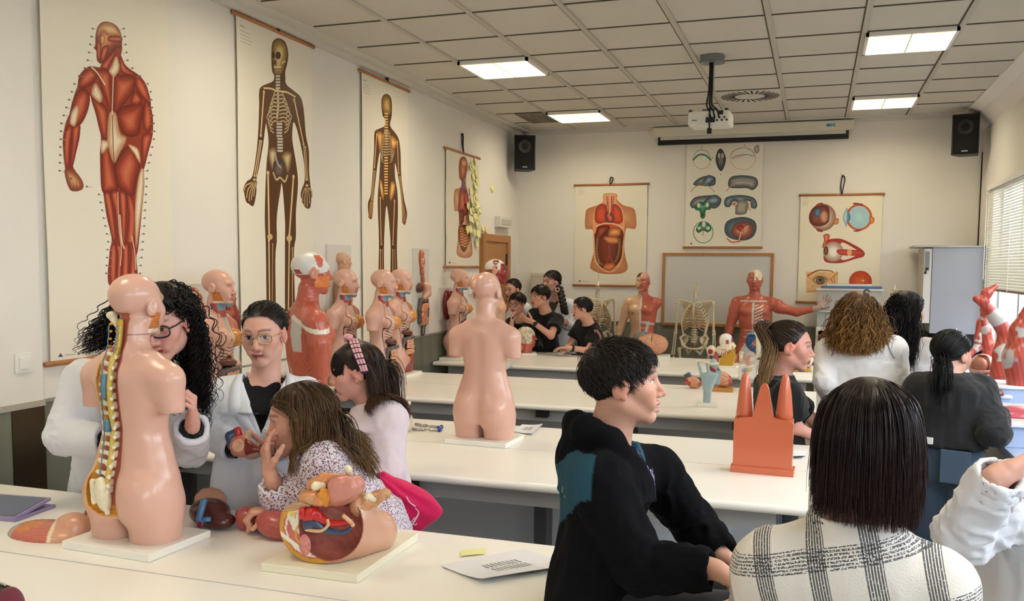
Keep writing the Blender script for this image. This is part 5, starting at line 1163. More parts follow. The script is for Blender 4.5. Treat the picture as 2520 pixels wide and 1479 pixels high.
def tie_strands(p,n,tie,w,m,rgb,seed=0,lift=(.004,.013),vary=.25,cond=None,name='hair',steps=12,shift=0.0):
 """hair combed back over the skull to a tie point (head frame)"""
 rs=np.random.RandomState(seed); q=scalp_roots(n,rs,shift,cond); n=len(q); t=np.linspace(0,1,steps)[None,:,None]; tie=np.array(tie,float)
 a=(q-CRC)/CRR; b=(tie-CRC)/CRR; bl=np.linalg.norm(b); d=a[:,None]*(1-t)+(b/bl)[None,None]*t; d/=np.linalg.norm(d,axis=2)[...,None]; lf=rs.uniform(*lift,(n,1,1))*np.minimum(1,t*5)
 P=CRC+d*(CRR+lf)+(tie-(CRC+b/bl*CRR))*(t**6); W_=xf(P.reshape(-1,3),p.T).reshape(P.shape); return strand_mesh(name,W_,w,m,p.e,rgb,rs,.8,vary)
def tail_strands(p,n,pts,r,w,m,rgb,seed=0,curl=0.,cf=40.,name='ponytail',tip=None,spread=1.5,vary=.25):
 rs=np.random.RandomState(seed); C=cr_curve(pts,8); k=len(C); o=rs.normal(size=(n,1,3))*.55; t=np.linspace(0,1,k)[None,:,None]; env=r*(np.minimum(1,t*6)*.75+.35)*(1+(spread-1)*t)*(1-.55*np.maximum(0,t-.75)/.25)
 P=C[None]+o*env+rs.normal(size=(n,k,3))*.0012;
 if curl:ph=rs.uniform(0,6.28,(n,1,1)); s_=t*np.linalg.norm(np.diff(C,axis=0),axis=1).sum(); P=P+curl*np.minimum(1,t*3)*np.concatenate([np.cos(s_*cf*2+ph),np.sin(s_*cf*2+ph),0*s_+0*ph],2)
 L=rs.uniform(.75,1.,n); idx=np.linspace(0,1,k); out=np.empty_like(P)
 for i in range(n):
  for j in range(3):out[i,:,j]=np.interp(idx*L[i],idx,P[i,:,j])
 return strand_mesh(name,out,w,m,p.e,rgb,rs,.3,vary,tip)
def coat_front(p,S,bz=(.22,.10,-.02,-.14),collar=True,m=None,vdepth=.2):
 X,Y,Z=(np.array(p.M)[:3,i]for i in range(3)); m=m or M_coat
 B=[p.pv+Z*z+Y*.16 for z in bz]; buttons(p,S,B)
 strip_on(p,S,[p.nk-Z*(.10+vdepth*.6)+Y*.15+X*-.02,p.pv+Z*.1+Y*.2-X*.02,p.pv-Z*.2+Y*.2-X*.02],.004,m,'placket',.0015)
 if collar:
  for k in(1,-1):
   strip_on(p,S,[p.nk+X*k*.070+Z*.0-Y*.03,p.nk+X*k*.098-Z*.02+Y*.05,p.nk+X*k*(.098-.02*vdepth)-Z*(.07+vdepth*.3)+Y*.13,p.nk+X*k*.016-Z*(.03+vdepth)+Y*.15],[.034 if i<9 else .034+.016*math.sin((i-9)/8*PI/2)if i<17 else .05*(25-i)/8+.004 for i in range(25)],m,'lapel',.003,.003)
# ---- woman with gold glasses
p=Person('woman in a white coat with gold rimmed glasses holding a heart model',D(650,822,3.5),166,-9,2,1.03,nose=.8,nk=D(654,925,3.54),pv=D(648,1190,3.52),byaw=152,sh=.185,hp=.17,wa=.14,bust=.02,arms=dict(r=dict(e=D(508,1058,3.52),w=D(582,1106,3.34),d=CR*.9-CU*.2-CF*.35,n=CU*1.0+CR*.1,side=-1,curl=.4,curls=(.55,.5,.45,.4)),l=dict(e=D(790,1072,3.52),w=D(668,1104,3.34),d=-CR*.95+CU*.1-CF*.3,n=CU*.7+CF*.3,side=1,curl=.35)),skin=(216,166,148))
jacket(p,'knit_top',M_blk,g=-.005,sleeve=.004,neck=.056,neckz=.045,h=.008,cuffs=(-1,-1),skirt=False,hemz=p.pv[2])
o,S=jacket(p,'lab_coat',M_coat,g=.02,sleeve=.02,hemz=.55,open_v=.20,neck=.078,amp=.006,seed=2,cuffw=1.15,h=.0068); coat_front(p,S)
strip_on(p,S,[p.pv+p.rt*-.02+p.f*.2+np.array([0,0,z])for z in(-.02,-.1,-.2)],.003,M_coat,'seam',.001)
strip_on(p,S,[p.pv+p.rt*x+p.f*.2+np.array([0,0,z])for x,z in((.06,-.02),(.055,-.14),(.08,-.17),(.14,-.16),(.15,-.02))],.003,M_coat,'pocket',.001)
cap_paths_SDF(p,.007,rgb=(26,19,17),m=H_BLK); tie_strands(p,900,(0,-.112,.045),.0017,H_BLK,(30,22,19),3,(.006,.016))
tail_strands(p,160,xf([(0,-.10,.045),(.02,-.125,.055),(-.02,-.13,.03),(.015,-.115,.02)],p.T),.02,.002,H_BLK,(28,21,18),4,name='hair_bun'); glasses(p,M_specs,.0255,.0205); trousers(p,M_char); shoes(p,M_shoe)
# ---- boy in the black hooded top
p=Person('boy in a black hooded top with blue panel, smiling in profile',D(1533,942,2.37),77,2,0,.97,nk=D(1497,1092,2.40),pv=D(1462,1455,2.38),byaw=76,sh=.165,hp=.135,wa=.125,bust=.0,fem=False,child=True,mouth=.007,gaze=.006,skin=(206,156,134),shd=dict(r=D(1470,1185,2.26),l=D(1608,1160,2.55)),arms=dict(r=dict(e=D(1575,1395,2.2),w=D(1762,1402,2.12),d=CR*.8-CU*.45-CF*.1,n=-CU*.7-CR*.3,side=-1,curl=.5),l=dict(e=D(1705,1285,2.62),w=D(1782,1372,2.52),d=CR*.8-CU*.5,n=-CU,side=1,curl=.45)),knees=dict(r=D(1462,1455,2.38)+np.array([.40,.0,-.03]),l=D(1462,1455,2.38)+np.array([.40,.17,-.03])),feet=dict(r=D(1462,1455,2.38)+np.array([.44,.0,-.44]),l=D(1462,1455,2.38)+np.array([.44,.17,-.44])),hf=.0026,hair_rgb=(34,26,22))
def hood(S,p):
 X,Y,Z=(np.array(p.M)[:3,i]for i in range(3)); n=p.nk
 S.chain([n+X*.085+Y*.075-Z*.055,n+X*.100+Y*.0+Z*.012,n+X*.085-Y*.060+Z*.030,n-Y*.090+Z*.040,n-X*.085-Y*.060+Z*.035,n-X*.100+Y*.0+Z*.012,n-X*.075+Y*.075-Z*.05],[.024,.032,.036,.036,.036,.032,.024],.02,tg=5)
 S.ell(n-Y*.095-Z*.035,(.09,.04,.055),Matrix(np.stack([X,Y,Z],1).tolist()),.03,tg=5); S.ell(n+Y*.02+Z*.05,(.066,.095,.085),Matrix(np.stack([X,Y,Z],1).tolist()),.01,True)
TEAL=(44,76,92)
def hoodie_paint(V,tg,N,col):
 q=xf(V,p.M.inverted()); x,y,z=q.T; C=np.tile(lin(np.array((15,15,18))),(len(V),1)); L=p.L
 a=(tg!=5)&(z>L*.40+.5*np.abs(x+.0))&(z<L*.95)&(y<-.035); C[a]=lin(np.array(TEAL))
 r=np.hypot(x/.064,(y-.02)/.09); b=(z>L-.035)&(r<1.06)&(N[:,2]>-.2)&((x*N[:,0]+(y-.02)*N[:,1])<.012); C[b]=lin(np.array((46,84,104))); return C
M_hood=mat('hoodie_cloth',(20,20,22),.95,.1,vcol=True,bump=.2,bscale=420)
o,S=jacket(p,'hooded_top',M_hood,g=.026,sleeve=.026,hemz=p.pv[2]-.06,flare=1.02,neck=.060,amp=.007,seed=8,h=.006,extra=hood,boxy=.9,paint=hoodie_paint,cuffw=.95,ja=.012)
X,Y,Z=(np.array(p.M)[:3,i]for i in range(3))
M_emb=mat('chest_print',(150,142,190),.6); M_emg=mat('chest_print_green',(86,130,84),.6)
def stitch(pts,w,m,name='chest_print'):return strip_on(p,S,[p.pv+X*x+Y*y+Z*z for x,y,z in pts],w,m,name,.001,.001,5)
for(a,b)in(((.045,.27),(.05,.315)),((.05,.315),(.025,.265)),((.025,.265),(.028,.31)),((.018,.265),(.020,.312)),((.020,.312),(-.004,.309)),((.019,.289),(.0,.288)),((-.012,.262),(-.008,.31)),((-.02,.31),(.006,.312)),((.05,.25),(-.01,.25))):stitch([(a[0],.2,a[1]-.02),((a[0]+b[0])/2,.2,(a[1]+b[1])/2-.02),(b[0],.2,b[1]-.02)],.006,M_emb)
for(a,b)in(((.05,.34),(.02,.335)),((.02,.335),(.03,.32)),((.0,.24),(-.02,.262)),((.04,.235),(.02,.22)),((.02,.22),(.015,.235))):stitch([(a[0],.2,a[1]-.02),((a[0]+b[0])/2,.2,(a[1]+b[1])/2-.02),(b[0],.2,b[1]-.02)],.006,M_emg)
for k in range(5):stitch([(.10,-.13,.24+.02*k),(.09,-.135,.25+.02*k),(.10,-.13,.262+.02*k)],.004,mat('back_embroidery',(150,160,130),.6),'back_print')
cap_paths_SDF(p,.012,rgb=(34,27,24),m=H_BRN,h=.004)
comb=lambda q:np.stack([q[:,0]*2,.9+0*q[:,0],-.45-4*np.maximum(0,.04-q[:,2])],1)
def boy_len(q):return np.where(q[:,1]>.03,.052,np.where(q[:,2]<.01,.022,.055))
W_,rs=grow(p,5200,boy_len,comb,.10,(.004,.017),9,5,noise=.30,body=False,hug=.22); strand_mesh('hair',W_,.0013,H_BRN,p.e,(40,31,27),rs,.25,.3); trousers(p,M_char,top=p.pv[2]+.05,wide=1.0); shoes(p,M_shoe)
# ---- woman with curly black hair bending over the open torso
p=Person('woman with curly black hair and dark glasses bending behind the opened torso',D(402,794,3.10),166,-18,5,1.08,nk=D(322,905,3.36),pv=D(305,1200,3.76),byaw=150,sh=.19,hp=.18,wa=.15,bust=.02,arms=dict(r=dict(e=D(158,1075,3.34),w=D(315,1090,3.2),d=CR*.9+CU*.1,n=CU,side=-1),l=dict(e=D(462,1105,3.2),w=D(474,1042,3.02),d=CU*.8+CR*.1-CF*.35,n=-CR*.9-CF*.2,side=1,curl=.75,thumb=.9)),shd=dict(r=D(208,935,3.42),l=D(436,930,3.36)),skin=(214,162,146),lips=(170,70,76))
o,S=jacket(p,'lab_coat',M_coat,g=.024,sleeve=.028,hemz=.55,open_v=.16,neck=.075,amp=.008,seed=12,cuffw=1.1,cuffs=(0,3.0),h=.0072,ja=.012); coat_front(p,S)
jacket(p,'knit_top',M_blk,g=-.005,sleeve=.006,neck=.058,neckz=.02,h=.009,cuffs=(0,1.5),skirt=False,hemz=p.pv[2])
cap_paths_SDF(p,.018,rgb=(18,13,13),m=H_BLK,shift=.0)
W_,rs=grow(p,900,lambda q:.36+.05*np.sin(q[:,0]*40),comb_part(.0,-.55,.9),.35,(.010,.045),22,21,curl=.009,cfreq=62,noise=.3,cond=lambda q:q[:,1]<.055,bodyr=.02,back=.015); strand_mesh('hair',W_,.0026,H_BLK,p.e,(20,14,14),rs,.35,.35); tail_strands(p,170,[D(318,745,3.18),D(285,790,3.20),D(250,830,3.18),D(205,862,3.16)],.034,.0026,H_BLK,(20,14,14),24,curl=.010,cf=60,name='side_curls',spread=1.4); glasses(p,M_navy,.026,.019,.0024); trousers(p,M_char); shoes(p,M_shoe)
# ---- girl in the flowered blouse
def floral_mat():
 m=cloth('flowered_cotton',(226,216,222),.85); nt=m.node_tree; b=nt.nodes['Principled BSDF']; tc=nt.nodes.new('ShaderNodeTexCoord'); prev=None
 base=nt.nodes.new('ShaderNodeRGB'); base.outputs[0].default_value=L4((228,218,224)); prev=base.outputs[0]
 nz=nt.nodes.new('ShaderNodeTexNoise'); nz.inputs['Scale'].default_value=130; nt.links.new(tc.outputs['Object'],nz.inputs[0])
 mixv=nt.nodes.new('ShaderNodeMix'); mixv.data_type='VECTOR'; mixv.inputs[0].default_value=.012; nt.links.new(tc.outputs['Object'],mixv.inputs[4]); nt.links.new(nz.outputs['Color'],mixv.inputs[5])
 for sc,th,rgb in((125,.34,(110,70,104)),(170,.26,(72,60,92)),(90,.20,(150,96,130))):
  v=nt.nodes.new('ShaderNodeTexVoronoi'); v.inputs['Scale'].default_value=sc; nt.links.new(mixv.outputs[1],v.inputs['Vector'])
  r=nt.nodes.new('ShaderNodeMapRange'); r.inputs[1].default_value=th; r.inputs[2].default_value=th+.06; r.inputs[3].default_value=1; r.inputs[4].default_value=0; nt.links.new(v.outputs['Distance'],r.inputs[0])
  x=nt.nodes.new('ShaderNodeMix'); x.data_type='RGBA'; nt.links.new(r.outputs[0],x.inputs[0]); nt.links.new(prev,x.inputs[6]); x.inputs[7].default_value=L4(rgb); prev=x.outputs[2]
 nt.links.new(prev,b.inputs['Base Color']); return m
M_flor=floral_mat()
p=Person('girl in a flowered blouse leaning her elbows on the bench, hand at mouth',D(738,1032,3.10),241,-9,0,1.06,nose=.85,gaze=-.005,nk=D(800,1125,3.13),pv=D(915,1290,3.30),byaw=236,sh=.165,hp=.145,wa=.125,bust=.01,child=True,shd=dict(l=D(795,1138,3.04),r=D(760,1120,3.28)),arms=dict(l=dict(e=D(702,1258,3.12),w=D(664,1164,3.02),d=CU*.95-CR*.15,n=CR*.7+CF*.4,side=1,curl=.45,curls=(.25,.45,.55,.6),thumb=.4),r=dict(e=D(745,1262,3.22),w=D(684,1258,3.08),d=-CR*.9-CF*.3,n=-CU,side=-1,curl=.85)),skin=(212,158,136),hair_rgb=(66,46,32))
o,S=jacket(p,'blouse',M_flor,g=.022,sleeve=.028,hemz=p.pv[2]-.12,neck=.066,amp=.006,seed=31,h=.0062,cuffs=(2.5,4.5),ja=.012,cuffw=.95)
fr=p.ar['l']; fd=U(fr['w']-fr['e']); c=fr['w']-fd*.055; b=MB(); b.smooth=True
for k in range(2):
 P=[c+fd*(.012*k-.004+.005*math.sin(a*9))+(.040+.006*k+.005*math.sin(a*7+k))*(math.cos(a)*U(np.cross(fd,CF))+math.sin(a)*U(np.cross(fd,np.cross(fd,CF))))for a in np.linspace(0,2*PI,50)]; b.tube(P,.0042,6,False)
b.build('cuff_frill',cloth('white_frill',(232,226,228)),p.e,world=True)
cap_paths_SDF(p,.012,rgb=(62,44,32),m=H_BRN)
W_,rs=grow(p,2800,lambda q:.215+.04*(q[:,1]<0),comb_crown(.01,.03),.30,(.006,.028),16,33,noise=.10,wave=.006,wf=60,cond=lambda q:(q[:,1]<.062),bodyr=.022,back=.045); strand_mesh('hair',W_,.0014,H_BRN,p.e,(64,46,32),rs,.4,.28,(118,86,52)); trousers(p,M_jean); shoes(p,M_shoe)
PF=p
# pink drawstring bag on her back
bagm=cloth('pink_nylon',(206,26,84),.55,.1,200); q=[D(938,1172,3.28),D(1010,1215,3.36),D(1030,1290,3.38),D(985,1290,3.32)]
bg=empty('drawstring_bag',D(985,1300,3.36),0,'bright pink drawstring bag on the back of the girl in flowers','bag'); S=SDF(); a=D(928,1172,3.30); bdir=U(D(1022,1290,3.40)-a); ac=U(np.cross(bdir,CF)); n3=np.cross(bdir,ac)
S.loft([(0,0,0,.024,.02),(.045,0,0,.042,.032),(.11,0,0,.085,.045),(.20,0,.0,.115,.05),(.265,0,0,.118,.042),(.285,0,0,.110,.022)],Matrix(((ac[0],n3[0],bdir[0],a[0]),(ac[1],n3[1],bdir[1],a[1]),(ac[2],n3[2],bdir[2],a[2]),(0,0,0,1))),.02,rd=.006)
def bagfold(V,N):t=(V-a)@bdir; u=(V-a)@ac; return .007*np.sin(np.arctan2(u,t+.05)*34)*np.exp(-t/.14)
sdf_mesh('bag_body',S,.006,bagm,bg,disp=bagfold)
b=MB(); b.smooth=True; b.tube(cr_curve([D(860,1105,3.02),D(895,1140,3.12),D(930,1172,3.26)],8),.0032,6); b.tube(cr_curve([D(866,1100,3.03),D(905,1145,3.13),D(934,1178,3.25)],8),.0032,6); b.tube(cr_curve([D(822,1208,3.02),D(850,1235,3.08),D(905,1270,3.22)],8),.0032,6); b.build('drawstring',M_cord,bg,world=True)
def onbag(u,v):
 o_=D(u,v,3.0); r_=U(o_-CAM); q=o_.copy()
 C_=o_[None]+r_[None]*np.linspace(0,.7,500)[:,None]; d_=S.ev(C_); k_=np.argmax(d_<.004)if(d_<.004).any()else np.argmin(d_)
 return C_[k_]-r_*.009
wp=mat('bag_print',(240,226,232),.6); b=MB(); b.smooth=True
for P,r in(([(1000,1222),(1008,1236),(1022,1246)],.006),([(1022,1250),(1030,1262),(1022,1278),(1014,1290)],.005),([(1014,1288),(1022,1292),(1026,1288)],.004),([(1012,1284),(1020,1274)],.006)):b.tube(cr_curve([onbag(*t)for t in P],5),r,6,flat=.3)
b.build('bag_print',wp,bg,world=True)
# ---- girl with the checked hair band
p=Person('girl with fringe and pink checked hair band in a pale top',D(876,914,3.72),242,-9,0,1.02,nose=.85,gaze=-.005,nk=D(912,1002,3.74),pv=D(925,1230,3.66),byaw=215,sh=.165,hp=.145,wa=.125,bust=.01,child=True,arms=dict(l=dict(e=D(955,1165,3.55),w=D(900,1230,3.45)),r=dict(e=D(840,1150,3.8),w=D(800,1200,3.65))),skin=(214,158,140),hair_rgb=(40,28,24))
o,S=jacket(p,'pale_top',cloth('lilac_cloth',(222,206,212),.85),g=.026,sleeve=.026,hemz=p.pv[2]-.06,neck=.064,amp=.006,seed=41,h=.008)
b=MB(); b.smooth=True; b.tube(cr_curve([p.nk+p.f*.11+p.rt*-.05-np.array([0,0,.02]),p.nk+p.f*.135-np.array([0,0,.10])+p.rt*-.04,p.nk+p.f*.14-np.array([0,0,.22])-p.rt*.05],6),.0025,5); b.build('cord',M_cord,p.e,world=True)
cap_paths_SDF(p,.012,rgb=(44,31,26),m=H_BRN)
W_,rs=grow(p,2600,lambda q:(q[:,2]+.215)*1.1,comb_crown(.0,.03),.32,(.004,.020),16,43,noise=.06,cond=lambda q:q[:,1]<.045,bodyr=.03,back=-.012); strand_mesh('hair',W_,.0014,H_BRN,p.e,(42,29,24),rs,.4,.25,(84,56,40))
W_,rs=grow(p,800,.088,lambda q:np.stack([q[:,0]*4,1+0*q[:,0],-.5+0*q[:,0]],1),.35,(.006,.014),10,44,noise=.06,cond=lambda q:(q[:,1]>.02)&(q[:,2]>.06),body=False,hug=.2); strand_mesh('fringe',W_,.0014,H_BRN,p.e,(36,25,21),rs,.6,.2)
def check_mat():
 m=cloth('pink_check',(226,160,168),.8); nt=m.node_tree; b=nt.nodes['Principled BSDF']; tc=nt.nodes.new('ShaderNodeTexCoord'); prev=None
 sp=nt.nodes.new('ShaderNodeSeparateXYZ'); nt.links.new(tc.outputs['UV'],sp.inputs[0]); base=nt.nodes.new('ShaderNodeRGB'); base.outputs[0].default_value=L4((232,176,182)); prev=base.outputs[0]
 for ax,fr,th in((0,15.,.78),(1,3.,.78),(0,15.,.93)):
  mu=nt.nodes.new('ShaderNodeMath'); mu.operation='MULTIPLY'; mu.inputs[1].default_value=fr; nt.links.new(sp.outputs[ax],mu.inputs[0]); f=nt.nodes.new('ShaderNodeMath'); f.operation='FRACT'; nt.links.new(mu.outputs[0],f.inputs[0])
  g=nt.nodes.new('ShaderNodeMath'); g.operation='GREATER_THAN'; g.inputs[1].default_value=th; nt.links.new(f.outputs[0],g.inputs[0]); x=nt.nodes.new('ShaderNodeMix'); x.data_type='RGBA'; nt.links.new(g.outputs[0],x.inputs[0]); nt.links.new(prev,x.inputs[6]); x.inputs[7].default_value=L4((70,44,60)); prev=x.outputs[2]
 nt.links.new(prev,b.inputs['Base Color']); return m
n=40; V=[]; Fs=[]; UV=[]
for i in range(n+1):
 a=PI*(-.06+1.12*i/n); w=.030+.010*math.sin(PI*i/n)
 for j,k in enumerate((-1,-.5,0,.5,1)):
  rr=1.28+.05*(1-k*k); V.append((CRC[0]+(CRR[0]+.008)*rr*math.cos(a),CRC[1]-.018+k*w*.5+.022*math.sin(a*1),CRC[2]-.008+(CRR[2]+.006)*rr*math.sin(a)*(1 if math.sin(a)>0 else 1.4))); UV.append((i/n,(k+1)/2))
for i in range(n):
 for j in range(4):Fs.append((i*5+j,i*5+j+1,i*5+j+6,i*5+j+5))
o=mesh('hair_band',xf(V,p.T),Fs,check_mat(),p.e,None,True,True); uv=o.data.uv_layers.new(name='UVMap'); li=np.zeros(len(o.data.loops),np.int32); o.data.loops.foreach_get('vertex_index',li); uv.data.foreach_set('uv',np.array(UV,np.float32)[li].ravel())
kb=SDF().ell(xf([(0,.008,.144)],p.T)[0],(.020,.024,.014),None,.01); sdf_mesh('band_knot',kb,.004,cloth('pink_knot',(226,160,168),.8),p.e); trousers(p,M_jean); shoes(p,M_shoe)
MB().ell(xf([(-.079,-.006,-.040)],p.T)[0],.0045,None,8,6).build('earring',M_specs,p.e,True,world=True)
# ---------------------------------------------------------------- people at the back, on the aisle and in the foreground
M_wsh=cloth('white_shirt',(232,230,228),.8); M_olive=cloth('olive_top',(76,68,56))
def boy_hair(p,rgb=(30,23,20),n=1300,seed=1,w=.002,fr=.05,m=None):
 cap_paths_SDF(p,.012,rgb=rgb,m=m or H_BLK,h=.006); L=lambda q:np.where(q[:,1]>.03,fr,np.where(q[:,2]<.01,.022,.05))
 W_,rs=grow(p,n,L,comb,.1,(.004,.016),8,seed,noise=.28,body=False,hug=.22); strand_mesh('hair',W_,w,m or H_BLK,p.e,rgb,rs,.3,.3)
FAR=dict(hf=.0052,hb=.014)
p=Person('smiling woman half hidden behind the white headed muscle bust',D(1261,713,10.07),205,-6,0,1.02,nk=D(1268,745,10.12),pv=D(1270,862,10.12),sh=.18,**FAR)
cap_paths_SDF(p,.008,rgb=(26,20,18),m=H_BLK,h=.006); tie_strands(p,400,(0,-.11,.06),.0024,H_BLK,(28,21,18),61); jacket(p,'white_top',M_coat,hemz=.8,h=.012); trousers(p,M_char,h=.016); shoes(p,M_shoe)
p=Person('boy with glasses partly behind the skin and muscle bust',D(1273,747,9.65),196,-8,0,.98,nk=D(1281,786,9.70),pv=D(1285,880,9.88),sh=.16,hp=.14,wa=.125,bust=0,fem=False,arms=dict(r=dict(e=D(1262,824,9.55),w=D(1259,800,9.40),d=CU*.9,n=CR,side=-1)),**FAR)
boy_hair(p,seed=62); glasses(p,M_navy,.026,.02,.0024); jacket(p,'tshirt',M_blk,hemz=.76,h=.012,short=.6); trousers(p,M_jean,h=.016); shoes(p,M_shoe)
p=Person('boy in a black printed tshirt with a dark watch, arm raised',D(1329,730,9.40),222,-4,0,1.02,nk=D(1342,766,9.45),pv=D(1340,866,9.64),byaw=195,sh=.175,hp=.14,wa=.13,bust=0,fem=False,arms=dict(l=dict(e=D(1356,826,9.2),w=D(1312,793,9.1),d=-CR*.9+CU*.35,n=CU*.6+CF*.5,side=1,curl=.3),r=dict(e=D(1290,838,9.4),w=D(1280,858,9.2))),skin=(206,152,130),**FAR)
boy_hair(p,seed=63); o,S=jacket(p,'tshirt',M_blk,hemz=.76,h=.010,short=.62,g=.022); X,Y,Z=(np.array(p.M)[:3,i]for i in range(3))
for k in range(7):strip_on(p,S,[p.pv+X*(-.05+.015*k)+Y*.2+Z*(.22-.01*k*(k%2)),p.pv+X*(-.045+.016*k)+Y*.2+Z*.16,p.pv+X*(-.06+.018*k)+Y*.2+Z*(.11+.01*(k%3))],.006,mat('grey_print',(110,110,108),.7),'chest_print',.002,.001,4)
a=p.ar['l']; fd=U(a['w']-a['e']); MB().tube([a['w']-fd*.035,a['w']-fd*.012],.034,12).build('watch_strap',M_black,p.e,True,world=True); MB().tube([a['w']-fd*.024-CF*.030,a['w']-fd*.024-CF*.041],.019,14).build('watch_case',M_navy,p.e,True,world=True)
trousers(p,M_jean,h=.016); shoes(p,M_shoe)
p=Person('laughing woman in a white coat with a long side braid and earring',D(1357,693,10.01),214,-6,-3,1.05,nk=D(1371,735,10.11),pv=D(1375,865,10.11),byaw=200,sh=.18,hp=.165,arms=dict(l=dict(e=D(1412,810,10.06),w=D(1384,790,9.86),d=-CR*.9,n=CF,side=1),r=dict(e=D(1340,805,10.06),w=D(1372,796,9.86))),skin=(214,162,148),mouth=.003,**FAR)
cap_paths_SDF(p,.010,rgb=(28,20,18),m=H_BLK,h=.006); tie_strands(p,600,(-.05,-.085,-.03),.0026,H_BLK,(30,22,19),64); S=SDF(); br=[D(1376,705,9.98),D(1382,728,9.92),D(1387,752,9.88),D(1390,770,9.88)]; C=cr_curve(br,5)
for i,c in enumerate(C):S.ell(c+CR*(.014 if i%2 else-.014),(.030,.026,.026),None,.008)
sdf_mesh('braid',S,.007,H_BLK,p.e,cols=[(30,22,19)]); MB().lathe([(.022,-.004),(.026,0),(.022,.004),(.014,.0),(.022,-.004)],14,Matrix.Translation(tuple(D(1372,713,9.88)))@TR(rx=R(90)),False).build('earring',mat('pearl',(226,206,180),.4),p.e,True,world=True)
jacket(p,'olive_top',M_olive,g=-.004,h=.012,neck=.06,short=.3,skirt=False,hemz=p.pv[2]); jacket(p,'lab_coat',M_coat,g=.02,sleeve=.022,hemz=.55,open_v=.42,h=.011,cuffs=(3,6)); trousers(p,M_char,h=.016); shoes(p,M_shoe)
p=Person('boy in a black football shirt with pink trim leaning on the rear bench',D(1432,760,9.30),243,-3,0,1.0,nk=D(1447,794,9.35),pv=D(1452,880,9.62),byaw=225,sh=.165,hp=.14,wa=.125,bust=0,fem=False,arms=dict(l=dict(e=D(1448,863,9.18),w=D(1402,856,9.10),d=-CR,n=-CU,side=1,curl=.2),r=dict(e=D(1400,852,9.5),w=D(1392,859,9.2),d=-CR*.6-CF*.4,n=-CU,side=-1,curl=.2)),**FAR)
boy_hair(p,(26,20,18),seed=65,fr=.035); o,S=jacket(p,'football_shirt',M_blk,hemz=.76,h=.009,short=.68,g=.022,neck=.07); pk=cloth('pink_trim',(214,150,156)); X,Y,Z=(np.array(p.M)[:3,i]for i in range(3))
strip_on(p,S,[p.nk+.073*(math.cos(t)*X+math.sin(t)*Y*1.0)+Z*.01-Y*.0-Z*.05*max(0,math.sin(t))for t in np.linspace(-.5,PI+.5,9)],.012,pk,'neck_trim',.002)
for k in(-1,0,1):strip_on(p,S,[p.sh['l']+CR*(.018*k)+Z*.10-X*.03,p.sh['l']+CR*(.02*k)-X*.06-Z*.0,p.sh['l']+CR*(.018*k)-X*.09-Z*.10-CF*.05],.008,pk,'shoulder_stripe',.002)
strip_on(p,S,[p.pv+Z*.17+Y*.2+X*.06,p.pv+Z*.165+Y*.2-X*.01],.028,pk,'chest_print',.002); strip_on(p,S,[p.sh['l']-X*.09-Z*.13-CF*.03,p.sh['l']-X*.09-Z*.19-CF*.04],.05,mat('green_badge',(40,84,60),.6),'sleeve_badge',.002)
a=p.ar['l']; fd=U(a['w']-a['e']); MB().tube([a['w']-fd*.04,a['w']-fd*.016],.035,12).build('watch_strap',M_black,p.e,True,world=True); trousers(p,M_jean,h=.016); shoes(p,M_shoe)
# ---- girl with ponytail in the black sports jersey
p=Person('girl in a black jersey with a long fair tipped ponytail',D(1945,852,4.80),86,-6,0,1.13,gaze=.006,nk=D(1918,925,4.84),pv=D(1915,1130,4.90),byaw=72,sh=.195,hp=.165,wa=.15,bust=.01,child=True,skin=(212,154,138),arms=dict(r=dict(e=D(1958,1052,4.72),w=D(2030,1085,4.70)),l=dict(e=D(2010,1040,5.10),w=D(2060,1070,5.00))),hf=.004,hair_rgb=(50,38,30))
jerm=cloth('jersey',(20,20,22),.8); o,S=jacket(p,'jersey',jerm,g=.026,hemz=p.pv[2]-.08,short=.72,neck=.066,h=.008,amp=.006,seed=71); e_=p.ar['r']['e']; s0=p.sh['r']; ad=U(e_-s0); t0=s0+(e_-s0)*.72
for k,(rgb,nm)in enumerate((((228,226,222),'white_stripe'),((176,40,50),'red_stripe'))):
 b=MB(); b.smooth=True; c=t0-ad*(.030+.0-.018*k); b.tube([c-ad*.005,c+ad*.005],.0755+.001*k,26); b.build(nm,cloth(nm,rgb),p.e,world=True)
X,Y,Z=(np.array(p.M)[:3,i]for i in range(3)); strip_on(p,S,[p.nk+.07*(math.cos(t)*X+math.sin(t)*Y)+Z*.005 for t in np.linspace(0,2*PI,17)],.010,cloth('neck_trim',(190,150,140)),'neck_trim',.002)
for k in range(4):strip_on(p,S,[p.pv+Y*.2+X*(.03-.02*k)+Z*(.26),p.pv+Y*.2+X*(.045-.02*k)+Z*.31],.008,mat('faded_print',(140,90,100),.7),'chest_print',.002,.001,4)
cap_paths_SDF(p,.007,rgb=(46,35,29),m=H_BRN); tie_strands(p,900,(.0,-.10,.085),.002,H_BRN,(52,39,31),72); tp=xf([(0,-.10,.085)],p.T)[0]
tail_strands(p,420,[tp,tp-CR*.05-CU*.02,D(1896,860,4.78),D(1884,915,4.72),D(1878,962,4.72)],.024,.0024,H_BRN,(70,52,40),73,tip=(150,116,76),spread=1.35)
b=MB(); b.smooth=True; th=np.linspace(0,4*PI,60); b.tube([tp-CR*.022+(.022+.005*math.sin(5*t))*(math.cos(t)*CU+math.sin(t)*CF)+CR*.004*math.sin(7*t)for t in th],.006,6); b.build('hair_tie',mat('hair_tie',(40,38,42),.5,vary=.5,vscale=90),p.e,world=True); trousers(p,M_char); shoes(p,M_shoe)
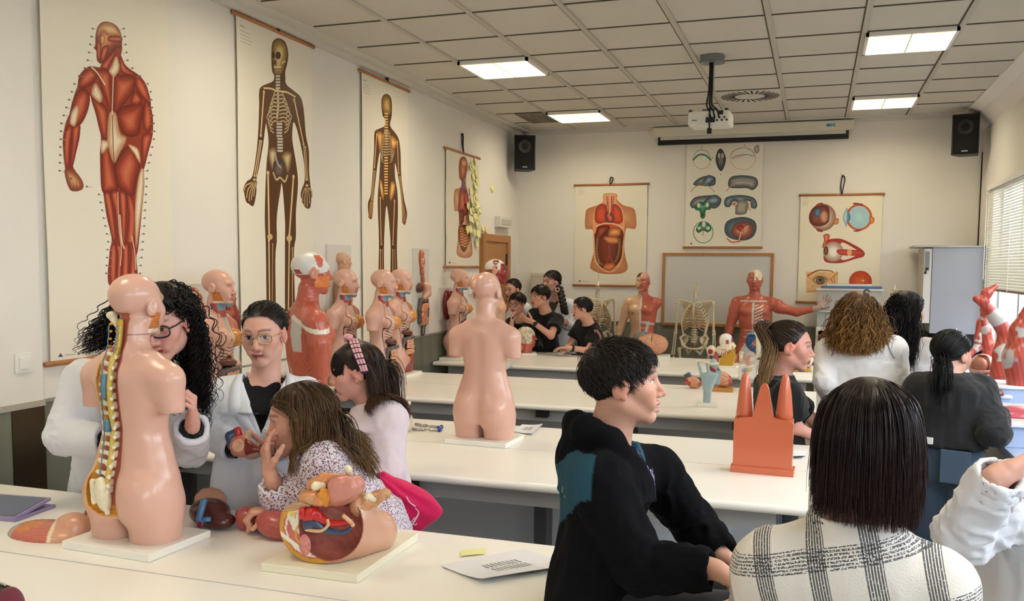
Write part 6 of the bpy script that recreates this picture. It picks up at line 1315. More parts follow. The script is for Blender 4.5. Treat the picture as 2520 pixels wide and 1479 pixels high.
# ---- woman with ginger curls
p=Person('woman with ginger curls seen from behind in a white shirt',D(2110,774,4.95),4,4,0,1.0,nk=D(2116,828,4.97),pv=D(2122,1010,4.98),byaw=0,sh=.20,hp=.185,wa=.165,bust=.01,arms=dict(l=dict(e=D(2028,935,4.95),w=D(2050,990,5.15)),r=dict(e=D(2210,930,4.95),w=D(2200,985,5.15))),hf=.0045)
o,S=jacket(p,'white_shirt',M_wsh,g=.022,sleeve=.024,hemz=p.pv[2]-.14,neck=.06,h=.008,amp=.008,seed=81); X,Y,Z=(np.array(p.M)[:3,i]for i in range(3))
strip_on(p,S,[p.nk-Y*.2-Z*.115+X*x for x in(-.15,-.07,0,.07,.15)],.006,M_wsh,'yoke_seam',.002);
for k in(1,-1):strip_on(p,S,[p.nk+X*k*.075+Z*.02-Y*.02,p.nk+X*k*.13-Z*.06-Y*.06,p.nk+X*k*.165-Z*.11-Y*.06],.006,mat('shirt_seam',(150,148,146),.8),'shoulder_seam',.002)
strip_on(p,S,[p.nk+.085*(math.cos(t)*X-math.sin(t)*Y*.9)+Z*.02 for t in np.linspace(.1,PI-.1,9)],.045,M_wsh,'collar',.004,.004)
H_GIN=hair_mat('hair_ginger',(120,84,46),.42); cap_paths_SDF(p,.022,rgb=(84,58,34),m=H_GIN)
W_,rs=grow(p,2400,lambda q:(q[:,2]+.16)*1.1+.03,comb_crown(.0,.0),.24,(.006,.036),14,82,curl=.0075,cfreq=44,noise=.32,bodyr=.02); strand_mesh('hair',W_,.0022,H_GIN,p.e,(86,60,34),rs,.4,.38,(150,108,58)); trousers(p,M_char); shoes(p,M_shoe)
b=MB(); b.smooth=True; hc_=xf([(.045,-.03,.128)],p.T)[0]; b.tube([hc_+.014*(math.cos(t)*CR+math.sin(t)*CU)for t in np.linspace(0,5,16)],.004,6); b.build('hair_clip',M_navy,p.e,world=True)
# ---- woman with long black wavy hair
p=Person('woman with long black wavy hair in a white cardigan',D(2232,770,5.45),38,0,0,1.08,nk=D(2238,835,5.48),pv=D(2244,1010,5.5),byaw=30,sh=.175,hp=.16,wa=.145,bust=.01,arms=dict(l=dict(e=D(2185,950,5.5),w=D(2210,1000,5.7)),r=dict(e=D(2300,935,5.45),w=D(2290,985,5.6))),hf=.0045)
jacket(p,'cardigan',cloth('cardigan_knit',(222,218,218),.9),g=.028,sleeve=.032,hemz=p.pv[2]-.05,neck=.088,h=.009,amp=.008,seed=91,boxy=.8); cap_paths_SDF(p,.016,rgb=(16,12,13),m=H_BLK)
W_,rs=grow(p,1600,lambda q:(q[:,2]+.30)*1.05,comb_crown(.0,.03),.30,(.008,.034),20,92,curl=.006,cfreq=26,noise=.14,cond=lambda q:q[:,1]<.07,bodyr=.03,back=.0); strand_mesh('hair',W_,.0022,H_BLK,p.e,(17,13,13),rs,.35,.3); tail_strands(p,120,xf([(-.03,-.10,.07),(.0,-.135,.075),(.03,-.13,.06),(.035,-.11,.05)],p.T),.022,.003,H_BLK,(17,12,12),93,name='hair_knot'); trousers(p,M_char); shoes(p,M_shoe)
# ---- girl in the dark sweatshirt and jeans
p=Person('girl in dark sweatshirt and blue jeans leaning on the window counter',D(2342,872,4.62),42,-6,0,1.06,nk=D(2338,925,4.60),pv=D(2334,1120,4.62),byaw=22,sh=.175,hp=.15,wa=.14,bust=.01,child=True,shd=dict(r=D(2408,960,4.6)),arms=dict(r=dict(e=D(2446,1062,4.42),w=D(2452,1018,4.62),hand=False),l=dict(e=D(2262,1040,4.8),w=D(2300,1020,5.05))),hf=.0045)
o,S=jacket(p,'sweatshirt',M_char,g=.032,sleeve=.036,hemz=p.pv[2]+.055,neck=.062,h=.0085,amp=.010,seed=101,boxy=.9,ja=.014,flare=1.0); trousers(p,M_jean,wide=1.15); shoes(p,M_shoe); X,Y,Z=(np.array(p.M)[:3,i]for i in range(3))
strip_on(p,S,[p.nk+.066*(math.cos(t)*X+math.sin(t)*Y)+Z*.012 for t in np.linspace(0,2*PI,17)],.018,M_blk,'neck_rib',.002); b=MB(); b.box(-.07,.07,-.006,.0,-.085,.085,Matrix.Translation(tuple(p.pv-p.f*.142+p.rt*.07-np.array([0,0,.03])))@Matrix.Rotation(-R(p.byaw),4,'Z'),.004); b.build('back_pocket',cloth('denim_pocket',(78,96,120),.85,.4,700),p.e,world=True)
MB().box(-.16,-.04,-.02,.0,-.012,.02,Matrix.Translation(tuple(p.pv-p.f*.135+np.array([0,0,.085])))@Matrix.Rotation(-R(p.byaw),4,'Z')).build('shirt_hem',M_wsh,p.e,world=True)
cap_paths_SDF(p,.008,rgb=(13,12,12),m=H_BLK); tie_strands(p,900,(.0,-.098,-.02),.0022,H_BLK,(15,13,13),102); tp=xf([(0,-.10,-.02)],p.T)[0]
tail_strands(p,360,[tp,tp-CF*.04-CU*.05,tp-CF*.05-CU*.14-CR*.01,tp-CF*.03-CU*.26+CR*.0],.026,.0024,H_BLK,(15,12,12),103,spread=1.5)
# ---- girl in the checked shirt, nearest the camera
def plaid_mat():
 m=cloth('plaid_flannel',(224,218,210),.9,.3,300); nt=m.node_tree; b=nt.nodes['Principled BSDF']; tc=nt.nodes.new('ShaderNodeTexCoord'); sp=nt.nodes.new('ShaderNodeSeparateXYZ'); mp=nt.nodes.new('ShaderNodeMapping'); mp.inputs['Rotation'].default_value=(0,R(13),R(8)); nt.links.new(tc.outputs['Object'],mp.inputs[0]); nt.links.new(mp.outputs[0],sp.inputs[0])
 def mth(op,a,v=None,c=None):
  n=nt.nodes.new('ShaderNodeMath'); n.operation=op; nt.links.new(a,n.inputs[0])
  if v is not None:
   if hasattr(v,'links'):nt.links.new(v,n.inputs[1])
   else:n.inputs[1].default_value=v
  return n.outputs[0]
 prev=None; nz=nt.nodes.new('ShaderNodeTexNoise'); nz.inputs['Scale'].default_value=320; nt.links.new(tc.outputs['Object'],nz.inputs[0])
 base=nt.nodes.new('ShaderNodeRGB'); base.outputs[0].default_value=L4((226,220,212)); prev=base.outputs[0]
 for ax,per,off in((0,.098,.02),(2,.115,.03)):
  x=mth('FRACT',mth('MULTIPLY',mth('ADD',sp.outputs[ax],5+off),1/per)); band=mth('LESS_THAN',mth('ABSOLUTE',mth('SUBTRACT',x,.5)),.17)
  ln=mth('GREATER_THAN',mth('FRACT',mth('MULTIPLY',x,19.)),.36); f=mth('MULTIPLY',mth('MULTIPLY',band,ln),mth('GREATER_THAN',nz.outputs[0],.36 if ax==0 else .46))
  mx=nt.nodes.new('ShaderNodeMix'); mx.data_type='RGBA'; nt.links.new(mth('MULTIPLY',f,.9),mx.inputs[0]); nt.links.new(prev,mx.inputs[6]); mx.inputs[7].default_value=L4((52,54,60)); prev=mx.outputs[2]
 nt.links.new(prev,b.inputs['Base Color']); return m
M_plaid=plaid_mat()
p=Person('girl in a white and black checked shirt, seen from behind close by',D(2131,1077,1.72),-6,-4,4,.95,nk=D(2098,1300,1.75),pv=D(2085,1830,1.82),byaw=-2,sh=.195,hp=.155,wa=.14,bust=.0,child=True,shd=dict(l=D(1905,1400,1.78),r=D(2290,1450,1.70)),arms=dict(l=dict(e=D(1850,1640,1.92),w=D(1800,1560,2.10)),r=dict(e=D(2350,1760,1.75),w=D(2300,1900,1.95))),hf=.004)
o,S=jacket(p,'checked_shirt',M_plaid,g=.030,sleeve=.030,hemz=p.pv[2]-.15,neck=.058,h=.007,amp=.004,seed=111,boxy=.9); X,Y,Z=(np.array(p.M)[:3,i]for i in range(3))
S2=SDF().loft([(-.062,0,-.006,.124,.112),(-.02,0,-.006,.102,.094),(.042,0,-.012,.080,.076)],Matrix.Translation(tuple(p.nk))@p.M.to_3x3().to_4x4(),.01,rd=.004).loft([(-.08,0,-.006,.118,.106),(-.02,0,-.006,.094,.086),(.06,0,-.012,.070,.066)],Matrix.Translation(tuple(p.nk))@p.M.to_3x3().to_4x4(),.004,True); sdf_mesh('collar',S2,.005,M_plaid,p.e)
cap_paths_SDF(p,.014,rgb=(26,18,17),m=H_BLK,h=.004); H_DK=hair_mat('hair_glossy',(40,26,24),.28)
W_,rs=grow(p,7500,lambda q:(q[:,2]+.112)*1.14+.02*(q[:,2]>.05),comb_crown(-.012,.02),.30,(.008,.026),18,112,noise=.05,cond=lambda q:q[:,1]<.075,bodyr=.008,back=.03); strand_mesh('hair',W_,.00095,H_DK,p.e,(32,21,20),rs,.4,.3,(50,32,32)); trousers(p,M_jean); shoes(p,M_shoe)
# ---- person in the white jacket at the right edge
p=Person('person in a white jacket cut off by the right edge, bent elbow',D(2740,985,2.10),70,0,0,1.0,nk=D(2585,1150,2.10),pv=D(2520,1700,2.14),byaw=70,sh=.17,hp=.15,wa=.145,shd=dict(r=D(2485,1228,2.02),l=D(2660,1240,2.26)),arms=dict(r=dict(e=D(2372,1318,1.98),w=D(2462,1168,1.86),d=CR*.95+CU*.25+CF*.2,n=-CU*.6-CF*.6,side=-1,curl=.7,s=1.0),l=dict(e=D(2700,1500,2.26),w=D(2700,1650,2.26))),skin=(216,166,148),hf=.0034)
o,S=jacket(p,'white_jacket',M_coat,g=.030,sleeve=.017,hemz=p.pv[2]-.2,neck=.07,h=.0068,amp=.008,seed=121,boxy=.9,ja=.02,cuffw=1.15,cuffs=(0,1)); trousers(p,M_char); shoes(p,M_shoe); jacket(p,'red_top',cloth('red_knit',(150,30,40)),g=-.004,neck=.06,h=.01,short=.3,skirt=False,hemz=p.pv[2])
cap_paths_SDF(p,.010,rgb=(36,28,24),m=H_BRN); tie_strands(p,300,(0,-.11,.05),.0026,H_BRN,(40,30,26),122)
# ---------------------------------------------------------------- muscle figures, skeletons, wall boards
MUS,TEN,SKN,BON=(192,98,76),(206,200,190),(206,164,132),(226,214,184)
def figure(name,label,loc,rz,s,kind,h,arms,legs=True,hd=None,yaw=0,cut=.0,cat='anatomical model'):
 """standing muscle figure or bust; local frame: x its right, y its front"""
 e=empty(name,loc,rz,label,cat); S=SDF(); z0=0.
 L=lambda*p:np.array(p)*s
 S.loft([(z*s,0,cy*s,rx*s,ry*s)for z,cy,rx,ry in((.82,-.01,.155,.105),(.92,-.012,.165,.108),(1.02,0,.150,.098),(1.10,.0,.138,.092),(1.22,.0,.158,.108),(1.34,-.005,.172,.112),(1.42,-.01,.150,.092),(1.475,-.012,.09,.068),(1.51,-.01,.06,.058))],None,.03*s,rd=.02*s)
 S.cap(L(0,-.01,1.46),L(0,.006,1.58),.060*s,.056*s,.03*s)
 for k in(1,-1):
  S.ell(L(k*.075,.075,1.33),L(.078,.05,.058),None,.02*s); S.ell(L(k*.075,-.07,.93),L(.08,.06,.085),None,.03*s); S.cap(L(k*.05,-.02,1.45),L(k*.165,-.012,1.42),.048*s,.062*s,.04*s)
  if legs:
   S.cap(L(k*.09,0,.88),L(k*.095,.01,.47),.092*s,.058*s,.04*s,tg=2); S.cap(L(k*.095,.01,.47),L(k*.095,-.01,.10),.056*s,.036*s,.03*s,tg=2); S.cap(L(k*.095,-.02,.05),L(k*.10,.14,.035),.038*s,.028*s,.02*s,tg=2)
 for k,a in arms.items():
  P=[L(*q)for q in a[0]]; rs_=[r*s for r in a[1]]; S.chain(P,rs_,.02*s,tg=3 if k=='r' else 4)
  if len(P)>3:S.ell((P[0]+P[1])/2,L(.055,.055,.075),None,.03*s,tg=3 if k=='r' else 4)
  if a[2]is not None:add_hand(S,P[-1],a[2][0],a[2][1],a[2][2],s*1.05,.15,.35,.2,3 if k=='r' else 4)
 T=head_T(L(0,.022,1.665),yaw,0,0,1.03*s); add_head(S,T,False,6); S.ell(xf([(0,.02,-.02)],T)[0],.01,None,.01,tg=6)
 if cut:S.fun(lambda P:P[:,2]-cut,np.array((-1,-1,-1.)),np.array((1,1,cut)),.0,True)
 V,Q=S.polygonise(h); tg=S.ev(V,True)[1]; N=vnormals(V,Q); q=V/s; x,y,z=q.T; C=np.zeros((len(V),3)); n=fbm(V*30,3,2)
 fib=np.where(tg==3,x*1.2+y,np.where(tg==4,z*1.2+y,np.where(z>1.40,z*.9+np.abs(x)*.55,np.where(y<-.02,z*.6-np.abs(x)*.9,z*.25+np.abs(x)))))
 M=CM(*MUS)*(.84+.20*sstep(-.8,.8,np.sin((fib+.010*n)*2*PI/.012)))[:,None]; C[:]=M
 def put(m,c):C[m]=CM(*c)
 ab=(y>.03)&(np.abs(x)<.10)&(z>.88)&(z<1.20); put(ab&(np.abs(x)<.005)|ab&(np.abs((z-.9)/.075-np.round((z-.9)/.075))<.06),TEN)
 put((y>.02)&(np.abs(x)<.012)&(z>1.2)&(z<1.42),TEN); put((y<.0)&(np.abs(z-(1.43-.25*np.abs(x)))<.010)&(np.abs(x)>.04)&(np.abs(x)<.17),TEN); put((y<-.03)&(np.abs(x)<.05*(1.2-z)/.25)&(z<1.2)&(z>.95),TEN)
 put((tg==2)&((np.abs(z-.47)<.03)|(z<.18)),TEN); hz=xf(V,T.inverted()); hx,hy,hzz=hz.T; H=(tg>=6)
 if kind=='cap':
  w=H&(hzz>-.01+.25*np.maximum(0,hy)); put(w,(214,212,206)); put(w&(hx<-.0)&(hy<-.045),(232,222,190)); t=np.hypot(hy-.02,hzz+.0); put(w&(np.abs(hx)>.03)&(hzz>.03)&(np.abs(hy-.025)<.012+.30*(hzz-.03))&(hzz<.092),MUS); put(w&(np.abs(hzz-.006)<.011)&(hy<-.055)&(np.abs(hx)>.022)&(np.abs(hx)<.05),(170,76,64))
  g=H&(np.abs(hx)>.03)&(hy>-.005)&(hzz<-.015)&(hzz>-.075); put(g,(222,130,70)); put((np.abs(hx)>.073)&(np.abs(hzz)<.045)&H,(206,140,112)); sc=(y<-.02)&(x>.03)&(z>1.22)&(z<1.42)&(np.abs(x-.10)<.045*(1+(z-1.4)*2)); put(sc&(z>1.25),(196,190,182))
  put((np.abs(z-1.43+.35*np.maximum(0,x-.06))<.012)&(x>.03)&(y<.05),(228,220,200))
 if kind=='halfbust':
  put(H&(hzz>.02),(216,214,212)); put(H&(np.abs(hx)>.02)&(np.abs(hy-.0)<.06*(1.1-np.abs(hzz-.06)/.05)*np.abs((hzz-.055)/.04))&(hzz>.02)&(hzz<.1),(140,36,40)); put(H&(hy>.045)&(hzz<.07),(136,40,40)); put(H&(hzz<-.02),(150,46,44)); put(H&(np.abs(hx)>.072),(206,150,120)); C[(z<1.5)&~H]*=np.array((.62,.35,.38)); put((z<1.5)&(x>.02)&~H,(218,172,142)); put((z<1.5)&(np.abs(x-.012)<.014)&~H,(216,212,206))
 if kind=='halfman':
  put((x>.0)&((z<1.56)|(hx>0)),SKN); put((hx>.002)&H&(hzz>.045+.3*np.maximum(0,hy-.03)),(34,34,36)); put(H&(hx<0)&(hzz>.04),(206,150,130)); put((np.abs(x)<.006)&(z<1.5),(214,206,192)); put((x>.0)&(y>.09)&(np.hypot(x-.085,z-1.30)<.012),(150,96,78)); put((x<0)&(y>.0)&(np.abs(z-1.20-.2*x)<.012),TEN); put((x<0)&(y>0)&(np.abs(x+.10-.3*(1.2-z))<.016)&(z<1.2),TEN)
 if kind=='ecorche':
  put(H&(hx<0)&(hzz>.0),(224,212,180)); put(H&(hx>0)&(hzz>.075),(206,202,196)); put(H&(np.abs(hx)>.072)&(np.abs(hzz)<.05),(190,120,96)); rb=(x<-.015)&(x>-.10)&(y>.03)&(z>1.20)&(z<1.40)&(np.sin((z-.5*np.abs(x))*2*PI/.036)>.1); put(rb,(226,220,204)); put((y>.0)&(x>-.01)&(z<1.14)&(z>.86)&(x+.6*(z-1.0)<.07)&(y>.05),(196,192,186)); put((y>.02)&(np.abs(z-1.438)<.006)&(np.abs(x)<.14),TEN)
  put((tg==4)&(x<-.60),(176,150,140)); put((tg==3)&(z<1.0)&(np.sin(x*300)>.2),TEN)
 eyes=H&(hy>.06)&(((np.abs(hx)-.031)/.014)**2+((hzz-.0045)/.0075)**2<1)
 if kind!='cap':put(eyes,(230,228,222)); put(eyes&(np.hypot(np.abs(hx)-.031,hzz-.004)<.006),(60,84,60)); put(H&(hy>.07)&(np.abs(hzz+.0625)<.008)&(np.abs(hx)<.022),(160,70,60))
 d=.0011*s*np.sin((fib+.010*n)*2*PI/.012); d[(C==CM(*SKN)).all(1)|H]=0
 mesh('figure_body',V+N*d[:,None],Q,M_pl,e,C); return e
STUMP=lambda k:([(k*.185,-.01,1.40),(k*.205,-.0,1.30),(k*.215,.005,1.16)],[.066,.060,.050],None)
q=at_depth(757,4.72,TZ); e=figure('muscle_bust','large muscle bust with a white skull cap, seen from behind',(q[0],q[1],TZ+.025-.80*.98),R(-42),.98,'cap',.0052,dict(r=STUMP(1),l=STUMP(-1)),legs=False,cut=.805*.98)
MB().box(-.2,.2,-.15,.15,.80*.98-.025,.81*.98,bev=.004).build('base_plate',M_base,e)
q=at_depth(1216,8.05,TZ); e=figure('muscle_bust','white headed bust, dark red muscle beside smooth skin, on the rear benches',(q[0],q[1],TZ+.025-.80*.97),R(-78),.97,'halfbust',.0068,dict(r=STUMP(1),l=STUMP(-1)),legs=False,cut=.805*.97)
MB().box(-.18,.18,-.15,.15,.80*.97-.025,.81*.97,bev=.004).build('base_plate',M_base,e)
q=at_depth(1583,9.72,0); figure('anatomy_figure','standing figure, one half skin with black hair, the other half muscle',(q[0],q[1],.10),R(174),.92,'halfman',.0075,dict(r=([(.185,-.01,1.40),(.225,-.0,1.25),(.27,.01,1.10),(.33,.05,.85)],[.058,.048,.042,.026],((.12,.1,-1),(-1,0,0),1))))
q=at_depth(1858,9.62,0); figure('anatomy_figure','red muscle figure stretching one arm out sideways before the whiteboard',(q[0],q[1],0.0),R(178),1.0,'ecorche',.0075,dict(r=([(.19,-.01,1.41),(.225,-.0,1.26),(.26,.0,1.12),(.285,.03,.87)],[.062,.054,.046,.028],((.1,.1,-1),(-1,0,0),1)),l=([(-.19,-.01,1.41),(-.30,.0,1.36),(-.44,.02,1.33),(-.66,.08,1.38)],[.062,.052,.046,.028],((-.65,.1,.75),(.5,.85,0),-1))))
# small stands under the figures
for u,d,zt,nm in((1583,9.72,.10,'grey floor plinth below the half skin figure'),):
 q=at_depth(u,d,0); MBo=MB().box(-.25,.25,-.22,.22,0,zt-.005,bev=.01).build('plinth',M_white); MBo.location=(q[0],q[1],0); tag(MBo,nm,'plinth')
# ---- headless skeletons on stands
M_bone=mat('model_bone',(236,226,198),.42,.4)
M_bone2=mat('skeleton_bone',(216,202,168),.5,.4,vary=.10,vscale=20); M_cart=mat('cartilage',(170,128,86),.5)
def skeleton(loc,rz,label):
 e=empty('skeleton',loc,rz,label,'skeleton',None); b=MB(); b.smooth=True
 def bone(b,a,c,r,ra=None,rb=None):ra=ra or r*1.9; rb=rb or r*1.9; a=np.array(a); c=np.array(c); b.tube([a,a+(c-a)*.12,a+(c-a)*.5,a+(c-a)*.88,c],[ra,r*1.15,r,r*1.15,rb],8); b.ell(a,ra*1.05,None,8,6); b.ell(c,rb*1.05,None,8,6)
 for i in range(24):
  t=i/23; z=1.58-t*.60; y=-.02-.03*math.sin(t*PI*1.5)+(.03*t); r=.013+.013*t; b.tube([(0,y,z-.009),(0,y,z+.009)],[r,r],8); b.tube([(-.028-.01*t,y-.015,z),(0,y-.012,z),(.028+.01*t,y-.015,z)],.0055,5); b.tube([(0,y-.01,z),(0,y-.045,z-.012)],.0055,5)
 b.build('spine',M_bone2,e); b=MB(); b.smooth=True; c=MB(); c.smooth=True
 for i in range(11):
  t=i/10; z=1.40-t*.26; w=.07+.075*min(1,t*2.2)-.02*max(0,t-.7)*3; dz=.05+.05*t
  for k in(1,-1):
   P=[(k*.015,-.045,z),(k*w*.75,-.075,z-.005),(k*w,-.0,z-dz*.5),(k*w*.82,.07,z-dz)]; b.tube(cr_curve(P,5),.0062,6,flat=1.4)
   if i<9:c.tube(cr_curve([P[-1],(k*w*.45,.095,z-dz+.0 if i<5 else z-dz+.03),(k*.02,.10,max(1.22,z-dz+.02)if i<6 else 1.20)],5),.0062,6)
 for k in(1,-1):b.tube(cr_curve([(k*.02,.07,1.405),(k*.09,.06,1.425),(k*.185,.0,1.43)],5),.009,6); b.add([(k*.06,-.085,1.40),(k*.16,-.06,1.41),(k*.18,-.02,1.42),(k*.15,-.08,1.36),(k*.10,-.10,1.25),(k*.06,-.095,1.34)],[(0,1,3,5),(1,2,3),(3,4,5)])
 b.tube([(0,.085,1.405),(0,.102,1.34),(0,.105,1.22)],[.022,.016,.010],8,flat=.5); b.build('rib_cage',M_bone2,e); c.build('rib_cartilage',M_cart,e)
 S=SDF()
 for k in(1,-1):S.chain([(k*.05,-.05,1.02),(k*.12,-.03,1.05),(k*.145,.03,1.02),(k*.12,.05,.95)],[.012,.011,.012,.018],.02); S.ell((k*.10,-.005,.99),(.012,.06,.055),Matrix.Rotation(R(k*35),3,'Z')@Matrix.Rotation(R(k*-25),3,'Y'),.015); S.chain([(k*.115,.03,.93),(k*.06,.07,.91),(k*.012,.075,.905)],[.022,.011,.012],.012); S.chain([(k*.105,.0,.92),(k*.065,.01,.85),(k*.03,.06,.885)],[.018,.013,.011],.012)
 S.ell((0,-.055,.99),(.05,.02,.055),None,.02); organ('pelvis',S,.008,BON,e,M_bone2)
 for k in(1,-1):
  b=MB(); b.smooth=True; bone(b,(k*.19,-.01,1.405),(k*.205,-.0,1.10),.011,.024,.019); bone(b,(k*.20,.005,1.08),(k*.21,.04,.84),.007,.013,.010); bone(b,(k*.218,.0,1.08),(k*.235,.04,.84),.006,.011,.012)
  for j in range(5):b.tube([(k*.215,.045,.82),(k*(.195+.012*j),.05,.74),(k*(.19+.016*j),.055,.665-.015*(1 if 0<j<4 else 0))],[.007,.005,.004],5)
  b.build('arm',M_bone2,e); b=MB(); b.smooth=True; bone(b,(k*.115,.0,.925),(k*.16,.0,.89),.012,.024,.018); bone(b,(k*.165,.0,.89),(k*.10,.0,.48),.014,.022,.030); bone(b,(k*.095,.0,.45),(k*.09,-.01,.09),.012,.027,.016); b.tube([(k*.13,-.02,.43),(k*.125,-.02,.10)],.007,6); b.tube([(k*.09,-.05,.05),(k*.09,.02,.07),(k*.10,.16,.035)],[.022,.022,.01],8); b.build('leg',M_bone2,e)
 b=MB(); b.smooth=True; b.tube([(0,-.005,.03),(0,-.01,.9),(0,-.03,1.2),(0,-.02,1.63)],.007,8); b.build('support_rod',M_steel,e)
 b=MB()
 for k in range(5):a=2*PI*k/5; b.tube([(0,0,.045),(.28*math.cos(a),.28*math.sin(a),.03)],[.02,.014],8); b.ell((.28*math.cos(a),.28*math.sin(a),.022),.022,None,10,8)
 b.build('stand_foot',M_dark,e,True); return e
q=at_depth(1712,9.75,0); sk=skeleton((q[0],q[1],.0),R(178),'headless skeleton facing forward between the half skin and muscle figures')
for u,d,rz,lb in((1474,10.15,215,'headless skeleton half turned, behind the boy in the football shirt'),(2203,9.15,176,'headless skeleton mostly hidden behind the woman with black hair')):
 q=at_depth(u,d,0); c=copy_tree(sk); c.location=(q[0],q[1],.0); c.rotation_euler=(0,0,R(rz)); c['label']=lb
MB().tube([(0,-.02,1.62),(0,-.02,1.88)],.003,6).build('hanging_wire',M_steel,[o for o in bpy.data.objects if o.name=='skeleton.001'][0])
# ---- boards on the left wall
M_brd=mat('board_grey',(214,212,206),.5,.4)
def board(y0,y1,z0,z1,label):
 e=empty('model_board',(XL,(y0+y1)/2,z0),0,label,'model board'); w=(y1-y0)/2; MB().box(.0,.018,-w,w,0,z1-z0,bev=.003).build('board_panel',M_brd,e); return e
def bumpy(f=120,a=.004,sd=1):return lambda V,N:a*(fbm(V*f,sd,2)-.5)*2
def red_organ(sd=1,d=(110,26,30),l=(206,150,110)):
 def f(V,tg,N,col):t=sstep(.45,.62,fbm(V*38,sd,3))*1.0; return mixc(np.tile(CM(*d),(len(V),1)),CM(*l),t*.8)
 return f
e=board(4.20,4.74,1.08,1.68,'grey wall board with big kidney and dark red heart models'); S=SDF().ell((.05,-.17,.38),(.045,.10,.20),None,.01); S.ell((.05,-.06,.38),(.06,.05,.07),None,.02,True)
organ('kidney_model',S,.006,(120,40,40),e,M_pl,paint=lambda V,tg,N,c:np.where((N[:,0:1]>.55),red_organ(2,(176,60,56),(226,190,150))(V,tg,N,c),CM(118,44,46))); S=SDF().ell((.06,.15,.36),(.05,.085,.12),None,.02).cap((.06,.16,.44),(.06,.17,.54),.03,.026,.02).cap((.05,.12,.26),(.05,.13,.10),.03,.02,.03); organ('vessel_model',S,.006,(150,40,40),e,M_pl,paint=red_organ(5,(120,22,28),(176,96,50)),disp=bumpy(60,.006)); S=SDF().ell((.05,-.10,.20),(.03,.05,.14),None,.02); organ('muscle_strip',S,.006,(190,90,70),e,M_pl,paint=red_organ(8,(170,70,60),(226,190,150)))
e=board(5.86,6.22,1.32,1.945,'narrow wall board with a head and nerve relief model'); S=SDF(); add_head(S,head_T((.045,.0,.50),40,0,0,.62),True,0); S.loft([(.10,0,0,.10,.04),(.25,0,0,.115,.045),(.34,0,0,.10,.04),(.40,0,0,.04,.035)],TR(.045,0,0,rz=R(90)),.02); S.cap((.04,0,.40),(.045,0,.46),.036,None,.02)
organ('relief',S,.005,SKN,e,M_pl,paint=lambda V,tg,N,c:np.where(((V[:,2]<.38)&(N[:,0]>.3)&(np.abs(V[:,1])<.085))[:,None],red_organ(4,(176,104,60),(226,190,110))(V,tg,N,c),np.where(((V[:,2]>.46)&(V[:,1]>.015)&(N[:,0]>.2))[:,None],red_organ(6,(196,110,96),(232,200,180))(V,tg,N,c),CM(*SKN))))
e=board(7.36,7.70,1.135,1.945,'narrow wall board with the digestive tract in relief'); S=SDF().ell((.035,-.03,.745),(.022,.034,.055),None,.02).chain([(.035,-.03,.70),(.035,-.02,.60),(.035,.0,.50)],[.03,.016,.016],.02); organ('throat',S,.0045,(206,130,96),e,M_pl,paint=red_organ(3,(190,96,66),(226,176,140)))
S=SDF().ell((.04,-.075,.455),(.026,.06,.045),None,.01); organ('liver_lobe',S,.005,(92,40,40),e); S=SDF().chain([(.045,.01,.49),(.05,.05,.46),(.05,.06,.40),(.045,.01,.36)],[.022,.036,.036,.02],.02); organ('stomach_pouch',S,.005,(222,176,150),e)
S=SDF(); r_=random.Random(2); P=[(.042+.012*math.sin(k*1.7),.065*math.sin(k*1.9),.30-.0055*k)for k in range(34)]; S.chain(P,.016,.004); organ('bowel',S,.0045,(216,140,106),e); S=SDF().chain([(.035,-.075,.14),(.035,-.088,.25),(.04,-.06,.34),(.04,.06,.335),(.035,.085,.26),(.035,.075,.15),(.035,.0,.10),(.035,-.01,.03)],.021,.006); organ('large_bowel',S,.005,(96,80,76),e)
e=board(7.96,8.26,1.26,1.575,'small wall board with a dark red organ behind a torso model'); S=SDF().ell((.04,-.02,.15),(.04,.085,.15),None,.01); organ('organ_relief',S,.006,(120,30,34),e)
MB().box(.018,.06,.07,.14,.02,.28,bev=.004).build('organ_block',mat('dark_red',(110,24,32),.4),e)
# ---------------------------------------------------------------- things on the near benches
def P_(u,v,z=TZ):return onZ(u,v,z)
def thing(name,label,cat,loc,rz=0,group=None):return empty(name,loc,rz,label,cat,group)
def plast(name,rgb,rough=.3,**k):return mat(name,rgb,rough,.5,coat=.3,**k)
def one(name,S,h,m,label,cat,paint=None,disp=None,group=None):
 o=sdf_mesh(name,S,h,m,None,paint=paint,disp=disp); return tag(o,label,cat,group)
A,B,C=P_(645,1406),P_(884,1437),P_(1025,1331); ex=U(B-A); ex[2]=0; ey=np.array([-ex[1],ex[0],0]); rz=math.atan2(ex[1],ex[0]); W2,D2=np.linalg.norm((B-A)[:2])/2,np.linalg.norm((C-B)[:2])/2
pc=(A+C)/2; pe=thing('pelvis_model','cut open pelvis model on a cream board at the front of the nearest bench','anatomical model',(pc[0],pc[1],TZ),rz)
MB().box(-W2,W2,-D2,D2,0,.026,bev=.004).build('base_plate',mat('cream_base',(236,230,208),.35),pe)
S=SDF().ell((-.01,.03,.115),(.150,.135,.112),None,.02).cap((.08,.06,.085),(.105,.13,.07),.062,.058,.03); yf=-.055
S.box((0,yf-.2,.1),(.4,.2,.4),None,.001,.001,True); S.box((0,0,-.1),(.5,.5,.1275),None,.001,.001,True); S.box((.14,.22,.1),(.2,.06,.3),None,.001,.004,True); S.box((0,.03,.36),(.4,.4,.185),Matrix.Rotation(R(-9),3,'Y'),.002,.004,True)
S.ell((.035,-.035,.122),(.098,.095,.086),None,.006,True)
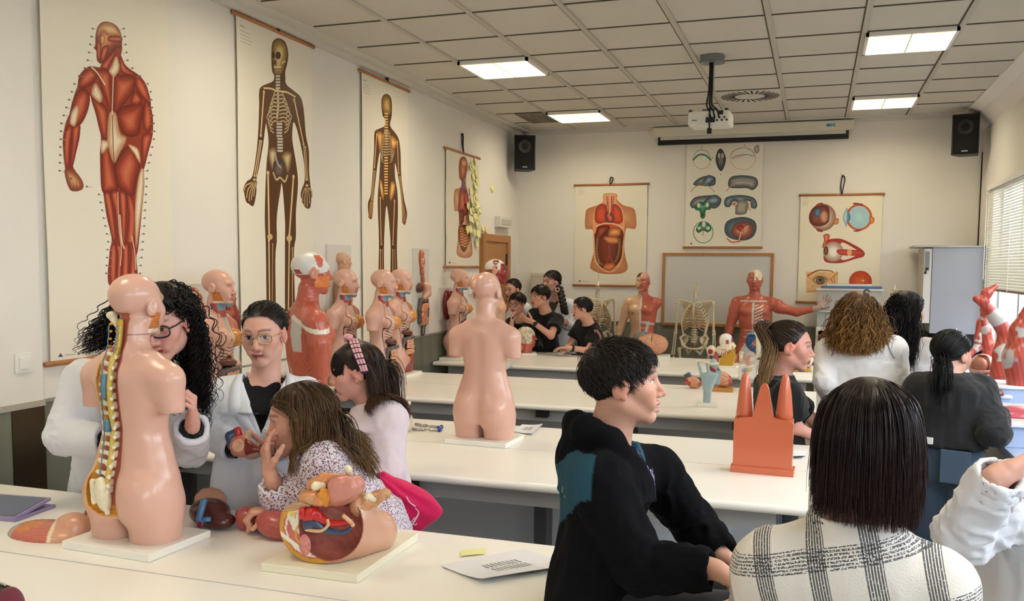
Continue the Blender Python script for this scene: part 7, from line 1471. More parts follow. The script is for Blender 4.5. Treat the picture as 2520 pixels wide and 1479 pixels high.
def ppaint(V,tg,N,c):
 x,y,z=V.T; C_=np.tile(CM(214,164,138),(len(V),1)); put=lambda m,q:C_.__setitem__(m,CM(*q)); n=fbm(V*90,4,2)
 f=(y<yf+.004); a=1-np.sqrt(((x+.01)/.119)**2+((z-.115)/.088)**2); C_[f]=(CM(196,104,92)*(.8+.4*n[:,None]))[f]; put(f&(a<.10+.08*n)&(x<.02),(204,150,50)); put(f&(a<.09)&(x>=.02),(204,150,50)); put(f&(np.abs(a-.19-.04*n)<.025),(236,230,214)); put(f&(a>.09)&(a<.15)&(x>.06),(236,230,214))
 put(f&(np.hypot(x+.055,z-.145)<.034+.012*n),(232,224,204)); put(f&(np.hypot(x+.055,z-.147)<.018)&(n>.5),(200,110,100)); put(f&(np.hypot(x+.083,z-.155)<.010),(226,200,90)); put(f&(np.hypot(x+.045,z-.100)<.030)&(np.hypot(x+.045,z-.100)>.023),(206,160,60)); put(f&(np.abs(z-.05-.5*np.abs(x+.03))<.006)&(x<.0),(236,230,214))
 b=((x-.035)/.098)**2+((y+.035)/.095)**2+((z-.122)/.086)**2<1.08; b&=~f; C_[b]=(CM(186,110,98)*(.82+.36*n[:,None])*stripes(z+.4*x+.01*n,.02,.85))[b]; put(b&(z>.155)&(y>-.02),(112,58,54))
 t=~f&~b&(N[:,2]>.5)&(z>.14); C_[t]=mixc(np.tile(CM(226,200,160),(len(V),1)),CM(206,140,70),sstep(.4,.6,n))[t]; return C_
o=sdf_mesh('pelvis_body',S,.0032,M_pl,pe,paint=ppaint,world=False)
def sub(name,Sx,h,rgb,**k):return organ(name,Sx,h,rgb,pe,plast('pelvis_'+name,rgb,vary=.12,vscale=30),**k)
sub('bladder',SDF().ell((.075,-.01,.215),(.062,.055,.034),Matrix.Rotation(R(-28),3,'Y'),.01).ell((.09,-.05,.235),(.05,.02,.03),None,.02),.004,(206,138,124)); sub('uterus',SDF().chain([(-.03,-.02,.222),(.0,-.01,.236),(.05,.01,.240)],[.020,.020,.014],.01).chain([(.0,-.05,.205),(-.04,-.055,.200),(.02,-.06,.195)],[.012,.010,.014],.01),.0035,(214,140,92))
sub('fat_lobule',SDF().ell((.030,-.055,.205),(.022,.016,.024),None,.01),.003,(214,140,46),disp=bumpy(130,.004)); [sub('bone_end',SDF().cap(a_,b_,.0105,.012,.004),.003,(232,222,190))for a_,b_ in(((.01,-.035,.228),(.002,-.06,.234)),((.080,-.0,.262),(.083,-.012,.272)),((.15,.03,.19),(.13,.02,.196)))]; sub('tissue_flap',SDF().ell((-.005,-.02,.196),(.075,.05,.022),None,.01).cap((.10,.02,.17),(.175,.05,.20),.026,.016,.01),.004,(204,150,110),disp=bumpy(60,.006))
b=MB(); b.smooth=True; b.tube(cr_curve([(-.035,-.055,.152),(-.005,-.058,.160),(.01,-.05,.150),(.05,-.045,.136),(.11,-.03,.142)],6),[.019]*8+[.016]*4+list(np.linspace(.014,.006,13)),10); b.tube(cr_curve([(-.045,-.062,.158),(-.030,-.060,.160)],4),.017,10); b.build('artery',plast('artery_red',(196,36,36)),pe)
b=MB(); b.smooth=True; b.tube(cr_curve([(-.035,-.058,.128),(.0,-.055,.135),(.03,-.048,.118),(.08,-.04,.112),(.11,-.035,.128)],6),[.015]*6+list(np.linspace(.013,.004,19)),8); b.build('vein',plast('vein_navy',(58,76,108)),pe)
b=MB(); b.smooth=True; b.tube(cr_curve([(-.03,-.064,.118),(.02,-.062,.118),(.045,-.06,.135),(.04,-.056,.148)],6),.005,6); b.tube(cr_curve([(.085,-.045,.16),(.11,-.04,.142),(.12,-.045,.135)],5),.006,6); b.build('ureter',plast('ureter_cream',(222,180,140)),pe)
MB().ell((-.038,yf-.001,.074),(.021,.004,.029),None,18,10).build('bowel_section',plast('bowel_pink',(206,130,124),vary=.35,vscale=90),pe,True)
for c_ in pe.children:
 if not c_.name.startswith('base_plate'):c_.location=(.002,-.108,-.0041); c_.scale=(.98,1.12,1.15)
# liver, lungs, brain behind the open torso
LUNG=plast('lung_red',(176,84,78),.3,bump=.15,bscale=160,vary=.12,vscale=60)
q=P_(520,1296); S=SDF().ell(q+np.array([-.02,.02,.045]),(.075,.06,.05),None,.02).ell(q+np.array([.045,-.01,.030]),(.055,.045,.03),None,.02); o=one('liver_model',S,.004,plast('liver_brown',(84,36,34),.25),'glossy dark brown liver model with a blue vein, right of the open torso','anatomical model'); b=MB(); b.smooth=True; z=np.array([0,0,.05]); b.tube(cr_curve([q+(.0,-.035,.105),q+(.005,-.058,.075),q+(.0,-.062,.045),q+(.012,-.068,.03)],5),.012,8); b.tube([q+(.0,-.062,.04),q+(.04,-.055,.045)],.009,8); b.build('vein',plast('liver_vein',(76,124,168)),o,world=True); b=MB(); b.smooth=True; b.ell(q+np.array([.012,-.074,.028]),(.013,.006,.013)); b.build('vessel_end',plast('vessel_maroon',(130,40,60)),o,world=True)
q=P_(512,1262); S=SDF().ell(q+np.array([.0,.015,.045]),(.062,.05,.045),None,.01); one('brain_model',S,.0035,MATS['brain_pink'],'pale pink brain model tucked behind the dark liver','anatomical model',disp=lambda V,N:-.005*np.abs(np.sin(9*fbm(V*26,6,3)*2*PI))**.5+.002)
q=P_(606,1302); S=SDF().ell(q+np.array([.0,.01,.035]),(.055,.05,.042),None,.01).ell(q+np.array([-.045,-.02,.03]),(.03,.03,.03),None,.012,True); one('lung_lobe',S,.004,LUNG,'smaller notched red lung lobe between the liver and the larger lobe','anatomical model')
q=P_(678,1326); S=SDF().ell(q+np.array([.0,.02,.040]),(.085,.06,.047),Matrix.Rotation(R(12),3,'Y'),.01).box(q+np.array([0,.0,-.05]),(.2,.2,.05),None,.001,.002,True); one('lung_lobe',S,.004,LUNG,'larger smooth red lung lobe lying beside the pelvis model','anatomical model')
# tablet and pen, breast plate
q=P_(32,1262); e=thing('tablet','tablet in a lilac folding case at the left end of the bench','tablet',(q[0],q[1],TZ),R(6)); c_=mat('lilac_case',(150,136,176),.5); MB().box(-.16,.10,-.10,.10,.0,.012,bev=.003).build('case_cover',c_,e); t=MB().box(-.155,.095,-.012,.012,-.004,.004,TR(0,-.03,.03,rx=R(28)),.002); MB().box(-.155,.095,-.10,.085,-.006,.006,TR(0,.0,.024,rx=R(9)),.004).build('tablet_body',c_,e); MB().box(-.143,.083,-.088,.073,.0065,.0075,TR(0,.0,.024,rx=R(9))).build('screen',mat('screen_glass',(72,84,112),.08,.6),e)
q=P_(108,1251); b=MB(); b.smooth=True; b.tube([q+(-.06,-.012,.007),q+(-.01,.0,.007),q+(.015,.006,.007),q+(.03,.01,.007)],[.005,.005,.004,.001],8); tag(b.build('pen',mat('pen_grey',(90,90,96),.35)),'thin dark pen beside the lilac tablet','pen')
q=P_(112,1318); S=SDF().ell(q+np.array([.0,.01,.0]),(.15,.085,.046),None,.01).ell(q+np.array([.085,.035,.035]),(.060,.055,.042),None,.02,tg=1).cap(q+np.array([.115,.06,.07]),q+np.array([.118,.062,.082]),.006,.005,.004,tg=3); S.box(q+np.array([0,0,-.1]),(.4,.4,.10),None,.001,.002,True)
def bp(V,tg,N,c):
 x,y,z=(V-q).T; C_=np.tile(CM(212,158,130),(len(V),1)); m=(x<.045-.5*(y-.0))&(tg!=3); C_[m]=(CM(208,116,96)*stripes(y*.9-x*.35+z,.014,.75))[m]; g=m&(np.hypot((x+.045)/.05,(y+.01)/.05)<1); C_[g]=(CM(208,124,50)*(.6+.7*fbm(V*150,9,2)[:,None]))[g]; r_=m&(x<-.085); C_[r_&(np.sin(x*240)>0)]=CM(214,210,200); C_[r_&(np.sin(x*240)>.7)]=CM(150,180,200); s_=np.abs(x-.045+.5*y)<.007; C_[s_]=CM(230,216,180); C_[tg==3]=CM(170,100,80); return C_
one('breast_plate_model',S,.004,M_pl,'removed chest cover with breast and orange gland, left of the open torso','anatomical model',paint=bp,disp=lambda V,N:.003*(fbm(V*110,5,2)-.5)*((V-q)[:,0]<.0))
# papers
def paper(name,pts,label,n=1,printed=True,z=TZ,rgb=(236,236,240),cat='paper',off=0.0):
 Q=[P_(u,v)for u,v in pts]; e=thing(name,label,cat,(Q[0][0],Q[0][1],z))
 for k in range(n):
  V=[]; N_=8
  for t in(0,.0006):
   for j in range(N_+1):
    for i in range(N_+1):
     a,b_=i/N_,j/N_; p_=(Q[0]*(1-a)+Q[1]*a)*(1-b_)+(Q[3]*(1-a)+Q[2]*a)*b_; V.append(p_+np.array([.006*k,-.008*k,.0014+.0012*k+off+t+.012*(a**3)*(.4+.6*k/max(1,n-1))+.004*b_*(1-b_)]))
  Fs=[]; m1=(N_+1)**2
  for j in range(N_):
   for i in range(N_):a=j*(N_+1)+i; Fs+=[(m1+a,m1+a+1,m1+a+N_+2,m1+a+N_+1),(a+N_+1,a+N_+2,a+1,a)]
  mesh('sheet',V,Fs,mat('paper_%d'%rgb[2],rgb,.7,.2),e,None,True,True)
 if printed:
  b=MB(); rs_=random.Random(4)
  for gx in(.30,.52):
   for r in range(9):
    x=gx
    while x<gx+.17:
     l=rs_.uniform(.006,.02); y=.30+r*.045; a0,a1=x,x+l; p1,p2,p3,p4=[((Q[0]*(1-a)+Q[1]*a)*(1-b_)+(Q[3]*(1-a)+Q[2]*a)*b_)+np.array([.006*(n-1),-.008*(n-1),.0032+.0012*(n-1)+off+.012*a**3+.004*b_*(1-b_)])for a,b_ in((a0,y),(a1,y),(a1,y+.018),(a0,y+.018))]; b.add([p1,p2,p3,p4],[(0,1,2,3)]); x+=l+.006
  b.build('print',mat('ink_grey',(110,110,114),.7),e,world=True)
 return e
paper('worksheet',[(1085,1392),(1180,1432),(1420,1395),(1290,1352)],'printed worksheets fanned on the nearest bench beside the boy',3); paper('note_slip',[(1133,1372),(1136,1360),(1195,1355),(1192,1366)],'pale yellow paper slip behind the printed worksheets',1,False,rgb=(236,234,168),off=.002); paper('worksheet',[(1262,1062),(1310,1072),(1335,1048),(1285,1045)],'white worksheet on the bench right of the bare backed torso',2); paper('worksheet',[(1340,872),(1400,877),(1424,866),(1352,862)],'blank paper on the rear bench in front of the football shirt',1,False); paper('white_folder',[(1945,1110),(1945,1128),(1975,1128),(1975,1110)],'folded white paper beside the orange block',4,False)
q=P_(1420,874); b=MB(); b.smooth=True; b.tube([q+(-.09,0,.008),q+(.085,-.005,.008)],.0075,8); tag(b.build('marker_pen',M_black),'black marker pen lying on the rear bench beside the blank paper','pen')
q=P_(55,1478,TZ); e=thing('pencil_case','black and maroon bag with zips at the bottom left corner','bag',(q[0]-.02,q[1]-.02,TZ)); S=SDF().ell((.0,-.03,.0),(.05,.045,.058),None,.02).box((0,0,-.1),(.3,.3,.1),None,.001,.0,True); sdf_mesh('bag_body',S,.004,M_black,e,world=False); S=SDF().ell((.030,-.03,.0),(.034,.04,.056),None,.02).box((0,0,-.1),(.3,.3,.1),None,.001,.0,True); sdf_mesh('maroon_panel',S,.004,cloth('maroon_nylon',(112,48,60),.7),e,world=False); b=MB(); b.smooth=True; b.tube(cr_curve([(-.035,-.03,.045),(-.02,-.03,.062),(.0,-.03,.063),(.02,-.03,.060)],5),.003,6); b.ell((-.022,-.035,.062),.007); b.tube([(.0,-.04,.060),(.002,-.05,.05)],.004,6); b.build('zip',M_steel,e)
# second bench: orange block, tuning forks, white mouse
q=P_(1876,1164); d_=np.dot(q-CAM,CF); k=d_/2200; e=thing('orange_block_model','glossy orange block model with a flat peak between two cones','anatomical model',(q[0],q[1],TZ),R(-3)); OR_=plast('orange_gloss',(204,108,76),.22)
MB().box(-75*k,75*k,-.035,.06,.0,17*k,bev=.002).build('foot',OR_,e)
f=[(-70,17),(70,17),(70,128),(66,134),(24,140),(10,212),(6,220),(0,223),(-6,220),(-10,212),(-26,140),(-66,134),(-70,128)]; MB().prism([(x*k,y*k)for x,y in f],-.02,.012,Matrix(((1,0,0,0),(0,0,-1,-.015),(0,1,0,0),(0,0,0,1)))).build('front_plate',OR_,e); MB().box(-69*k,69*k,-.005,.05,17*k,136*k,bev=.004).build('block',OR_,e)
for x in(-48,47):b=MB(); b.smooth=True; b.lathe([(21*k,134*k),(20*k,150*k),(15*k,200*k),(10*k,232*k),(8*k,240*k),(4*k,245*k),(.0005,246*k)],24,TR(x*k,.022,0)); b.build('cone',OR_,e)
for v,lb in((1052,'farther of the two steel tuning forks on the bench'),(1062,'nearer of the two steel tuning forks on the bench')):
 a,c=P_(1022 if v<1060 else 1014,v-(4 if v<1060 else 2)),P_(1086,v+4 if v<1060 else v); dd=U(c-a); nn=np.array([-dd[1],dd[0],0]); o_=np.array([0,0,.010]); L_=np.linalg.norm(c-a); e=thing('tuning_fork',lb,'tuning fork',(a[0],a[1],TZ)); b=MB(); b.smooth=True; b.tube([a+o_,a+o_+dd*L_*.42],.008,8); b.tube([a+o_+dd*L_*.42,a+o_+dd*L_*.6],.005,6)
 for s_ in(1,-1):b.tube(cr_curve([a+o_+dd*L_*.6,a+o_+dd*L_*.66+nn*s_*.012,a+o_+dd*L_],4),.005,6)
 b.build('fork_body',M_steel,e,world=True); b=MB(); b.smooth=True
 for s_ in(1,-1):b.ell(a+o_+dd*L_*.95+nn*s_*.014,.011)
 b.build('blue_weights',plast('blue_cap',(34,62,150)),e,world=True)
q=P_(1002,1062); S=SDF().ell(q+np.array([0,0,.055]),(.032,.036,.055),None,.01).ell(q+np.array([-.01,-.01,.125]),(.022,.028,.030),None,.015).cap(q+np.array([.012,-.005,.155]),q+np.array([.016,-.005,.162]),.010,.010,.005).cap(q+np.array([-.022,-.03,.120]),q+np.array([-.032,-.035,.115]),.012,.006,.01); one('mouse_figure',S,.0035,mat('white_plaster',(232,224,204),.5),'small cream mouse shaped figure standing behind the long haired girl','figurine')
# heart in the hands of the woman with gold glasses
hc=onD(592,1094,3.20); S=SDF().ell(hc+CR*.0-CU*.005,(.036,.034,.040),Matrix.Rotation(R(40),3,'Y'),.01).cap(hc+CR*.01-CU*.01,hc+CR*.075-CU*.018,.026,.008,.02).cap(hc+CU*.02-CR*.005,hc+CU*.052-CR*.008,.014,.012,.008,tg=1).chain([hc-CR*.035+CU*.0,hc-CR*.038+CU*.03,hc-CR*.02+CU*.045],[.014,.016,.012],.008,tg=2).cap(hc+CR*.022+CU*.02,hc+CR*.026+CU*.04,.015,.013,.006,tg=3); S.ell(hc-CR*.005-CF*.036+CU*.004,(.020,.02,.014),None,.006,True)
def hp_(V,tg,N,c):C_=np.array([CM(206,130,104),CM(190,30,34),CM(58,72,104),CM(214,176,140)])[tg]; x=(V-hc)@CR; m=(tg==0)&(x>.022); C_[m]=(CM(150,60,48)*stripes(V[:,2]+x*.4,.007,.6))[m]; C_[((V-hc+CF*.03)**2).sum(1)<.0005]=CM(226,180,150); return C_
one('heart_model',S,.0024,M_pl,'opened heart model held by the woman in gold glasses','anatomical model',paint=hp_)
# ---------------------------------------------------------------- things on the far benches
q=P_(1740,1000); e=thing('larynx_model','pale blue larynx model on a white foot','anatomical model',(q[0],q[1],TZ),R(8)); BLU=plast('pale_blue',(170,196,204)); s=6.6/2200; MB().box(-22*s,22*s,-.05,.05,0,9*s,bev=.003).build('foot',M_base,e); b=MB(); b.smooth=True; pr_=[]
for i in range(9):pr_+=[(8.5*s,(9+i*3)*s),(9.5*s,(10.5+i*3)*s)]
b.lathe(pr_+[(9.5*s,37*s)],20); b.build('trachea',BLU,e)
S=SDF().loft([(34*s,0,0,9*s,9*s),(42*s,0,0,12*s,11*s),(54*s,.004,0,14*s,12*s),(74*s,.01,0,19*s,12*s)],None,.01).box((.035,0,66*s),(16*s,.006,15*s),Matrix.Rotation(R(10),3,'Y'),.004,.01).chain([(-13*s,0,70*s),(-17*s,0,84*s),(-22*s,0,98*s)],[4*s,3*s,2.5*s],.01).chain([(2*s,-.02,72*s),(0,-.02,86*s),(-4*s,-.02,98*s)],[4*s,3*s,2.5*s],.01).ell((12*s,.01,92*s),(9*s,6*s,14*s),None,.01); organ('cartilage',S,.0045,(170,196,204),e,BLU); b=MB(); b.smooth=True; b.tube(cr_curve([(-25*s,0,99*s),(-8*s,-.02,99*s),(6*s,-.03,95*s),(22*s,-.01,96*s)],5),[3*s]*10+[4*s]*6,8,flat=.7); b.build('hyoid_bone',MATS['model_bone'],e); S=SDF().cap((6*s,0,84*s),(14*s,0,80*s),4*s,None,.004); organ('red_muscle',S,.005,(180,40,50),e)
def heartm(u,v,k,label,stand,rot):
 q=P_(u,v); e=thing('heart_model',label,'anatomical model',(q[0],q[1],TZ),R(rot)); z0=.035 if stand else 0
 if stand:MB().box(-.085,.085,-.06,.06,0,.03,bev=.003).build('foot',mat('ochre_wood',(196,140,60),.45),e)
 S=SDF().ell((0,0,z0+.06*k),(.085*k,.062*k,.060*k),Matrix.Rotation(R(20),3,'Y'),.01).chain([(-.03*k,0,z0+.10*k),(-.05*k,0,z0+.14*k),(-.085*k,0,z0+.13*k)],[.028*k,.022*k,.018*k],.015,tg=1).cap((-.06*k,-.03*k,z0+.08*k),(-.09*k,-.035*k,z0+.085*k),.016*k,.013*k,.006,tg=2)
 def pt(V,tg,N,c):C_=np.array([CM(212,150,118),CM(64,80,96),CM(170,34,44)])[tg]; w=(tg==0)&(np.abs(np.sin(V[:,0]*38+2*np.sin(V[:,2]*50)))<.10); C_[w]=CM(150,60,54); m=(tg==0)&((V[:,0]>.055*k)|(np.hypot(V[:,0]+.05*k,V[:,2]-z0-.05*k)<.016)); C_[m]=CM(170,70,56); return C_
 organ('heart',S,.0045,(210,150,120),e,M_pl,paint=pt); return e
heartm(1706,955,.72,'small heart model lying loose left of the larynx',False,10); heartm(1776,962,.92,'larger heart model on an ochre foot behind the larynx',True,0)
q=P_(1864,962); e=thing('lung_model','clear plastic lung model with a pale windpipe','anatomical model',(q[0],q[1],TZ),R(5)); CLR=mat('clear_plastic',(226,228,220),.08,.5,alpha=.34); MB().box(-.06,.06,-.05,.05,0,.02,bev=.003).box(-.004,.004,-.004,.004,.02,.10).build('foot',M_white,e)
for x,w in((-.075,1),(.085,.95)):S=SDF().loft([(.05,x*.9,0,.030,.03),(.09,x,0,.066*w,.055),(.17,x,0,.070*w,.06),(.25,x*.85,0,.052*w,.05),(.295,x*.7,0,.022,.022)],None,.01,rd=.015,pw=2.0); organ('lung',S,.006,(226,228,220),e,CLR)
b=MB(); b.smooth=True; b.lathe([(.036,.44),(.03,.42),(.022,.40),(.020,.32),(.018,.27)],16,TR(.0,0,0)); b.tube([(0,0,.28),(-.03,0,.225)],[.015,.01],8); b.tube([(0,0,.28),(.04,0,.235)],[.016,.011],8); b.build('windpipe',MATS['model_bone'],e)
for c_,rgb in(((-.08,0,.24),(206,50,50)),((-.07,-.01,.205),(226,120,60)),((-.065,-.01,.155),(226,196,60)),((-.095,-.01,.15),(80,130,170)),((.08,-.01,.24),(206,40,50)),((.07,-.01,.20),(120,170,190))):S=SDF().ell(c_,(.022,.014,.018),None,.01).cap(c_,np.array(c_)+(.02,0,.02),.007,.004,.006); organ('bronchi',S,.005,rgb,e,mat('bronchi_%d_%d'%rgb[:2],rgb,.4))
q=P_(1778,901); e=thing('ear_model','ear model with a cream bone block and yellow side','anatomical model',(q[0],q[1],TZ),R(-4)); MB().box(-.22,.14,-.08,.07,0,.012,bev=.003).build('base_plate',M_base,e); MB().prism([(-.03,.012),(.10,.012),(.115,.09),(.10,.20),(.02,.16)],-.06,.04,Matrix(((1,0,0,0),(0,0,1,0),(0,1,0,0),(0,0,0,1)))).build('yellow_side',plast('mustard',(196,152,40)),e); S=SDF().ell((.02,-.04,.16),(.085,.045,.05),Matrix.Rotation(R(-22),3,'Y'),.02).ell((-.10,-.03,.145),(.045,.03,.05),None,.02).cap((.10,-.02,.19),(.09,-.02,.21),.02,.02,.02)
organ('bone_block',S,.0055,(230,216,188),e,M_pl,paint=lambda V,tg,N,c:np.where((np.hypot(V[:,0]+.105,V[:,2]-.135)<.024)[:,None],CM(150,30,50),np.where(((V[:,0]>.0)&(V[:,2]<.165)&(fbm(V*110,2,2)>.5))[:,None],CM(160,70,70),CM(230,216,190))),disp=bumpy(45,.008)); S=SDF().cap((-.05,-.06,.12),(-.03,-.06,.03),.018,.010,.01).cap((-.06,-.055,.09),(-.075,-.055,.05),.014,.012,.01); organ('muscle',S,.006,(176,80,80),e)
q=P_(1785,885); e=thing('eye_model','white eyeball model with red muscles behind the ear model','anatomical model',(q[0],q[1],TZ)); MB().lathe([(.06,0),(.06,.012),(.012,.02),(.010,.10)],18).build('foot',M_base,e); S=SDF().ell((0,0,.19),.072,None,.01); organ('eyeball',S,.006,(236,234,230),e,M_pl,paint=lambda V,tg,N,c:np.where((np.abs(V[:,0])>.058)[:,None]|((np.abs(V[:,0]-.02)<.016)&(V[:,2]<.20)&(V[:,1]<0))[:,None],CM(176,70,66),CM(238,236,232)))
q=P_(1825,893); e=thing('vertebra_block_model','row of cream and red vertebra blocks on a wooden strip','anatomical model',(q[0],q[1],TZ)); MB().box(-.13,.13,-.05,.05,0,.02,bev=.003).build('wood_strip',MATS['oak'],e)
for i in range(5):MB().box(-.12+.048*i,-.082+.048*i,-.04,.03,.021,.06+(.05 if i==2 else .02*(i%2)),bev=.006).build('block',mat('red_cream_%d'%(i%2),((226,206,180),(196,110,96))[i%2],.4,vary=.35,vscale=60),e)
q=P_(1868,889); e=thing('blue_model','blue wedge shaped folding model standing among the far models','anatomical model',(q[0],q[1],TZ),R(-8)); MB().box(-.09,.09,-.06,.08,0,.015,bev=.003).build('foot',M_base,e); S=SDF().ell((-.01,.02,.19),(.13,.07,.115),None,.01).box((.06,0,.11),(.15,.2,.06),Matrix.Rotation(R(42),3,'Y'),.002,.003,True).box((0,0,.33),(.3,.3,.07),None,.002,.003,True).cap((0,.02,.01),(0,.02,.12),.03,.05,.01); organ('blue_shell',S,.006,(26,84,138),e,plast('blue_deep',(26,84,138))); MB().box(-.12,.13,-.06,.08,.262,.272,TR(0,0,0),.003).build('blue_lid',plast('blue_light',(84,150,196)),e)
q=P_(1988,918); e=thing('skull_bone_model','cream temporal bone model with red and blue vessels on the right bench end','anatomical model',(q[0],q[1],TZ),R(5)); MB().box(-.15,.13,-.08,.07,0,.012,bev=.003).build('base_plate',M_base,e); MB().box(-.13,.02,-.05,.05,.013,.05,bev=.01).build('yellow_side',plast('mustard',(196,152,40)),e); S=SDF().ell((-.04,0,.10),(.10,.05,.05),None,.02).cap((.0,0,.12),(.12,0,.17),.05,.025,.03).cap((-.02,0,.14),(-.02,0,.20),.03,.02,.02); organ('bone_block',S,.0055,(230,216,188),e,MATS['model_bone'],disp=bumpy(40,.01)); S=SDF().cap((.05,-.03,.09),(.10,-.03,.06),.025,.02,.01); organ('red_vessel',S,.006,(170,36,46),e); S=SDF().cap((.09,-.02,.09),(.13,-.03,.05),.022,.02,.01); organ('blue_vessel',S,.006,(96,136,160),e)
def brainm(u,v,w,label,zt):
 q=P_(u,v); e=thing('brain_model',label,'anatomical model',(q[0],q[1],TZ),R(6)); MB().box(-w*1.1,w*1.1,-w*.7,w*.7,0,.045,bev=.004).build('base_plate',M_base,e); S=SDF().ell((0,0,.05+w*.62),(w,w*.78,w*.66),None,.01).box((0,.0,.05+w*1.3),(.0015,w,w*.5),None,.001,.01,True); organ('cortex',S,.0055,(206,150,116),e,plast('brain_tan',(206,150,116)),disp=lambda V,N:-.013*np.abs(np.sin(5.*fbm(V*9,6,3)*2*PI))**.35+.008); S=SDF().ell((-w*.62,.05,.05+w*1.05),(w*.6,w*.5,w*.36),None,.01); organ('grey_half',S,.006,(110,110,110),e,plast('brain_grey',(112,112,112)),disp=lambda V,N:-.010*np.abs(np.sin(5*fbm(V*10,6,3)*2*PI))**.5); return e
brainm(1604,884,.16,'large tan brain model with a grey piece, behind the boy',0)
q=P_(1296,872); e=thing('head_model','small white and red head model with painted vessels on a white foot','anatomical model',(q[0],q[1],TZ),R(-70)); MB().box(-.12,.12,-.10,.10,0,.02,bev=.003).build('base_plate',M_base,e); S=SDF(); add_head(S,head_T((0,.0,.185),0,0,0,.95),True,0); S.cap((0,-.01,.02),(0,0,.12),.068,.06,.02)
organ('head',S,.0055,(226,216,190),e,M_pl,paint=lambda V,tg,N,c:np.where(((V[:,2]<.115)|((V[:,1]>.05)&(V[:,2]<.2)))[:,None],CM(190,96,76),np.where((np.abs(np.sin(V[:,1]*55+3*np.sin(V[:,2]*40)))<.10)[:,None],CM(60,70,90),np.where((np.abs(np.sin(V[:,2]*60+2*np.sin(V[:,1]*50)))<.09)[:,None],CM(180,60,50),CM(230,222,196)))))
# ---------------------------------------------------------------- fittings on walls and ceiling
def wallbox(name,u0,u1,v0,v1,dep,m,label,cat,wall='x',base=None,bev=.004):
 """box fixed to the left ('x') or back ('y') wall between photo columns and rows; returns its empty and half sizes"""
 base=(XL if wall=='x' else YB)if base is None else base; f=onX if wall=='x' else onY; k=1 if wall=='x' else 0; a,b=f(u0,(v0+v1)/2,base),f(u1,(v0+v1)/2,base); um=(u0+u1)/2; zt,zb=f(um,v0,base)[2],f(um,v1,base)[2]; c=(a[k]+b[k])/2; w=abs(a[k]-b[k])/2; h=(zt-zb)/2; zc=(zt+zb)/2
 e=empty(name,(base,c,zc)if wall=='x' else(c,base,zc),R(90)if wall=='x' else 0,label,cat); MB().box(-w,w,-dep,0,-h,h,bev=bev).build('housing',m,e); return e,w,h
e,w,h=wallbox('light_switch',35,76,868,918,.010,M_white,'white light switch on the shallow pier at the far left','switch',base=XL+.035); MB().box(-w*.6,w*.6,-.018,-.010,-h*.6,h*.6,bev=.003).build('rocker',M_white,e)
e,w,h=wallbox('emergency_light',1217,1247,534,560,.07,mat('clear_cover',(222,220,208),.25),'emergency light box above the wooden door','emergency light'); MB().box(-w*.75,w*.75,-.078,-.069,-h*.5,h*.5,bev=.003).build('lens',mat('lens_grey',(190,188,176),.2),e)
e,w,h=wallbox('intercom',1153,1188,678,722,.02,M_white,'cream intercom handset on the wall behind the bare backed torso','intercom'); MB().box(-w*.7,w*.2,-.055,-.02,-h*.75,h*.75,bev=.01).build('handset',mat('cream_plastic',(206,196,164),.4),e)
e,w,h=wallbox('wall_socket',1154,1172,768,792,.03,M_white,'white double wall socket beside the half opened torso','socket'); MB().lathe([(.018,0),(.018,.004)],14,TR(0,-.030,h*.4,rx=R(90))).lathe([(.018,0),(.018,.004)],14,TR(0,-.030,-h*.4,rx=R(90))).build('outlets',M_base,e)
e,w,h=wallbox('towel_dispenser',1313,1370,670,735,.12,mat('dispenser_white',(214,208,196),.4),'white paper towel dispenser on the back wall behind the braid','dispenser','y',bev=.02); MB().box(-w*.9,w*.9,-.123,-.118,h*.62,h*.68).build('seam',M_bar,e)
e,w,h=wallbox('projection_screen',1611,2101,308,331,.11,mat('screen_case',(224,218,200),.4),'rolled up white projection screen hanging under the ceiling','projection screen','y',bev=.006); zt=ZC-e.location[2]
MB().box(-w+.05,w-.05,-.06,-.05,-h-.075,-h).build('screen_fabric',M_dark,e); MB().box(-w+.08,w-.08,-.0615,-.0601,-h-.035,-h).build('white_fabric',mat('screen_white',(206,206,198),.6),e); MB().box(-w+.05,w-.05,-.068,-.045,-h-.09,-h-.065,bev=.004).build('bottom_bar',M_dark,e); MB().box(w-.28,w-.19,-.1115,-.110,-.012,.016).build('blue_label',mat('label_blue',(60,130,160),.5),e); MB().box(w-.24,w-.195,-.1122,-.1116,-.006,.010).build('label_text',mat('label_pale',(150,190,206),.5),e)
MB().box(-w*.6-.02,-w*.6+.02,-.05,0,h,zt).box(w*.6-.02,w*.6+.02,-.05,0,h,zt).build('bracket',M_bar,e)
e,w,h=wallbox('whiteboard',1634,1898,627,799,.02,mat('whiteboard_face',(206,206,202),.18,.5),'wood framed whiteboard on the back wall','whiteboard','y',bev=.001); f=MB()
for q in((-w-.02,w+.02,h-.01,h+.02),(-w-.02,w+.02,-h-.02,-h+.01),(-w-.02,-w+.01,-h+.01,h-.01),(w-.01,w+.02,-h+.01,h-.01)):f.box(q[0],q[1],-.032,0,q[2],q[3])
f.build('frame',M_oak,e); MB().box(-w*.5,w*.5,-.075,-.03,-h-.02,-h-.005,bev=.003).build('pen_tray',M_oak,e)
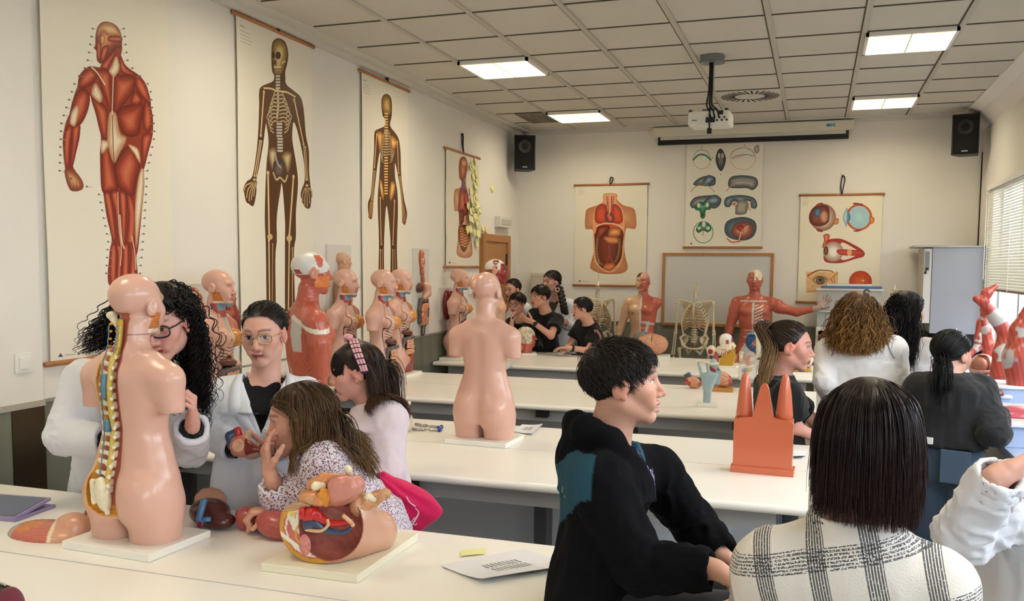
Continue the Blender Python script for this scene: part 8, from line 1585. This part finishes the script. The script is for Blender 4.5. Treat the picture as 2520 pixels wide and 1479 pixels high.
# loudspeakers
def speaker(loc,rz,label):
 e=empty('loudspeaker',loc,R(rz),label,'loudspeaker'); S=MB().prism([(-.125,0),(.125,0),(.085,.20),(-.085,.20)],-.20,.20); S.build('cabinet',M_dark,e); MB().box(-.112,.112,-.012,0,-.185,.185,bev=.008).build('grille',mat('speaker_grille',(14,14,15),.8,bump=.5,bscale=500),e); MB().box(-.028,.028,-.015,-.012,-.172,-.16).build('maker_plate',mat('plate_grey',(170,170,170),.4),e)
 MB().lathe([(.07,.0),(.075,.004),(.04,.0)],20,TR(0,-.0125,.07,rx=R(90))).build('horn',M_black,e); b=MB().box(-.02,.02,.20,.32,-.02,.02); b.box(-.04,.04,.31,.33,-.10,.10); b.build('bracket',M_dark,e); b=MB(); b.smooth=True; b.tube(cr_curve([(.05,.2,.1),(.06,.25,.22),(.03,.28,.26)],6),.004,6); b.build('cable',M_cord,e); return e
speaker((XL+.22,9.95,3.10),28,'black loudspeaker high in the left back corner'); speaker((1.36,9.95,3.13),-18,'black loudspeaker high in the right back corner')
b=MB(); b.smooth=True; b.tube([(XR-.005,YB-.012,3.0),(XR-.006,YB-.008,1.9)],.006,6); tag(b.build('speaker_wire',M_cord),'thin dark wire running down the right back corner','wire')
# projector
e=empty('projector',(-.80,7.08,ZC),R(-3),'white ceiling projector hanging from a pole with black cables','projector'); gp=mat('grey_steel',(120,122,124),.4); b=MB(); b.prism([(-.085,-.05),(-.05,-.085),(.05,-.085),(.085,-.05),(.085,.05),(.05,.085),(-.05,.085),(-.085,.05)],-.05,.0); b.build('ceiling_plate',gp,e); MB().tube([(0,0,-.05),(0,0,-.40)],.018,12).build('pole',mat('pole_grey',(150,150,146),.35),e)
b=MB(); b.box(-.155,.155,-.12,.12,-.535,-.425,bev=.02); b.build('projector_body',mat('projector_white',(222,220,208),.3),e); MB().box(-.06,.06,-.05,.05,-.425,-.40,bev=.003).build('mount',gp,e); b=MB(); b.box(-.02,.05,-.123,-.12,-.515,-.475).box(.07,.11,-.123,-.12,-.46,-.43)
for k in range(5):b.lathe([(.008,0),(.008,.004)],10,TR(.065+.018*k,-.12,-.50+.02*(k%2),rx=R(90)))
b.build('port_panel',M_dark,e); b=MB()
for x in(-.14,.13):b.tube([(x,-.09,-.425),(x,-.09,-.41)],.014,10)
b.build('feet',M_dark,e); MB().lathe([(.04,0),(.035,.02),(.03,.021)],20,TR(-.08,.12,-.48,rx=R(-90))).build('lens',M_dark,e); b=MB(); b.smooth=True
for k in range(3):b.tube(cr_curve([(-.012+.01*k,-.022,-.05),(-.016+.012*k,-.024,-.25),(-.03+.02*k,-.03,-.36),(.0+.03*k,-.11,-.42),(.02+.03*k,-.126,-.48)],6),.0065,6)
b.tube(cr_curve([(.0,-.03,-.38),(.01,-.13,-.44),(.012,-.135,-.56)],6),.006,6); b.box(-.004,.028,-.145,-.125,-.60,-.56); b.build('cables',M_cord,e); MB().box(-.125,-.085,-.1215,-.1205,-.497,-.489).build('maker_name',mat('ink_grey',(110,110,114),.7),e)
# ceiling diffuser and grille
e=empty('air_diffuser',(TX0-1.5*TX,TY0-2.5*TY,ZC),0,'square ceiling air diffuser with a ring of black slots','air diffuser'); MB().box(-.285,.285,-.29,.29,-.006,.0035,bev=.002).build('face_plate',mat('diffuser_plate',(206,202,190),.5),e); b=MB()
for k in range(28):b.box(.135,.265,-.009,.009,-.0085,-.006,TR(rz=2*PI*k/28)@TR(.0,.03,0))
b.build('slots',M_black,e); MB().lathe([(.006,0),(.006,.003)],8,TR(0,0,-.009)).build('screw',M_steel,e)
e=empty('air_grille',(TX0-5.5*TX+.13,TY0-1.5*TY,ZC),0,'slatted grey air grille in the ceiling at the left','air grille'); MB().box(-.16,.16,-.295,.295,-.004,.0035).build('dark_back',mat('grille_dark',(70,66,60),.7),e); b=MB()
for k in range(11):b.box(-.15+.03*k-.005,-.15+.03*k+.005,-.28,.28,-.016,-.002,TR())
b.box(-.16,.16,-.295,-.28,-.016,0).box(-.16,.16,.28,.295,-.016,0).build('slats',mat('grille_slat',(150,142,124),.5),e)
# ---- right back corner
xa=onY(2292,700,9.80)[0]; zt,zb=onY(2350,604,9.8)[2],onY(2350,822,9.8)[2]; xb=XR-.02; e=empty('steel_cabinet',((xa+xb)/2,10.08,0),0,'tall grey steel cabinet in the right back corner with a key in its lock','cabinet'); w=(xb-xa)/2; GC=mat('cabinet_grey',(150,152,156),.4); MB().box(-w,w,-.28,.28,zb,zt-.02,bev=.004).build('body',GC,e); MB().box(-w+.05,w-.02,-.24,.28,0,zb-.001).build('dark_base',M_dark,e); MB().box(-w-.17,w,-.29,.28,zt-.019,zt,bev=.002).build('top_panel',mat('cabinet_top',(170,166,158),.4),e)
MB().box(-w-.075,-w-.004,-.275,.27,zb+.10,zt-.03,bev=.003).build('door',mat('door_pale',(200,196,186),.4),e); b=MB(); b.box(-w-.065,-w-.025,-.281,-.276,zt-.25,zt-.06); b.build('handle_recess',gp,e); b=MB(); b.smooth=True; b.lathe([(.012,0),(.012,.02)],10,TR(-w-.045,-.276,zt-.23,rx=R(90))); b.ell((-w-.06,-.29,zt-.27),(.012,.008,.016)); b.tube([(-w-.045,-.29,zt-.23),(-w-.058,-.29,zt-.27)],.003,5); b.build('lock_keys',M_black,e)
x0=onY(2006,850,9.98)[0]; x1=x0+.64; cz=onY(2050,803,9.98)[2]; e=empty('white_cabinet',((x0+x1)/2,10.14,0),0,'white metal medicine cabinet with a glass door under the plastic boxes','cabinet'); w=(x1-x0)/2; WM=mat('enamel_white',(222,220,206),.3); MB().box(-w,w,-.16,.22,.05,cz,bev=.015).build('body',WM,e); f=MB()
for q in((-w+.03,-.01,cz-.16,cz-.05),(-w+.03,-w+.12,.15,cz-.05),(-.10,-.01,.15,cz-.05),(-w+.03,-.01,.12,.2),(.01,w-.03,.12,cz-.05)):f.box(q[0],q[1],-.18,-.161,q[2],q[3])
f.build('door',WM,e); MB().box(-w+.11,-.09,-.172,-.165,.2,cz-.15).build('door_glass',mat('dark_glass',(50,58,56),.08),e); MB().tube([(-w+.06,-.185,cz-.25),(-w+.06,-.185,cz-.12)],.006,6).build('latch',M_black,e); b=MB()
for sx in(-1,1):b.box(sx*(w-.06)-.02,sx*(w-.06)+.02,-.13,.19,0,.05)
b.build('feet',M_dark,e)
PB=mat('frosted_plastic',(214,214,206),.25,.5,alpha=.45); LB=mat('box_lid',(222,222,216),.3,.5,alpha=.75); rb_=random.Random(9)
for k,(z,h,lb)in enumerate(((cz+.002,.165,'lower of the two clear plastic storage boxes on the white cabinet'),(cz+.172,.225,'upper clear plastic storage box full of model parts'))):
 e=empty('storage_box',((x0+x1)/2+.0,10.12,z),0,lb,'storage box'); w=.31; b=MB(); b.box(-w,w,-.155,-.15,0,h-.02).box(-w,w,.15,.155,0,h-.02).box(-w,-w+.005,-.15,.15,0,h-.02).box(w-.005,w,-.15,.15,0,h-.02).box(-w,w,-.15,.15,0,.005); b.build('box_body',PB,e); MB().box(-w-.02,w+.02,-.175,.17,h-.02,h+.0,bev=.004).build('lid',LB,e)
 for j in range(7):
  x=-.26+.085*j; r=rb_.uniform(.03,.05); S=SDF().ell((x,rb_.uniform(-.08,-.02),.012+r*.8),(r*1.4,r,r*.8),Matrix.Rotation(rb_.uniform(-.6,.6),3,'Y'),.01).cap((x-.05,-.06,.03+r),(x+.05,-.08,.06+r),.012,.008,.015); q_=sdf_mesh('stored_part',S,.010,mat(('part_cream','part_pink','part_blue')[(j+k)%3],((220,208,180),(196,120,120),(90,120,150))[(j+k)%3],.4),None,world=False); q_.location=e.location; tag(q_,'model part seen dimly through the %s plastic box'%('lower' if k==0 else 'upper'),'model part','parts kept in the %s plastic box'%('lower' if k==0 else 'upper'))
z=cz+.172+.225+.002
for k,(lb,rgb,wd)in enumerate((('blue flat folder lying on the plastic boxes',(70,104,150),.30),('pale grey flat box on top of the blue folder',(196,198,200),.22))):o=MB().box(-wd,wd,-.11,.11,0,.022,bev=.002).build('folder',mat('folder_%d'%k,rgb,.5)); o.location=((x0+x1)/2+.02-.02*k,10.13,z+.0235*k); tag(o,lb,'folder')
# ---------------------------------------------------------------- things on the window counter
CZ=.88
def K(u,v,z=CZ):return onZ(u,v,z)
def limb(label,pts,rs,d,foot,extra=None,seed=0,hand=None):
 P=[onD(u,v,d)for u,v in pts]; e=empty('muscle_limb_model',(foot[0],foot[1],CZ),0,label,'anatomical model'); S=SDF(); S.chain(P,[r_*.88 for r_ in rs],.02)
 if hand is not None:add_hand(S,P[-1],hand[0],hand[1],1,.95,.25,.5)
 if extra:extra(S,P)
 def pt(V,tg,N,c):n=fbm(V*14,seed,2); C_=CM(194,82,66)*stripes(V@U(P[-1]-P[0]+np.array([.03,.05,.01]))*.2+V[:,0]*.8+.01*n,.024,.72); m=np.min([np.linalg.norm(V-p_,axis=1)/(r_*1.25)for p_,r_ in zip(P[1:],rs[1:])],0)<1; C_[:]=mixc(C_,CM(190,186,180),m*sstep(.50,.62,n)); return C_
 organ('limb',S,.006,(194,82,66),e,M_pl,paint=lambda V,tg,N,c:pt(V,tg,N,c)).matrix_parent_inverse=e.matrix_basis.inverted(); lo=min(P,key=lambda p_:p_[2]); b=MB(); b.smooth=True; b.tube([(lo[0],lo[1],CZ+.02),lo],.008,8); o=b.build('rod',M_steel,e,world=True); MB().box(lo[0]-.09,lo[0]+.09,lo[1]-.08,lo[1]+.08,CZ,CZ+.022,bev=.004).build('base_plate',M_base,e,world=True); return e
fl=K(2470,955); limb('bent muscle leg model with its foot raised toward the blind',[(2470,925),(2467,870),(2478,822),(2450,780),(2418,742)],[.11,.075,.066,.062,.036],6.75,fl,lambda S,P:S.chain([P[-1]-CU*.0,P[-1]+CR*.03+CU*.06,P[-1]+CR*.10+CU*.115],[.034,.036,.018],.02).cap(P[-1],P[-1]-CR*.045+CU*.02,.034,.028,.02),3)
limb('upright muscle arm model, its hand pointing up in front of the cabinet',[(2431,890),(2432,850),(2427,812),(2420,782)],[.050,.052,.040,.022],7.5,K(2431,905),None,5,(CU,CR)); limb('pink muscle arm model bent at the elbow with its hand to the left',[(2418,795),(2412,830),(2405,856),(2385,872)],[.058,.050,.036,.022],8.0,K(2410,890),None,7,(-CR-CU*.1,-CU)); limb('thick muscle thigh model cut by the right edge',[(2512,945),(2508,880),(2516,815),(2540,760)],[.10,.12,.09,.06],6.2,K(2512,985),None,9)
limb('small muscle forearm model with raised hand at the right edge',[(2500,880),(2503,835),(2508,800)],[.045,.040,.020],7.2,K(2500,905),None,11,(CU+CR*.3,CR))
q=K(2415,950); e=empty('head_section_model',(q[0],q[1],CZ),R(20),'pink head model opened to show its brain, on the window counter','anatomical model'); S=SDF().ell((0,0,.15),(.095,.10,.105),None,.01); S.box((-.10,-.10,.19),(.11,.11,.055),None,.004,.004,True); S.ell((.0,-.10,.09),(.06,.05,.03),None,.006,True); organ('skull_shell',S,.005,(214,160,140),e,plast('shell_pink',(214,160,140))); S=SDF().ell((-.03,-.03,.17),(.055,.06,.06),None,.01); organ('brain',S,.004,(190,130,104),e,plast('brain_brown',(186,124,100)),disp=lambda V,N:-.005*np.abs(np.sin(9*fbm(V*26,6,3)*2*PI))**.5+.002); S=SDF().ell((0,-.07,.08),(.05,.03,.02),None,.01); organ('jaw_section',S,.005,(226,206,160),e,MATS['model_bone']); MB().tube([(0,0,.012),(0,0,.06)],.012,8).build('post',M_steel,e); MB().box(-.10,.10,-.09,.09,0,.014,bev=.003).build('base_plate',M_base,e)
q=K(2447,905); S=SDF().ell(q+np.array([0,0,.10]),(.085,.095,.075),None,.01).ell(q+np.array([-.01,-.06,.05]),(.05,.04,.045),None,.02); S.ell(q+np.array([-.035,-.095,.07]),(.018,.02,.016),None,.005,True).ell(q+np.array([.03,-.095,.07]),(.018,.02,.016),None,.005,True); one('skull_model',S,.006,M_bone2,'cream skull model between the arm and leg models','anatomical model')
TB=mat('tray_blue',(176,190,220),.35); TW=mat('tray_lid',(226,226,226),.35)
for(u,v,w,dpt,h,lb)in((2480,1072,.30,.40,.13,'nearest pale blue storage tub on the counter, with a white tray top'),(2420,985,.15,.17,.06,'small white tray with a dark red liver piece'),(2490,985,.16,.20,.12,'pale blue tub under the thigh model, behind the nearest tub')):
 q=K(u,v); e=empty('storage_tub',(min(q[0],XR-.05-w),q[1],CZ),0,lb,'storage tub'); MB().box(-w*.94,w*.94,-dpt*.94,dpt*.94,0,h-.02,bev=.006).build('tub_body',TB,e); MB().box(-w,w,-dpt,dpt,h-.0195,h,bev=.005).build('lid',TW,e)
q=K(2428,972,CZ+.06); S=SDF().ell(q+np.array([0,.02,.0]),(.11,.07,.06),None,.01).box(q+np.array([0,0,-.1]),(.3,.3,.1),None,.001,.0,True); one('liver_slice',S,.005,plast('liver_slice_red',(112,44,36)),'dark red liver slice lying in the small white tray','anatomical model'); q=K(2500,1024,CZ+.13); S=SDF().ell(q,(.12,.09,.055),None,.01).box(q+np.array([0,0,-.1]),(.3,.3,.1),None,.001,.0,True); one('lung_piece',S,.005,plast('lung_pink',(206,92,104)),'rosy lung piece lying on the nearest tub at the right edge','anatomical model')
o=MB().box(-.20,.12,-.10,.10,0,.20,bev=.01).build('storage_box',mat('magenta_box',(206,70,140),.5)); o.location=(1.15,9.3,CZ); tag(o,'magenta box behind the dark ponytail near the steel cabinet','storage box')
b=MB(); b.smooth=True; b.tube([(1.13,8.3,CZ),(1.13,8.3,CZ+.42)],.007,8); b.tube([(1.08,8.3,CZ+.36),(1.13,8.3,CZ+.36)],.006,6); b.box(1.05,1.21,8.22,8.38,CZ,CZ+.012); tag(b.build('retort_stand',M_steel),'thin steel laboratory stand before the grey cabinet','stand')
